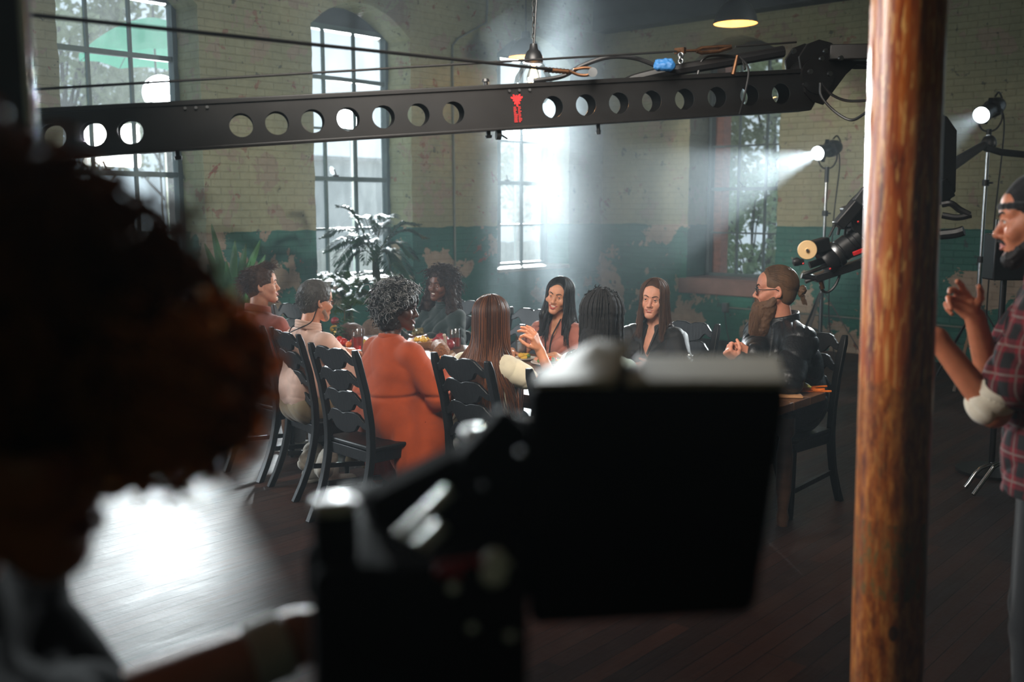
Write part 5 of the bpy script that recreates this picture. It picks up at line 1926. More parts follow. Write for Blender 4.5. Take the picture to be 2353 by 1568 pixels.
# serving spoon standing in the salad
p = on_table(1026, 812)
t = thing('serving_spoon', 'pale serving spoon sticking up behind the seeded loaf', 'spoon', p)
MB().tube([(0, 0, 0.03), (0.01, -0.02, 0.10), (0.02, -0.04, 0.135)], [0.006, 0.008, 0.012], 8).obj('spoon_handle', mat('horn_white', (214, 206, 190), 0.35), t)
MB().ell((0, 0, 0.02), (0.022, 0.016, 0.016), None, 12, 8).obj('spoon_bowl', mat('horn_white', (214, 206, 190), 0.35), t)
# salads on plates
def salad(px, py, r, label, seed, n=14, cols=None):
    p = on_table(px, py)
    plate(p, r, label)
    rr = random.Random(seed)
    for k in range(n):
        a, d = rr.uniform(0, 6.28), r * 0.6 * math.sqrt(rr.random())
        m, nm = rr.choice(cols or [(M_ORG, 'carrot_piece'), (M_GRN, 'salad_leaf'), (M_YEL, 'pepper_piece'), (M_TOM, 'tomato_piece'), (M_GRN, 'salad_leaf')])
        what = nm.replace('_', ' ')
        lump((p.x + d * math.cos(a), p.y + d * math.sin(a), TZ + 0.022 + 0.02 * (1 - d / (r * 0.6)) + 0.004 * rr.random()), (rr.uniform(0.014, 0.026), rr.uniform(0.010, 0.018), rr.uniform(0.008, 0.014)), m, nm, what + ' on the ' + label[:60].split(' plate')[0] + ' plate', 'food', seed * 50 + k, 0.35, group=what + 's on the ' + label.split(' plate')[0] + ' plate')
salad(1018, 838, 0.12, 'orange and green salad plate before the loaf', 3, 18, [(M_ORG, 'carrot_piece'), (M_GRN, 'salad_leaf'), (M_ORG, 'carrot_piece')])
salad(1262, 838, 0.12, 'mixed salad plate before the wavy-haired woman', 5, 18)
salad(1052, 872, 0.09, 'small dark snack plate at the near table edge', 7, 12, [(M_CRUST, 'nut_piece'), (M_OLV, 'olive_piece'), (M_ORG, 'carrot_piece')])
salad(1205, 828, 0.08, 'yellow garnish plate by the water glass', 9, 9, [(M_YEL, 'pepper_piece'), (M_GRN, 'salad_leaf')])
# centrepiece at the far end: dark round loaf, lemons, tomatoes, leaves
p = on_table(806, 778)
t = thing('round_loaf', 'dark round loaf at the far end of the table', 'bread', (p.x, p.y, TZ))
S = Soft().el((0, 0, 0.045), (0.11, 0.11, 0.075), 0.02)
S.noise = lumps(0.004, 50)
S.cut((0, 0, 0.001), (0, 0, -1))
S.obj('crust', 0.005, mat('dark_rye_crust', (76, 52, 40), 0.7, vary=0.4, scale=40, bump=0.4), t)
for k, (x, y, m, r, lb) in enumerate(((768, 766, M_YEL, 0.034, 'yellow lemon beside the dark round loaf on its left'), (776, 776, M_YEL, 0.034, 'yellow lemon nearest the tall tumbler'), (790, 796, M_TOM, 0.030, 'red tomato in front of the dark round loaf'), (802, 800, M_ORG, 0.024, 'small orange tomato between red ones'), (812, 794, M_TOM, 0.026, 'red tomato beside the tall tumbler'), (780, 790, M_TOM, 0.028, 'red tomato under the leafy sprig'), (838, 800, M_YEL, 0.03, 'yellow lemon behind the woman in orange'), (770, 748, M_POM, 0.036, 'dark red pomegranate at the far end by the leafy sprig'))):
    p = on_table(x, y)
    lump((p.x, p.y, TZ + r), r, m, 'lemon' if m is M_YEL else 'pomegranate' if m is M_POM else 'tomato', lb, 'fruit', 60 + k, 0.08, stem=M_STEM)
def sprig(p, label, seed, n=26, L=0.16, h=0.22):
    rr = random.Random(seed)
    t = thing('leafy_sprig', label, 'greenery', p)
    st, lf = MB(), MB()
    st.tube([(0, 0, 0.0), (0.02, 0.01, h * 0.5), (0.0, 0.03, h)], [0.006, 0.005, 0.002], 6)
    for k in range(n):
        a, z = rr.uniform(0, 6.28), h * rr.uniform(0.1, 1.0)
        d = Vector((math.cos(a), math.sin(a), rr.uniform(-0.1, 0.8))).normalized()
        o = Vector((0.01, 0.02, z))
        s_ = d.cross(Vector((0, 0, 1))).normalized()
        l = L * rr.uniform(0.5, 1)
        w = l * 0.16
        nrm = s_.cross(d)
        lf.add([o, o + d * l * 0.5 + s_ * w, o + d * l - Vector((0, 0, 0.25 * l)), o + d * l * 0.5 - s_ * w, o + d * l * 0.5 + nrm * 0.004 + Vector((0, 0, 0.006))], [(0, 1, 4), (1, 2, 4), (2, 3, 4), (3, 0, 4)])
    st.obj('stem', M_STEM, t)
    lf.obj('foliage', M_DGRN, t)
sprig(on_table(786, 772), 'dark leafy sprig lying among the fruit at the far table end', 3)
sprig(on_table(768, 784), 'leafy herb sprig before the man in the pale pink shirt', 8, 30, 0.10, 0.10)
# near end of the table: a folded cloth with a cob of corn and carrot sticks
p = on_table(1830, 914)
t = thing('serving_board', 'thin wooden board with a green pod and carrot sticks at the near table end', 'board', (p.x - 0.12, p.y - 0.02, TZ), R(35))
MB().bb((-0.14, -0.09, 0.001), (0.14, 0.09, 0.014)).obj('board_top', M_WOODB, t, bevel=0.004)
for k in range(7):
    q = on_table(1845 + k * 7, 902 - (k % 3) * 4)
    a = R(38 + 9 * (k % 3))
    c = MB().bar((-0.055, 0, 0), (0.055, 0, 0), 0.010, 0.010).obj('carrot_stick', M_ORG, smooth=False, bevel=0.002)
    c.location = (q.x, q.y, TZ + 0.007 + 0.006 * (k % 2))
    c.rotation_euler = (0, 0, a)
    tag(c, 'orange carrot stick scattered on the near end of the table', 'carrot', 'carrot sticks at the near table end')
q = on_table(1832, 902)
t = thing('green_pepper', 'long yellow-green pepper lying at the near table end', 'pepper', (q.x, q.y, TZ + 0.035), R(20))
MB().tube(spline([(-0.07, 0, 0), (-0.03, 0.006, 0.006), (0.03, 0.004, 0.006), (0.075, -0.01, 0.0)], 5), [0.012, 0.019, 0.022, 0.023, 0.023, 0.023, 0.022, 0.021, 0.021, 0.02, 0.019, 0.016, 0.013, 0.01, 0.007, 0.003], 12).obj('flesh', mat('pale_green_skin', (170, 168, 78), 0.35, vary=0.2, scale=20), t)
MB().tube([(-0.07, 0, 0), (-0.10, 0.006, 0.012)], [0.006, 0.004], 6).obj('stem', M_DGRN, t)
# ------------------------------------------------------------------ camera crane across the room
M_ROPE = mat('steel_wire_rope', (46, 45, 44), 0.5, 0.7, vary=0.4, scale=300, stretch=(1, 1, 1))
M_BRONZE = mat('worn_bronze_fitting', (92, 64, 44), 0.45, 0.9, vary=0.3, scale=30)
M_STEEL = mat('dull_steel', (120, 122, 124), 0.35, 1.0, vary=0.15)
M_BOOM = mat('black_anodised_boom', (17, 16, 16), 0.38, vary=0.2, scale=4)
DL, DR = 3.85, 4.75
BA, BB_ = P(60, 309, DL), P(1850, 206, DR)                 # boom axis on its near face
crane = thing('camera_crane', 'black camera crane boom with a row of round holes spanning the room', 'camera crane', (BA.x, BA.y, 0))
ex = (BB_ - BA).normalized()
en = Vector((-ex.y, ex.x, 0)).normalized()                  # away from the viewer
ez = ex.cross(en) if ex.cross(en).z > 0 else -ex.cross(en)
LB = (BB_ - BA).length
def bx(px, off=0.0):
    """distance along the boom of picture column px on the near face"""
    lo, hi = -0.5, LB + 0.5
    r, _ = ray(px, 784)
    nrm = Vector((r.y, -r.x, 0))
    # vertical plane through the eye and that column
    o = BA - Vector((0, 0, EYE))
    return -(o.dot(nrm)) / ex.dot(nrm)
HB, TB, WL_ = 0.19, 0.105, 0.004
holes_px = [150, 240, 324, 572, 652, 732, 811, 890, 968, 1046, 1267, 1341, 1414, 1487, 1560, 1632, 1704, 1774]
RAD = 0.047
s_end = bx(1848)
def plate_frame(off):
    return lambda x, y, z: BA + ex * x + en * (off + y) + ez * z
def circ(x, z, r, n=28):
    return [(x + r * math.cos(2 * math.pi * k / n), z + r * math.sin(2 * math.pi * k / n)) for k in range(n)]
xl = -0.35
outl = [(xl, -HB / 2), (s_end - 0.02, -HB / 2), (s_end + 0.012, -HB / 2 + 0.05), (s_end - 0.02, HB / 2), (xl, HB / 2)]
hl_ = [circ(bx(h), -0.012, RAD) for h in holes_px]
mb = holed(outl, hl_, WL_, plate_frame(0.0))
holed(outl, hl_, WL_, plate_frame(TB - WL_), mb)
for z in (-HB / 2, HB / 2 - WL_):
    mb.prism([(xl, z), (s_end - 0.02, z), (s_end - 0.02, z + WL_), (xl, z + WL_)], WL_ * 0.5, TB - WL_ * 0.5, plate_frame(0))
mb.obj('boom', M_BOOM, crane, world=True, smooth=False)
# flange strips along the top and bottom edges
for z, w in ((HB / 2 - 0.01, 0.02), (-HB / 2 + 0.004, 0.012)):
    a, b2 = BA + ex * xl + en * -0.003 + ez * z, BA + ex * (s_end - 0.03) + en * -0.003 + ez * z
    MB().bar(a, b2, 0.010, w).obj('edge_strip', M_BOOM, crane, world=True, bevel=0.003)
def bp(px, z=0.0, n=-0.005):
    return BA + ex * bx(px) + en * n + ez * z
for px in (452, 476, 501, 1172, 1194, 1217):
    MB().cyl(bp(px, HB / 2 - 0.030), bp(px, HB / 2 - 0.030, -0.012), 0.006, n=10).obj('rivet', M_STEEL, crane, world=True)
# a red emblem and a column of red lettering blocks on the boom's side
em = MB()
pts = []
for k in range(30):
    a = 2 * math.pi * k / 30
    r = 0.023 * (1.0 if k % 3 else 0.62) * (1 + 0.25 * math.sin(3 * a))
    pts.append((r * math.cos(a), r * math.sin(a) * 1.05))
em.prism(pts, -0.003, -0.001, lambda x, y, z: bp(1188, 0.028) + ex * x + en * (y + 0.004) + ez * z)
em.obj('red_emblem', mat('signal_red_decal', (214, 22, 24), 0.5, vary=0.2, scale=60), crane, world=True, smooth=False)
rr = random.Random(3)
lt = MB()
for k in range(11):
    z = -0.006 - k * 0.0062
    for x0 in ((-0.014, 0.004), (0.006, 0.022)):
        w = rr.uniform(0.5, 1.0)
        lt.prism([(x0[0], z), (x0[0] + (x0[1] - x0[0]) * w, z), (x0[0] + (x0[1] - x0[0]) * w, z + 0.0042), (x0[0], z + 0.0042)], -0.003, -0.001, lambda x, y, zz: bp(1186, 0.0) + ex * x + en * (y + 0.004) + ez * zz)
lt.obj('red_lettering', mat('dim_red_decal', (150, 22, 22), 0.55, vary=0.3, scale=80), crane, world=True, smooth=False)
# clamps, bolts and knobs along the edges
def knob(px, z, up, name='clamp_knob', r=0.016):
    a = bp(px, z, TB * 0.4)
    m = MB().cyl(a, a + ez * up * 0.6, 0.010, n=10).cyl(a + ez * up * 0.6, a + ez * up, r, r * 0.8, n=14)
    m.obj(name, M_BLACK, crane, world=True)
knob(421, -HB / 2, -0.035)
knob(1128, HB / 2, 0.03, 'boom_bolt', 0.018)
knob(1125, -HB / 2, -0.03)
knob(1372, -HB / 2, -0.045, 'boom_bolt', 0.012)
a = bp(1142, -HB / 2 - 0.018, TB * 0.4)
MB().cyl(a, a + ex * 0.02 + ez * -0.002, 0.021, n=14).tube([a + ex * 0.02, a + ex * 0.05 - ez * 0.02], 0.004, 6).obj('thumb_screw', M_BLACK, crane, world=True)
# steel ropes
def wire(name, pts, r, m=M_ROPE, n=8, sub=8, par=crane):
    o = MB().tube(spline(pts, sub) if len(pts) > 2 else pts, r, n)
    return o.obj(name, m, par, world=True)
wire('wire_rope', [P(52, 32, 2.6), P(1268, 160, 4.36)], 0.0062)
wire('wire_rope', [P(70, 206, 3.5), P(1556, 118, 4.55)], 0.0048)
wire('wire_rope', [P(1690, 107, 4.6), P(1830, 97, 4.66)], 0.0045)
# eye splice and shackle on the boom's back
sp = [P(1250, 160, 4.36), P(1308, 165, 4.38)]
MB().tube([sp[0] + (sp[1] - sp[0]) * (i / 14) for i in range(15)], [0.010 + 0.0025 * (i % 2) for i in range(15)], 10).obj('rope_splice', M_BRONZE, crane, world=True)
wire('shackle', [P(1308, 163, 4.38), P(1330, 172, 4.38), P(1352, 172, 4.38), P(1362, 160, 4.38), P(1345, 156, 4.38), P(1318, 160, 4.38)], 0.0065, M_BRONZE)
MB().cyl(P(1362, 166, 4.34), P(1362, 166, 4.42), 0.020, n=16).obj('shackle_bolt', M_STEEL, crane, world=True)
# turnbuckle and its lug
wire('turnbuckle', [P(1555, 118, 4.55), P(1600, 116, 4.56)], 0.006, M_BRONZE)
m = MB().box(P(1563, 117, 4.56), (0.05, 0.02, 0.026)).tube([P(1600, 117, 4.56), P(1612, 111, 4.57), P(1650, 108, 4.58), P(1680, 107, 4.59)], 0.009, 8).tube([P(1600, 117, 4.56), P(1612, 121, 4.57), P(1650, 118, 4.58), P(1680, 108, 4.59)], 0.009, 8)
m.obj('turnbuckle_body', M_BRONZE, crane, world=True)
for k in range(3):
    c = P(1565, 127 + 7 * k, 4.55)
    MB().lathe([(0.011 + 0.004 * math.cos(t_), 0.004 * math.sin(t_)) for t_ in np.linspace(0, 6.28, 9)[:-1]], c, (1, 0, 0) if k % 2 else (0, 1, 0.2), 12, closed=True).obj('chain_link', M_STEEL, crane, world=True)
# black hose looping over the rope with blue tape at its end
wire('hose', [P(1225, 186, 4.42), P(1290, 176, 4.44), P(1340, 150, 4.46), P(1400, 131, 4.48), P(1460, 134, 4.5), P(1520, 156, 4.52), P(1560, 166, 4.55)], 0.010, M_BLACK)
wire('hose', [P(1430, 196, 4.62), P(1470, 180, 4.62), P(1560, 160, 4.62), P(1680, 140, 4.66), P(1800, 118, 4.7)], 0.026, M_BLACK)
bt = Soft().rc(P(1512, 152, 4.5), P(1540, 152, 4.5), 0.020, 0.024, 0.01).rc(P(1508, 140, 4.5), P(1542, 138, 4.5), 0.007, 0.007, 0.012)
bt.noise = lumps(0.003, 160)
bt.obj('blue_tape', 0.004, mat('blue_cloth_tape', (26, 84, 134), 0.6, vary=0.2), crane, world=True)
wire('cable', [P(1602, 178, 4.62), P(1612, 140, 4.62), P(1640, 128, 4.62), P(1700, 133, 4.64), P(1712, 160, 4.62)], 0.006, M_BLACK)
wire('cable', [P(1700, 130, 4.55), P(1720, 160, 4.54), P(1712, 215, 4.53), P(1700, 262, 4.56)], 0.005, M_BLACK)
MB().tube([P(1694, 128, 4.55), P(1684, 172, 4.53)], [0.007, 0.010], 8).obj('connector_plug', M_BRONZE, crane, world=True)
# the crane's nose: pivoting side plates, gusset and the arm that goes on past the post
ns = [(1800, 128), (1822, 98), (1855, 86), (1888, 92), (1920, 112), (1945, 108), (2000, 104), (2060, 106), (2060, 140), (2000, 142), (1960, 140), (1930, 165), (1900, 200), (1868, 238), (1838, 230), (1816, 210)]
for off, nm in ((-0.012, 'nose_plate'), (TB + 0.004, 'nose_plate')):
    V = []
    base = [P(x, y, 4.70) for x, y in ns]
    o_ = P(1850, 160, 4.70)
    pl = []
    for b_ in base:
        d = b_ - o_
        pl.append((d.dot(Vector((ex.x, ex.y, 0)).normalized()), d.z))
    MB().prism(pl, 0, 0.012, lambda x, y, z: bp(1850, 0, off) * 1.0 + Vector((ex.x, ex.y, 0)).normalized() * x + en * y + Vector((0, 0, z + (o_.z - bp(1850, 0, off).z)))).obj(nm, M_BOOM, crane, world=True, smooth=False, bevel=0.003)
for (x, y) in ((1822, 118), (1895, 118), (1930, 134), (1886, 135), (1860, 165), (1905, 170), (1848, 195)):
    c = P(x, y, 4.655)
    MB().cyl(c, c - en * 0.014, 0.011, n=12).obj('nose_bolt', M_STEEL if x != 1848 else M_BLACK, crane, world=True)
c = bp(1852, 0.06, -0.02)
MB().cyl(c, c + en * 0.16, 0.085, n=32).obj('pivot_drum', M_BOOM, crane, world=True)
arm0, arm1 = P(1905, 122, 4.76), P(2110, 118, 4.66)
MB().bar(arm0, arm1, 0.07, 0.07).obj('nose_arm', M_BOOM, crane, world=True, bevel=0.006)
for pts in ([P(1885, 190, 4.66), P(1888, 222, 4.66), P(1918, 256, 4.64), P(1955, 276, 4.6), P(1985, 262, 4.55), P(2010, 240, 4.5)], [P(1888, 192, 4.68), P(1912, 218, 4.68), P(1950, 232, 4.66), P(2010, 230, 4.6)]):
    wire('cable', pts, 0.0065, M_BLACK)
# remote head: vertical plate hanging on the far side of the post, with handles
hp_ = MB()
q0 = [(2140, 250), (2178, 268), (2200, 300), (2197, 440), (2178, 470), (2140, 470)]
o_ = P(2160, 360, 4.5)
hp_.prism([((P(x, y, 4.5) - o_).dot(CAMR), (P(x, y, 4.5) - o_).z) for x, y in q0], 0, 0.06, lambda x, y, z: o_ + CAMR * x + CAMF * y + Vector((0, 0, z)))
hp_.obj('head_plate', M_BOOM, crane, world=True, smooth=False, bevel=0.006)
MB().bar(P(2095, 110, 4.66), P(2095, 290, 4.56), 0.06, 0.06).obj('head_column', M_BOOM, crane, world=True, bevel=0.005)
MB().bar(P(2180, 430, 4.5), P(2030, 520, 4.45), 0.05, 0.09).obj('head_cradle', M_BOOM, crane, world=True, bevel=0.006)
for pts, r in (([P(2165, 470, 4.45), P(2185, 468, 4.43), P(2205, 482, 4.42), P(2228, 494, 4.4)], 0.014), ([P(2165, 495, 4.45), P(2200, 500, 4.42), P(2232, 494, 4.4)], 0.014), ([P(2160, 540, 4.45), P(2195, 536, 4.42), P(2215, 530, 4.4)], 0.022)):
    wire('head_handle', pts, r, M_BLACK)
# the mast that carries the boom stands just left of the picture's edge
m = MB().bar(P(5, 100, 1.62) * 1.0 - Vector((0, 0, 1.9)) + Vector((0, 0, 0)), P(5, 100, 1.62) + Vector((0, 0, 0.7)), 0.075, 0.06, up=CAMF)
mast = m.obj('mast', M_BOOM, crane, world=True, bevel=0.006)
cst = P(57, 140, 1.60)
MB().bar(cst + Vector((0, 0, -0.10)), cst + Vector((0, 0, 0.3)), 0.012, 0.012, up=CAMF).obj('mast_highlight', M_CHROME, crane, world=True, bevel=0.003)  # chrome strip added to stand for the highlight along the mast's edge
b0 = P(5, 280, 1.62)
MB().bar(b0, BA + ex * -0.3 + en * 0.05, 0.07, 0.10).obj('mast_link', M_BOOM, crane, world=True, bevel=0.006)

# ------------------------------------------------------------------ the film camera riding on the head
fc = thing('film_camera', 'black cinema camera hanging at the crane head with a pale follow-focus wheel', 'film camera', P(1960, 560, 4.4))
LD = 4.40
def q(px, py, d=LD):
    return P(px, py, d)
la, lb2 = q(1905, 575), q(1990, 512)
ax = (la - lb2).normalized()
MB().bar(q(1950, 520, 4.42), q(2090, 470, 4.42), 0.12, 0.17).obj('camera_body', M_BLACK, fc, world=True, bevel=0.008)
MB().lathe([(0.040, 0), (0.050, 0.006), (0.050, 0.03), (0.046, 0.032), (0.046, 0.05), (0.052, 0.055), (0.052, 0.10), (0.048, 0.104), (0.048, 0.14), (0.056, 0.15), (0.060, 0.19), (0.058, 0.195), (0.050, 0.19), (0.0, 0.17)], q(1975, 545), ax, 28).obj('lens', M_BLACK, fc, world=True)
MB().lathe([(0.0585, 0.0), (0.0595, 0.004), (0.0595, 0.020), (0.0585, 0.024)], q(1975, 545) + ax * 0.112, ax, 28).obj('lens_ring', M_STEEL, fc, world=True)
wc = q(1855, 574, 4.33)
wn = (-(CAMF) * 0.93 - CAMR * 0.25 + Vector((0, 0, -0.05))).normalized()
MB().lathe([(0.0, 0.0), (0.040, 0.0), (0.041, 0.003), (0.041, 0.018), (0.039, 0.021), (0.010, 0.021), (0.008, 0.027), (0.0, 0.027)], wc, wn, 32).obj('follow_focus_wheel', mat('cream_marking_disc', (226, 190, 140), 0.5, vary=0.08), fc, world=True)
MB().cyl(wc - wn * 0.001 + wn * 0.02, wc + wn * 0.032, 0.006, n=10).obj('wheel_screw', M_STEEL, fc, world=True)
MB().bar(wc - wn * 0.01, q(1900, 560, 4.38), 0.05, 0.06).obj('focus_gearbox', M_BLACK, fc, world=True, bevel=0.006)
for a_, b_, r, nm, mm in (((1845, 632), (2000, 572), 0.009, 'support_rod', M_STEEL), ((1850, 648), (2005, 590), 0.009, 'support_rod', M_STEEL), ((1842, 634), (1870, 640), 0.012, 'lever', M_BLACK), ((1860, 610), (2000, 560), 0.016, 'dovetail_bar', M_BLACK)):
    MB().cyl(q(*a_), q(*b_), r, n=12).obj(nm, mm, fc, world=True)
MB().bar(q(1870, 640, 4.42), q(2010, 595, 4.42), 0.07, 0.035).obj('base_plate', M_BLACK, fc, world=True, bevel=0.004)
MB().lathe([(0.0, 0), (0.016, 0.002), (0.020, 0.012), (0.016, 0.03), (0.0, 0.034)], q(1838, 600), (-ax.x * -1, -ax.y * -1, -0.2), 14).obj('focus_motor', M_BLACK, fc, world=True)
MB().tube([q(1828, 603), q(1846, 602)], [0.016, 0.013], 12).obj('focus_motor', M_BLACK, fc, world=True)
MB().bar(q(1925, 520, 4.36), q(1990, 445, 4.36), 0.06, 0.05).obj('accessory_box', M_BLACK, fc, world=True, bevel=0.006)
MB().bar(q(1975, 470, 4.34), q(1998, 440, 4.34), 0.03, 0.07).obj('accessory_box', mat('dark_grey_plastic', (58, 60, 62), 0.45), fc, world=True, bevel=0.004)
M_REDP = mat('red_plastic', (200, 30, 34), 0.4)
MB().bar(q(1960, 584, 4.34), q(1992, 572, 4.34), 0.012, 0.018).obj('red_bracket', M_REDP, fc, world=True, bevel=0.002)
for x, y in ((1972, 510), (1908, 618), (1846, 606)):
    MB().ell(q(x, y, 4.33), (0.005, 0.005, 0.005), None, 8, 6).obj('red_button', M_REDP, fc, world=True)
for pts, r in (([q(1925, 540), q(1935, 500), q(1950, 470), q(1975, 445), q(1995, 440)], 0.007), ([q(1940, 545), q(1948, 505), q(1968, 478), q(1990, 470)], 0.006), ([q(1890, 640), q(1885, 660), q(1900, 672), q(1920, 655), q(1932, 620), q(1930, 590)], 0.006), ([q(1960, 500), q(1958, 535), q(1972, 560), q(1990, 555)], 0.006), ([q(1930, 525), q(1960, 520), q(1975, 495), q(1995, 500)], 0.005), ([q(1905, 545), q(1918, 520), q(1932, 512)], 0.005)):
    wire('cable', pts, r, M_BLACK, par=fc)
MB().tube([q(1884, 640), q(1890, 664)], [0.009, 0.011], 10).obj('connector_plug', M_BRONZE, fc, world=True)
MB().tube([q(1940, 510), q(1952, 494)], [0.009, 0.010], 10).obj('connector_plug', M_BRONZE, fc, world=True)

# ------------------------------------------------------------------ spotlights on stands
def spotlight(lens_px, d, toward, label, stand_px, floor_py, boxy=False, s=1.0, legpx=None, power=260):
    c = P(lens_px[0], lens_px[1], d)
    ax_ = (Vector(toward) - c).normalized()
    sx = P(stand_px[0], stand_px[1], d + 0.12)
    t = thing('spotlight', label, 'spotlight', (sx.x, sx.y, 0), group='profile spotlights on stands')
    MB().lathe([(0.052 * s, -0.50 * s), (0.085 * s, -0.46 * s), (0.105 * s, -0.36 * s), (0.10 * s, -0.27 * s), (0.074 * s, -0.25 * s), (0.074 * s, -0.08 * s), (0.092 * s, -0.07 * s), (0.094 * s, 0.02 * s), (0.088 * s, 0.02 * s), (0.084 * s, -0.03 * s)], c, ax_, 24).obj('lamp_body', M_BLACK, t, world=True)
    for k in range(4):
        aa = k * 1.57 + 0.5
        x_ = ax_.orthogonal().normalized()
        y_ = ax_.cross(x_)
        o = c - ax_ * 0.17 * s + (x_ * math.cos(aa) + y_ * math.sin(aa)) * 0.085 * s
        MB().bar(o, o + (x_ * math.cos(aa) + y_ * math.sin(aa)) * 0.06 * s, 0.05 * s, 0.006).obj('shutter_blade', M_BLACK, t, world=True)
    MB().lathe([(0.0, 0.012 * s), (0.05 * s, 0.006 * s), (0.084 * s, -0.006 * s)], c - ax_ * 0.012, ax_, 24).obj('lens', emit('spot_lens', (0.86, 0.97, 1.0), 22.0), t, world=True)
    side = ax_.cross(Vector((0, 0, 1))).normalized()
    piv = c - ax_ * 0.24 * s
    low = piv - Vector((0, 0, 0.22 * s))
    MB().tube(spline([piv + side * 0.12 * s, piv + side * 0.125 * s - Vector((0, 0, 0.12 * s)), low + side * 0.06 * s, low - side * 0.06 * s, piv - side * 0.125 * s - Vector((0, 0, 0.12 * s)), piv - side * 0.12 * s], 5), 0.010 * s, 8).obj('yoke', M_BLACK, t, world=True)
    MB().tube(spline([c - ax_ * 0.5 * s, c - ax_ * 0.56 * s + Vector((0, 0, 0.04)), c - ax_ * 0.46 * s + Vector((0, 0, 0.12)), c - ax_ * 0.36 * s + Vector((0, 0, 0.10))], 4), 0.009, 7).obj('rear_handle', M_BLACK, t, world=True)
    bx0 = low.x, low.y
    MB().cyl((low.x, low.y, low.z + 0.01), (low.x, low.y, low.z - 0.16), 0.024, n=14).obj('spigot', M_BLACK, t, world=True)
    MB().cyl((low.x, low.y, 0.55), (low.x, low.y, low.z - 0.14), 0.017, n=14).obj('riser', M_CHROME, t, world=True)
    MB().cyl((low.x, low.y, 0.30), (low.x, low.y, 1.25), 0.024, n=14).obj('stand_column', M_CHROME, t, world=True)
    for z in (1.25, low.z - 0.5):
        MB().cyl((low.x, low.y, z - 0.03), (low.x, low.y, z + 0.03), 0.033, n=12).tube([(low.x, low.y, z), (low.x + 0.07, low.y - 0.02, z)], 0.009, 7).obj('stand_collar', M_BLACK, t, world=True)
    for k in range(3):
        aa = k * 2.094 + 0.5
        f_ = Vector((low.x + 0.52 * math.cos(aa), low.y + 0.52 * math.sin(aa), 0.012))
        MB().bar((low.x + 0.03 * math.cos(aa), low.y + 0.03 * math.sin(aa), 0.80), f_, 0.028, 0.012).obj('leg', M_STEEL, t, world=True)
        MB().bar((low.x, low.y, 0.36), Vector((low.x, low.y, 0.36)) * 0.45 + Vector((low.x + 0.275 * math.cos(aa), low.y + 0.275 * math.sin(aa), 0.41)) * 0.55, 0.02, 0.008).obj('leg_brace', M_STEEL, t, world=True)
    pw = [c - ax_ * 0.5 * s, Vector((low.x + 0.12, low.y + 0.05, low.z)), Vector((low.x + 0.10, low.y, 1.6)), Vector((low.x + 0.09, low.y, 0.6)), Vector((low.x + 0.2, low.y, 0.02))]
    MB().tube(spline(pw, 8), 0.007, 6).obj('power_cable', M_BLACK, t, world=True)
    lamp('SPOT', 'profile_beam', c + ax_ * 0.03, power, (0.88, 0.97, 1.0), c + ax_ * 5, spot_size=R(24), spot_blend=0.25, shadow_soft_size=0.05)
    return t
spotlight((1880, 352), 11.0, P(1500, 480, 9.0), 'black spotlight throwing a pale beam, on a stand by the end-wall window', (1910, 380), 750, power=1500, s=0.88)
spotlight((2256, 264), 9.6, P(1900, 480, 7.6), 'black spotlight high on a chrome stand beyond the wooden post', (2278, 290), 800, power=2000, s=0.88)
# padded clamp arm on the second stand
s2 = P(2272, 330, 9.3)
t = thing('clamp_arm', 'black padded arm clamped across the chrome stand beyond the post', 'arm', s2)
MB().tube([P(2120, 420, 9.1), P(2190, 378, 9.15), P(2262, 332, 9.25)], [0.05, 0.055, 0.035], 12).obj('padded_arm', mat('black_foam', (16, 16, 17), 0.9), t, world=True)
MB().tube([P(2262, 338, 9.25), P(2300, 350, 9.3), P(2420, 362, 9.3)], [0.03, 0.032, 0.03], 12).obj('padded_arm', mat('black_foam', (16, 16, 17), 0.9), t, world=True)
MB().ell(s2, (0.07, 0.05, 0.08), None, 14, 10).obj('grip_head', M_BLACK, t, world=True)
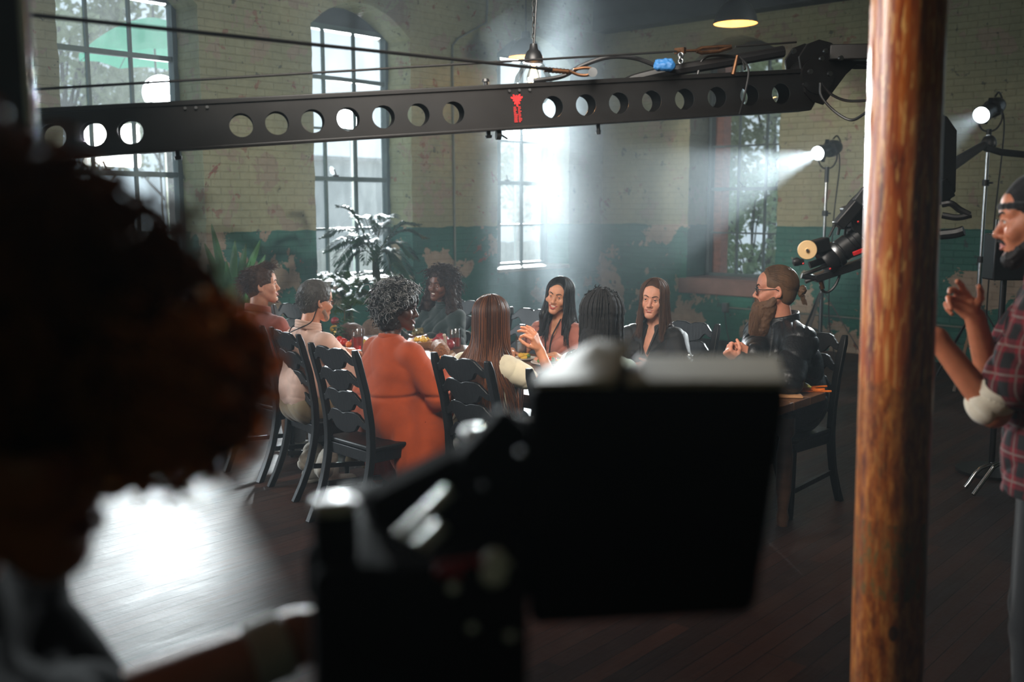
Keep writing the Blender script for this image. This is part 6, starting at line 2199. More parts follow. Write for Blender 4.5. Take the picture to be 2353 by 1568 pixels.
# ------------------------------------------------------------------ wooden post
def post_material():
    n = NT('varnished_old_pine')
    v = n.coord((1, 1, 0.07))
    v2 = n.coord((1, 1, 0.05))
    g = n.noise(v, 58, 7, 0.62, 0.3)
    g2 = n.noise(n.coord((1, 1, 0.11)), 130, 4, 0.6, 0.25)
    big = n.noise(n.coord((1, 1, 0.35)), 4, 5, 0.6)
    c = n.ramp(g, [(0.34, srgb(84, 32, 10)), (0.46, srgb(152, 66, 20)), (0.58, srgb(188, 100, 38)), (0.66, srgb(224, 164, 96))])
    c = n.mix(n.ramp(g2, [(0.55, (0, 0, 0, 1)), (0.63, (1, 1, 1, 1))]), c, srgb(218, 160, 90))
    tc = n.n('ShaderNodeTexCoord')
    sx = n.n('ShaderNodeSeparateXYZ')
    n.l(tc.outputs['Object'], sx.inputs[0])
    # worn, mottled lower half
    lo = n.math('LESS_THAN', n.math('ADD', sx.outputs[2], n.math('MULTIPLY', big, 0.8)), 1.75)
    mot = n.noise(n.coord((1, 1, 0.3)), 55, 6, 0.7)
    wornc = n.ramp(mot, [(0.35, srgb(60, 30, 14)), (0.5, srgb(140, 76, 28)), (0.65, srgb(196, 128, 60))])
    c = n.mix(n.math('MULTIPLY', lo, 0.75), c, wornc)
    # a rubbed patch of old green paint
    gz = n.n('ShaderNodeMapRange')
    n.l(sx.outputs[2], gz.inputs[0])
    gz.inputs[1].default_value = 0.74
    gz.inputs[2].default_value = 0.92
    gm = n.math('MULTIPLY', n.math('GREATER_THAN', mot, 0.53), n.math('MULTIPLY', n.math('GREATER_THAN', sx.outputs[2], 0.78), n.math('LESS_THAN', sx.outputs[2], 0.98)))
    c = n.mix(n.math('MULTIPLY', gm, 0.7), c, srgb(58, 74, 46))
    kn = n.n('ShaderNodeTexVoronoi')
    kn.inputs['Scale'].default_value = 6.0
    n.l(n.coord((1, 1, 0.55)), kn.inputs['Vector'])
    c = n.mix(n.math('MULTIPLY', n.math('LESS_THAN', kn.outputs['Distance'], 0.07), 0.85), c, srgb(34, 18, 12))
    n.l(c, n.b.inputs['Base Color'])
    n.b.inputs['Roughness'].default_value = 0.34
    n.b.inputs['Coat Weight'].default_value = 0.35
    n.b.inputs['Coat Roughness'].default_value = 0.22
    n.bump(n.math('ADD', n.math('MULTIPLY', g, 0.5), n.math('MULTIPLY', mot, 0.5)), 0.35, 0.006)
    return n.m
pc = P(2061, 784, 2.50)
t = thing('wooden_post', 'thick varnished orange-brown wooden post standing from floor to ceiling', 'post', (pc.x, pc.y, 0))
N, M_ = 40, 44
V, Fc = [], []
rr = random.Random(2)
for i in range(M_ + 1):
    z = (ZC - 0.004) * i / M_
    lean = -CAMR * 0.020 * ((z - 1.5) / 1.0)
    for k in range(N):
        a = 2 * math.pi * k / N
        r = 0.0885 * (1 + 0.010 * math.sin(2 * a + z * 1.1) + 0.008 * math.sin(5 * a + z * 2.3) + 0.006 * math.sin(z * 5 + a)) * (1.0 - 0.012 * (z - 1.5))
        V.append((lean.x + r * math.cos(a), lean.y + r * math.sin(a), 0.002 + z))
for i in range(M_):
    for k in range(N):
        k2 = (k + 1) % N
        Fc.append((i * N + k, i * N + k2, (i + 1) * N + k2, (i + 1) * N + k))
Fc += [tuple(range(N - 1, -1, -1)), tuple(M_ * N + k for k in range(N))]
mk('post_shaft', V, Fc, post_material(), t, sharp=60)

# ------------------------------------------------------------------ pendant lamps
M_SHADE = mat('dark_enamel_shade', (34, 38, 40), 0.4, vary=0.15)
M_SHADE_IN = mat('cream_enamel', (236, 196, 140), 0.5, vary=0.08)
def chain(mb, a, b, r=0.011, w=0.0028):
    a, b = Vector(a), Vector(b)
    n = int((b - a).length / (r * 2.3))
    for i in range(n):
        c = a + (b - a) * ((i + 0.5) / n)
        x = Vector((1, 0.3, 0)).normalized() if i % 2 else Vector((-0.3, 1, 0)).normalized()
        pts = [c + x * r * 0.62 * math.cos(t_) + Vector((0, 0, 1)) * r * 1.5 * math.sin(t_) for t_ in np.linspace(0, 6.283, 11)]
        mb.tube(pts, w, 5, cap=False)
def dome_pendant(px, py, d, r, label, power):
    c = P(px, py, d)                     # middle of the shade's rim
    t = thing('pendant_lamp', label, 'pendant lamp', c, group='dark domed pendant lamps')
    MB().lathe([(r, 0), (r * 1.0, 0.004), (r * 0.90, 0.09), (r * 0.66, 0.17), (r * 0.28, 0.22), (r * 0.24, 0.29), (r * 0.10, 0.30)], n=36, open_start=True).obj('lamp_shade', M_SHADE, t)
    MB().lathe([(r * 0.985, 0.003), (r * 0.885, 0.086), (r * 0.64, 0.165), (r * 0.2, 0.212)], n=36, open_start=True).obj('shade_lining', M_SHADE_IN, t)
    MB().ell((0, 0, 0.10), (0.045, 0.045, 0.06), None, 16, 10).obj('bulb', emit('warm_bulb', (1.0, 0.55, 0.20), 26.0), t)
    MB().tube([(0, 0, 0.30), (0, 0, ZC - c.z)], 0.008, 6).obj('cord', M_BLACK, t)
    lamp('POINT', 'pendant_glow', c + Vector((0, 0, 0.02)), power, (1.0, 0.58, 0.25), shadow_soft_size=0.04)
dome_pendant(1690, 55, 9.4, 0.20, 'dark domed pendant lamp with a warm glow near the end wall', 6)
dome_pendant(1208, 132, 12.0, 0.20, 'dark domed pendant lamp hanging before the corner window', 6)
c = P(1226, 128, 5.0)
t = thing('globe_pendant', 'clear glass globe pendant lamp hanging on a chain over the table', 'pendant lamp', c)
mb = MB()
chain(mb, (0, 0, 0.055), (0, 0, ZC - c.z - 0.01))
mb.obj('chain', mat('old_dark_iron', (44, 42, 40), 0.5, 0.6), t)
MB().tube([(0.004, 0, 0.05), (0.02, 0.01, 0.4), (0.0, 0.012, 0.9), (0.012, 0, ZC - c.z - 0.01)], 0.004, 6).obj('cord', M_BLACK, t)
MB().lathe([(0.0, 0.055), (0.018, 0.055), (0.022, 0.03), (0.034, 0.018), (0.042, 0.0), (0.046, -0.016), (0.046, -0.03), (0.0, -0.03)], n=28).obj('lamp_cap', M_BLACK, t)
for k in range(3):
    a = k * 2.09 + 0.3
    MB().cyl((0.042 * math.cos(a), 0.042 * math.sin(a), -0.02), (0.056 * math.cos(a), 0.056 * math.sin(a), -0.02), 0.005, n=8).obj('cap_screw', M_STEEL, t)
MB().lathe([(0.042, -0.028), (0.056, -0.05), (0.088, -0.10), (0.098, -0.145), (0.088, -0.19), (0.055, -0.225), (0.0, -0.238)], n=36).obj('glass_globe', glass_mat('globe_glass', (0.98, 0.98, 0.97), 0.05, 0.02), t)
MB().lathe([(0.0, -0.03), (0.018, -0.035), (0.020, -0.06), (0.034, -0.10), (0.034, -0.125), (0.02, -0.15), (0.0, -0.156)], n=20).obj('bulb_glass', glass_mat('bulb_glass', (1.0, 0.93, 0.85), 0.03), t)
fil = MB()
for k in range(5):
    a = k * 1.256
    fil.tube([(0.008 * math.cos(a), 0.008 * math.sin(a), -0.05), (0.018 * math.cos(a), 0.018 * math.sin(a), -0.13), (0.010 * math.cos(a + 0.6), 0.010 * math.sin(a + 0.6), -0.06)], 0.0014, 5)
fil.obj('filament', emit('filament_glow', (1.0, 0.42, 0.10), 40.0), t)
lamp('POINT', 'filament_light', c + Vector((0, 0, -0.10)), 3.0, (1.0, 0.55, 0.22), shadow_soft_size=0.02)

# ------------------------------------------------------------------ pipes and boxes on the walls
M_PIPE = mat('painted_conduit', (120, 128, 118), 0.5, vary=0.2)
x0 = XL + 0.02
a = PX(1046, 612, x0); b_ = PX(1040, 105, x0); e_ = PX(1118, 52, x0)
tag(MB().tube([a, PX(1043, 350, x0), b_, b_ + (e_ - b_) * 0.15 + Vector((0, 0, 0.04)), e_, Vector((e_.x, e_.y + 0.05, ZC))], 0.012, 8).obj('conduit', M_PIPE), 'thin painted conduit running up the wall between the second and third windows', 'conduit')
jb = PY(1667, 707, YR - 0.03)
t = thing('junction_box', 'small grey electrical box on the green wall below the end window', 'electrical box', (jb.x, jb.y, jb.z))
MB().box((0, 0, 0), (0.075, 0.058, 0.12)).obj('box_shell', M_PIPE, t, bevel=0.006)
MB().box((0, -0.032, 0), (0.07, 0.006, 0.11)).obj('cover', M_STEEL, t, bevel=0.003)
tag(MB().tube([(jb.x + 0.04, YR - 0.02, jb.z), (jb.x + 0.5, YR - 0.02, jb.z), (jb.x + 3.2, YR - 0.02, jb.z - 0.02)], 0.011, 8).obj('conduit', M_PIPE), 'pale conduit running sideways from the grey electrical box', 'conduit')
tag(MB().tube(spline([(jb.x - 0.01, YR - 0.03, jb.z - 0.06), (jb.x + 0.03, YR - 0.03, jb.z - 0.3), (jb.x + 0.1, YR - 0.04, jb.z - 0.5), (jb.x + 0.12, YR - 0.04, 0.01)], 6), 0.006, 6).obj('cable', M_BLACK), 'thin black cable hanging down from the grey electrical box', 'cable')

# ------------------------------------------------------------------ plants
def palm(base, crown_z, tips, label, leaf_m, pot_r=0.19, seed=1, leaflet=0.20, pot=True):
    rr = random.Random(seed)
    t = thing('potted_palm', label, 'plant', (base.x, base.y, 0))
    if pot:
        MB().lathe([(0.0, 0), (pot_r * 0.75, 0), (pot_r * 0.8, 0.01), (pot_r, 0.36), (pot_r * 1.06, 0.37), (pot_r * 1.06, 0.41), (pot_r * 0.94, 0.41), (pot_r * 0.92, 0.36), (0.0, 0.35)], n=30).obj('pot', mat('dark_clay_pot', (70, 58, 50), 0.7), t)
    for k in range(3):
        MB().tube([(0.03 * k - 0.03, 0.02 * (k % 2), 0.34), (0.05 * k - 0.05, 0.02, crown_z * 0.7), (0.02 * k - 0.02, 0.0, crown_z)], [0.022, 0.018, 0.014], 8).obj('trunk', mat('palm_stem', (58, 70, 44), 0.6), t)
    for tip in tips:
        tip = Vector(tip) - Vector((base.x, base.y, 0))
        o = Vector((rr.uniform(-0.02, 0.02), rr.uniform(-0.02, 0.02), crown_z - rr.uniform(0, 0.15)))
        mid = (o + tip) / 2 + Vector((0, 0, 0.16 * (tip - o).length + 0.05))
        rach = spline([o, mid, tip], 14)
        f = MB()
        f.tube(rach, [0.006 * (1 - 0.7 * i / (len(rach) - 1)) for i in range(len(rach))], 5)
        fr = thing  # noqa
        lf = MB()
        n = len(rach)
        for i in range(6, n - 1):
            d = (rach[i + 1] - rach[i]).normalized()
            up = Vector((0, 0, 1))
            sd = d.cross(up).normalized()
            for sg in (1, -1):
                for half in (0, 0.5):
                    p0 = rach[i] + (rach[i + 1] - rach[i]) * half
                    u = (i + half) / n
                    l = leaflet * math.sin(min(1.0, (u - 0.15) / 0.75) * 2.6 + 0.35) * rr.uniform(0.85, 1.1)
                    if l < 0.03: l = 0.03
                    dr = (sd * sg * 0.8 + d * 0.75 + up * 0.12 + Vector((rr.uniform(-.1, .1), rr.uniform(-.1, .1), rr.uniform(-.1, .1)))).normalized()
                    e1 = p0 + dr * l * 0.55
                    e2 = p0 + dr * l - up * l * 0.28
                    w = dr.cross(up).normalized() * 0.011
                    kx = up * 0.004
                    lf.add([p0, e1 + w, e2, e1 - w, e1 + kx], [(0, 1, 4), (1, 2, 4), (2, 3, 4), (3, 0, 4)])
        fo = f.obj('frond', mat('palm_stem', (58, 70, 44), 0.6), t)
        lf.obj('leaflets', leaf_m, fo)
    return t
M_PALM = mat('glossy_palm_leaf', (34, 70, 48), 0.42, vary=0.3, scale=12, tl=0.2, spec=0.35)
base = PZ(862, 770, 0.0)
base = Vector((P(862, 600, 10.3).x, P(862, 600, 10.3).y, 0))
tips = [(772, 472, 10.2), (735, 548, 10.0), (742, 582, 9.8), (765, 612, 9.7), (968, 516, 10.5), (985, 548, 10.4), (962, 600, 10.2), (938, 630, 10.0), (905, 500, 10.9), (820, 500, 10.9), (800, 560, 9.6), (882, 520, 10.8), (840, 610, 9.5), (905, 640, 9.7), (760, 660, 10.0), (955, 660, 10.1)]
palm(base, P(862, 572, 10.3).z, [P(*a) for a in tips], 'tall potted palm with glossy fronds before the second window', M_PALM, seed=4)
b2 = P(800, 700, 9.6)
tips = [(742, 640, 9.5), (770, 630, 9.8), (820, 634, 9.8), (860, 650, 9.6), (740, 690, 9.3), (880, 690, 9.4), (800, 655, 9.1), (840, 700, 9.1), (765, 720, 9.1)]
palm(Vector((b2.x, b2.y, 0)), 0.85, [P(*a) for a in tips], 'lower bushy palm in front of the tall palm', mat('olive_palm_leaf', (62, 88, 44), 0.5, vary=0.3, tl=0.25, spec=0.3), seed=9, leaflet=0.22)
def strap_plant(px, d, tips, label, seed):
    rr = random.Random(seed)
    b = P(px, 700, d)
    t = thing('potted_plant', label, 'plant', (b.x, b.y, 0))
    MB().lathe([(0.0, 0), (0.12, 0), (0.16, 0.30), (0.17, 0.31), (0.17, 0.34), (0.15, 0.34), (0.145, 0.30), (0.0, 0.29)], n=28).obj('pot', mat('dark_clay_pot', (70, 58, 50), 0.7), t)
    for tip in tips:
        tp = P(*tip) - Vector((b.x, b.y, 0))
        o = Vector((rr.uniform(-0.04, 0.04), rr.uniform(-0.04, 0.04), 0.30))
        mid = (o + tp) / 2 + Vector((0, 0, 0.18))
        sp = spline([o, mid, tp], 10)
        L = MB()
        n = len(sp)
        V = []
        for i, p_ in enumerate(sp):
            dd = (sp[min(i + 1, n - 1)] - sp[max(i - 1, 0)]).normalized()
            sd = dd.cross(CAMF).normalized() * (0.042 * math.sin(math.pi * (0.06 + 0.93 * i / (n - 1))) ** 0.7)
            up = sd.cross(dd).normalized() * 0.012
            V += [p_ - sd, p_ - up, p_ + sd]
        Fq = []
        for i in range(n - 1):
            for k in (0, 1):
                Fq.append((i * 3 + k, i * 3 + k + 1, i * 3 + 4 + k, i * 3 + 3 + k))
        L.add(V, Fq).obj('leaf', mat('broad_green_leaf', (70, 112, 66), 0.4, vary=0.3, tl=0.35), t)
strap_plant(535, 9.2, [(486, 515, 9.2), (500, 575, 9.0), (540, 552, 9.2), (565, 560, 9.3), (598, 552, 9.3), (610, 585, 9.4), (470, 560, 9.1), (520, 600, 8.9), (575, 600, 9.0)], 'broad-leaved plant against the green wall behind the man in the rust shirt', 3)

# ------------------------------------------------------------------ low armchair behind the far end of the table
b = P(812, 800, 8.9)
t = thing('armchair', 'low brown rounded-back armchair behind the far table end', 'armchair', (b.x, b.y, 0), R(115))
mw = mat('brown_woven_fabric', (112, 90, 76), 0.85, vary=0.3, scale=60, bump=0.5, bscale=120)
S = Soft().rc((-0.20, -0.26, 0.45), (0.20, -0.26, 0.45), 0.13, 0.13, 0.05).rc((-0.17, -0.29, 0.68), (0.17, -0.29, 0.68), 0.12, 0.12, 0.05)
S.obj('backrest', 0.014, mw, t)
Soft().rc((-0.22, -0.1, 0.36), (0.22, -0.1, 0.36), 0.10, 0.10, 0.04).rc((-0.22, 0.18, 0.36), (0.22, 0.18, 0.36), 0.10, 0.10, 0.2).obj('seat', 0.014, mw, t)
for q in (1, -1):
    Soft().rc((q * 0.32, -0.22, 0.50), (q * 0.32, 0.22, 0.50), 0.075, 0.07, 0.03).rc((q * 0.32, -0.2, 0.34), (q * 0.32, 0.2, 0.34), 0.07, 0.07, 0.05).obj('armrest', 0.014, mw, t)
    for y in (-0.2, 0.2):
        MB().lathe([(0.018, 0), (0.026, 0.26)], (q * 0.28, y, 0), n=10).obj('leg', M_CHAIR, t)

# ------------------------------------------------------------------ bent chrome tube in front of the crewman
foot = PZ(2236, 1142, 0.0)
d = foot.y * _cY - foot.x * _sY
t = thing('light_stand', 'chrome stand with a low bent leg at the crewman\'s feet', 'stand', (foot.x, foot.y, 0))
top = P(2287, 1068, d + 0.05)
pts = [foot + Vector((0, 0, 0.012)), foot + (top - foot) * 0.8, top + Vector((0, 0, -0.01)), P(2310, 1064, d + 0.1), P(2372, 1063, d + 0.2), P(2420, 1063, d + 0.25)]
MB().tube(spline(pts, 5), 0.013, 12).obj('leg', M_CHROME, t, world=True)
hub = P(2420, 1063, d + 0.25)
for k in (1.2, 3.3):
    e = hub + Vector((0.45 * math.cos(k + 0.72), 0.45 * math.sin(k + 0.72), 0))
    f2 = hub + Vector((0.6 * math.cos(k + 0.72), 0.6 * math.sin(k + 0.72), 0))
    MB().tube(spline([hub, e, Vector((f2.x, f2.y, 0.012))], 5), 0.013, 12).obj('leg', M_CHROME, t, world=True)
MB().cyl((hub.x, hub.y, hub.z - 0.06), (hub.x, hub.y, 1.3), 0.017, n=14).obj('stand_column', M_CHROME, t, world=True)
# equipment case with a small green lamp behind the crewman
c = P(2310, 590, 6.5)
t = thing('equipment_rack', 'dark wireless equipment box with a tiny green light beyond the crewman', 'equipment', (c.x, c.y, 0), YAW)
MB().box((0, 0, c.z), (0.22, 0.16, 0.30)).obj('case', M_BLACK, t, bevel=0.01)
MB().cyl((0, 0, 0.02), (0, 0, c.z - 0.15), 0.02, n=12).obj('stand_column', M_BLACK, t)
MB().lathe([(0.0, 0), (0.22, 0), (0.22, 0.02), (0.0, 0.03)], n=24).obj('base', M_BLACK, t)
for k in (-0.07, -0.02):
    MB().cyl((k, 0, c.z + 0.15), (k, 0, c.z + 0.24), 0.008, n=8).obj('antenna', M_STEEL, t)
MB().ell((0.01, -0.082, c.z - 0.03), (0.006, 0.004, 0.006), None, 8, 6).obj('indicator', emit('green_led', (0.1, 1.0, 0.45), 4.0), t)

# ------------------------------------------------------------------ outside: umbrella, trees, fence, low building
u = HMI[0] + Vector((-0.75, -0.25, 0.0))
uc = PX(352, 40, u.x)
edge = PX(190, 124, u.x)
rU = (Vector((edge.x, edge.y, 0)) - Vector((uc.x, uc.y, 0))).length
t = thing('umbrella', 'mint green umbrella opened over the film light outside', 'umbrella', (uc.x, uc.y, -1.2))
NU = 8
cz = uc.z + 1.2
hgt = uc.z - edge.z
for sk, nm in ((0, 'canopy'), ):
    V, Fc = [], []
    rings = 10
    for i in range(rings + 1):
        f = i / rings
        for k in range(NU * 4):
            a = 2 * math.pi * k / (NU * 4)
            sag = abs(math.sin(a * NU / 2))
            r = rU * f * (1 - 0.05 * sag * f)
            z = cz - hgt * (0.25 * f + 0.75 * f * f) + 0.05 * sag * f * f
            V.append((r * math.cos(a), r * math.sin(a), z))
    for i in range(rings):
        for k in range(NU * 4):
            k2 = (k + 1) % (NU * 4)
            Fc.append((i * NU * 4 + k, i * NU * 4 + k2, (i + 1) * NU * 4 + k2, (i + 1) * NU * 4 + k))
    mk(nm, V, Fc, mat('mint_nylon', (112, 226, 186), 0.6, vary=0.06, tl=0.6), t, sharp=0)
MB().tube([(0, 0, 0.0), (0, 0, cz + 0.14)], 0.014, 8).obj('pole', M_BLACK, t)
MB().cyl((0, 0, cz), (0, 0, cz + 0.14), 0.02, 0.008, 10).obj('ferrule', M_BLACK, t)
for k in range(NU):
    a = 2 * math.pi * k / NU
    MB().tube([(0, 0, cz - 0.02), (rU * 0.5 * math.cos(a), rU * 0.5 * math.sin(a), cz - hgt * 0.32), (rU * math.cos(a), rU * math.sin(a), cz - hgt)], 0.005, 5).obj('rib', M_STEEL, t)
def tree(base, h, r, n, label, leafc, seed, trunk=0.14, name='tree', leaf=0.16, low=0.35):
    rr = np.random.default_rng(seed)
    t = thing(name, label, 'tree', base)
    tk = MB()
    tk.tube([(0, 0, 0), (0.1, 0.05, h * 0.3), (0.0, 0.1, h * 0.6), (0.1, 0.0, h * 0.85)], [trunk, trunk * 0.8, trunk * 0.5, trunk * 0.2], 8)
    cl = []
    for k in range(14):
        a = rr.uniform(0, 6.28)
        z = h * rr.uniform(low, 0.95)
        d = r * rr.uniform(0.4, 1.0) * (1 - 0.5 * abs(z / h - 0.6))
        e = Vector((d * math.cos(a), d * math.sin(a), z))
        tk.tube([(0.05, 0.05, z * 0.62), (e.x * 0.5, e.y * 0.5, z * 0.86), e], [trunk * 0.35, trunk * 0.22, 0.012], 6)
        cl.append((np.array(e), r * rr.uniform(0.28, 0.5)))
    tk.obj('trunk', mat('tree_bark', (58, 50, 42), 0.9, bump=0.4), t)
    idx = rr.integers(0, len(cl), n)
    v = rr.normal(size=(n, 3))
    v /= np.linalg.norm(v, axis=1, keepdims=True)
    C = np.array([c[0] for c in cl])[idx] + v * (np.array([c[1] for c in cl])[idx] * rr.uniform(0.3, 1.0, n) ** 0.6)[:, None]
    a1 = rr.normal(size=(n, 3))
    a1 /= np.linalg.norm(a1, axis=1, keepdims=True)
    a2 = np.cross(a1, rr.normal(size=(n, 3)))
    a2 /= np.linalg.norm(a2, axis=1, keepdims=True)
    s_ = leaf * rr.uniform(0.5, 1.2, n)[:, None]
    V = np.stack([C - a1 * s_, C + a2 * s_ * 0.45, C + a1 * s_, C - a2 * s_ * 0.45], 1).reshape(-1, 3)
    mk('foliage', V, np.arange(n * 4).reshape(n, 4), mat(leafc[0], leafc[1], 0.6, vary=0.4, scale=0.8, tl=0.4), t, smooth=False)
G1, G2 = ('tree_leaf_green', (150, 158, 124)), ('shrub_leaf_green', (140, 162, 126))
def gp(px, X, Y=None):
    p = PX(px, 400, X) if Y is None else PY(px, 400, Y)
    return (p.x, p.y, -1.2)
tree(gp(150, -24), 8.6, 2.3, 2600, 'hazy green tree at the left outside the first window', G1, 1)
tree(gp(385, -29), 8.4, 2.3, 2200, 'hazy green tree behind the mint umbrella', G1, 2)
tree(gp(215, -38), 10.2, 2.8, 2400, 'tall pale tree farthest back outside the first window', G1, 3)
tree(gp(0, 0, 20), 6.0, 2.2, 10, 'x', G1, 4) if False else None
tree(gp(1570, 0, 20.2), 6.4, 1.3, 5200, 'green tree outside the end-wall window on the left', G2, 5)
tree(gp(1770, 0, 25.0), 9.0, 3.4, 7000, 'green tree outside the end-wall window farther back', G1, 6)
tree(gp(1725, 0, 15.5), 3.6, 1.1, 2600, 'leafy shrub close outside the end-wall window', G2, 7, trunk=0.05, name='shrub', leaf=0.09, low=0.2)
tree(gp(1625, 0, 17.6), 3.6, 0.8, 2200, 'leafy shrub behind the close one outside the end-wall window', G2, 8, trunk=0.05, name='shrub', leaf=0.09, low=0.2)
tree(gp(1190, -36), 6.2, 2.4, 2200, 'faint tree across the yard outside the corner window', G1, 9)
# brick reveal and pier outside the end window
tag(MB().bb((WIN_R[0] - 0.02, YR + 0.605, 0.5), (WIN_R[0] + 0.16, YR + 0.80, 4.0)).obj('trim_5', mat('red_outer_brick', (150, 92, 74), 0.8, vary=0.3, scale=9, stretch=(1, 1, 3)), smooth=False), kind='structure')
f0, f1 = PX(690, 600, -22.0), PX(1290, 600, -22.0)
t = thing('fence', 'pale board fence across the yard outside the windows', 'fence', ((f0.x + f1.x) / 2, (f0.y + f1.y) / 2, -1.2))
fm = MB()
n = 60
for i in range(n):
    y0 = f0.y - 1 + (f1.y - f0.y + 3) * i / n
    fm.bb((-22.0, y0, -1.2), (-21.96, y0 + (f1.y - f0.y + 3) / n * 0.93, 0.55 + 0.02 * (i % 3)))
fm.obj('boards', mat('bleached_fence_boards', (176, 176, 168), 0.9, vary=0.2), t, world=True, smooth=False)
fm = MB()
for z in (-0.7, 0.2):
    fm.bb((-22.05, f0.y - 1, z), (-22.0, f1.y + 2, z + 0.1))
fm.obj('fence_rail', mat('bleached_fence_boards', (176, 176, 168), 0.9), t, world=True, smooth=False)
bA, bB = PX(700, 470, -30.0), PX(870, 470, -30.0)
t = thing('shed', 'low pale building across the yard behind the second window', 'building', ((bA.x + bB.x) / 2, (bA.y + bB.y) / 2, -1.2))
MB().bb((-33, bA.y - 2, -1.2), (-30, bB.y + 1.5, 3.4)).obj('shed_wall', mat('pale_corrugated_wall', (150, 156, 158), 0.7, vary=0.15, stretch=(1, 14, 0.2)), t, world=True, smooth=False)
MB().prism([(bA.y - 2.3, 3.4), (bB.y + 1.8, 3.4), (bB.y + 1.8, 3.55), (bA.y - 2.3, 3.55)], -33.3, -29.6, lambda x, y, z: Vector((y, x, z))).obj('shed_roof', mat('grey_roof_sheet', (120, 124, 126), 0.6), t, world=True, smooth=False)
# ------------------------------------------------------------------ foreground film camera with its monitor
M_MATTE = mat('matte_black_housing', (12, 12, 12), 0.8, vary=0.2, spec=0.2)
fg = thing('cinema_camera', 'large black cinema camera seen dark and blurred at the front', 'film camera', P(960, 1400, 0.88))
def q(px, py, d):
    return P(px, py, d)
M_HOOD_SHEEN = mat('hood_top_backlit', (206, 190, 164), 0.6, vary=0.12, scale=10)  # pale colour stands in for backlight grazing the black hood top
# monitor block: slightly narrower below than above
def slab(c8):
    """eight corners: bottom four then top four, both counter-clockwise"""
    return MB().add(c8, [(3, 2, 1, 0), (4, 5, 6, 7), (0, 1, 5, 4), (1, 2, 6, 5), (2, 3, 7, 6), (3, 0, 4, 7)])
dn, df = 0.90, 1.06
zt = q(1500, 893, dn).z
def at_z(px, d, z):
    p = q(px, 784, d)
    return Vector((p.x, p.y, z))
zb = q(1500, 1448, dn).z
mon = slab([at_z(1218, dn, zb), at_z(1755, dn, zb + 0.012), at_z(1740, df, zb + 0.012), at_z(1220, df, zb), at_z(1213, dn, zt), at_z(1818, dn, zt), at_z(1800, df, zt), at_z(1235, df, zt)]).obj('monitor', M_MATTE, fg, world=True, bevel=0.012, smooth=True)
slab([at_z(1440, dn + 0.004, zt + 0.001), at_z(1812, dn + 0.004, zt + 0.001), at_z(1792, df - 0.004, zt + 0.001), at_z(1470, df - 0.004, zt + 0.001), at_z(1440, dn + 0.004, zt + 0.007), at_z(1812, dn + 0.004, zt + 0.007), at_z(1790, df - 0.004, zt + 0.007), at_z(1472, df - 0.004, zt + 0.007)]).obj('hood_flap', M_HOOD_SHEEN, fg, world=True, bevel=0.002)
slab([at_z(1222, dn + 0.004, zt + 0.001), at_z(1415, dn + 0.004, zt + 0.001), at_z(1440, df - 0.004, zt + 0.001), at_z(1280, df - 0.004, zt + 0.001), at_z(1222, dn + 0.004, zt + 0.006), at_z(1415, dn + 0.004, zt + 0.008), at_z(1450, df - 0.004, zt + 0.022), at_z(1370, df - 0.004, zt + 0.024)]).obj('hood_flap', M_HOOD_SHEEN, fg, world=True, bevel=0.002)
# body, handle, battery and the long dark rail up to the monitor
zbt = q(900, 1240, 0.86).z
slab([at_z(695, 0.78, zbt - 0.34), at_z(1215, 0.80, zbt - 0.34), at_z(1200, 1.10, zbt - 0.34), at_z(760, 1.06, zbt - 0.34), at_z(692, 0.78, zbt), at_z(1215, 0.80, zbt - 0.01), at_z(1195, 1.10, zbt - 0.01), at_z(765, 1.06, zbt)]).obj('camera_body', M_MATTE, fg, world=True, bevel=0.016)
MB().bar(q(845, 1180, 0.92), q(1225, 985, 1.0), 0.05, 0.036).obj('top_handle', M_MATTE, fg, world=True, bevel=0.01)
MB().prism([(-0.15, -0.12), (0.13, -0.12), (0.13, 0.035), (-0.02, -0.005), (-0.12, -0.045), (-0.15, -0.07)], 0, 0.05, lambda x, y, z: q(1050, 1110, 0.93) + CAMR * x + CAMF * y + Vector((0, 0, z))).obj('handle_foot', M_MATTE, fg, world=True, bevel=0.01)
MB().bar(q(1120, 1120, 0.94), q(1230, 1000, 0.95), 0.04, 0.09).obj('monitor_arm', M_MATTE, fg, world=True, bevel=0.01)
kb = q(770, 1195, 0.82)
MB().lathe([(0.020, -0.05), (0.020, 0.0), (0.019, 0.010), (0.0, 0.013)], kb, n=24).obj('focus_knob', M_MATTE, fg, world=True)
M_SATIN = mat('satin_aluminium', (226, 228, 224), 0.28, 1.0, vary=0.06)
M_GLINT = mat('white_glint', (232, 232, 226), 0.25, vary=0.05, coat=0.5)  # white that paints bright glints on the dark camera side
MB().lathe([(0.0, 0.0), (0.0195, 0.0), (0.0195, 0.006), (0.017, 0.008), (0.0, 0.008)], kb + Vector((0, 0, 0.010)), n=24).obj('knob_cap', mat('ivory_cap', (206, 204, 194), 0.4, vary=0.06), fg, world=True)
kb2 = q(1092, 992, 0.98)
MB().lathe([(0.0, -0.02), (0.013, -0.02), (0.014, 0.0), (0.012, 0.004), (0.0, 0.006)], kb2, n=20).obj('thumb_wheel', M_SATIN, fg, world=True)
MB().cyl(q(918, 1238, 0.80), q(1030, 1132, 0.84), 0.0065, n=14).obj('support_rod', M_SATIN, fg, world=True)
MB().cyl(q(962, 1262, 0.80), q(1012, 1212, 0.82), 0.0075, n=14).obj('support_rod', M_SATIN, fg, world=True)
MB().ell(q(1197, 1042, 0.84), (0.004, 0.004, 0.004), None, 12, 8).obj('chrome_screw', M_CHROME, fg, world=True)
MB().ell(q(1112, 1118, 0.84), (0.003, 0.003, 0.003), None, 12, 8).obj('chrome_screw', M_STEEL, fg, world=True)
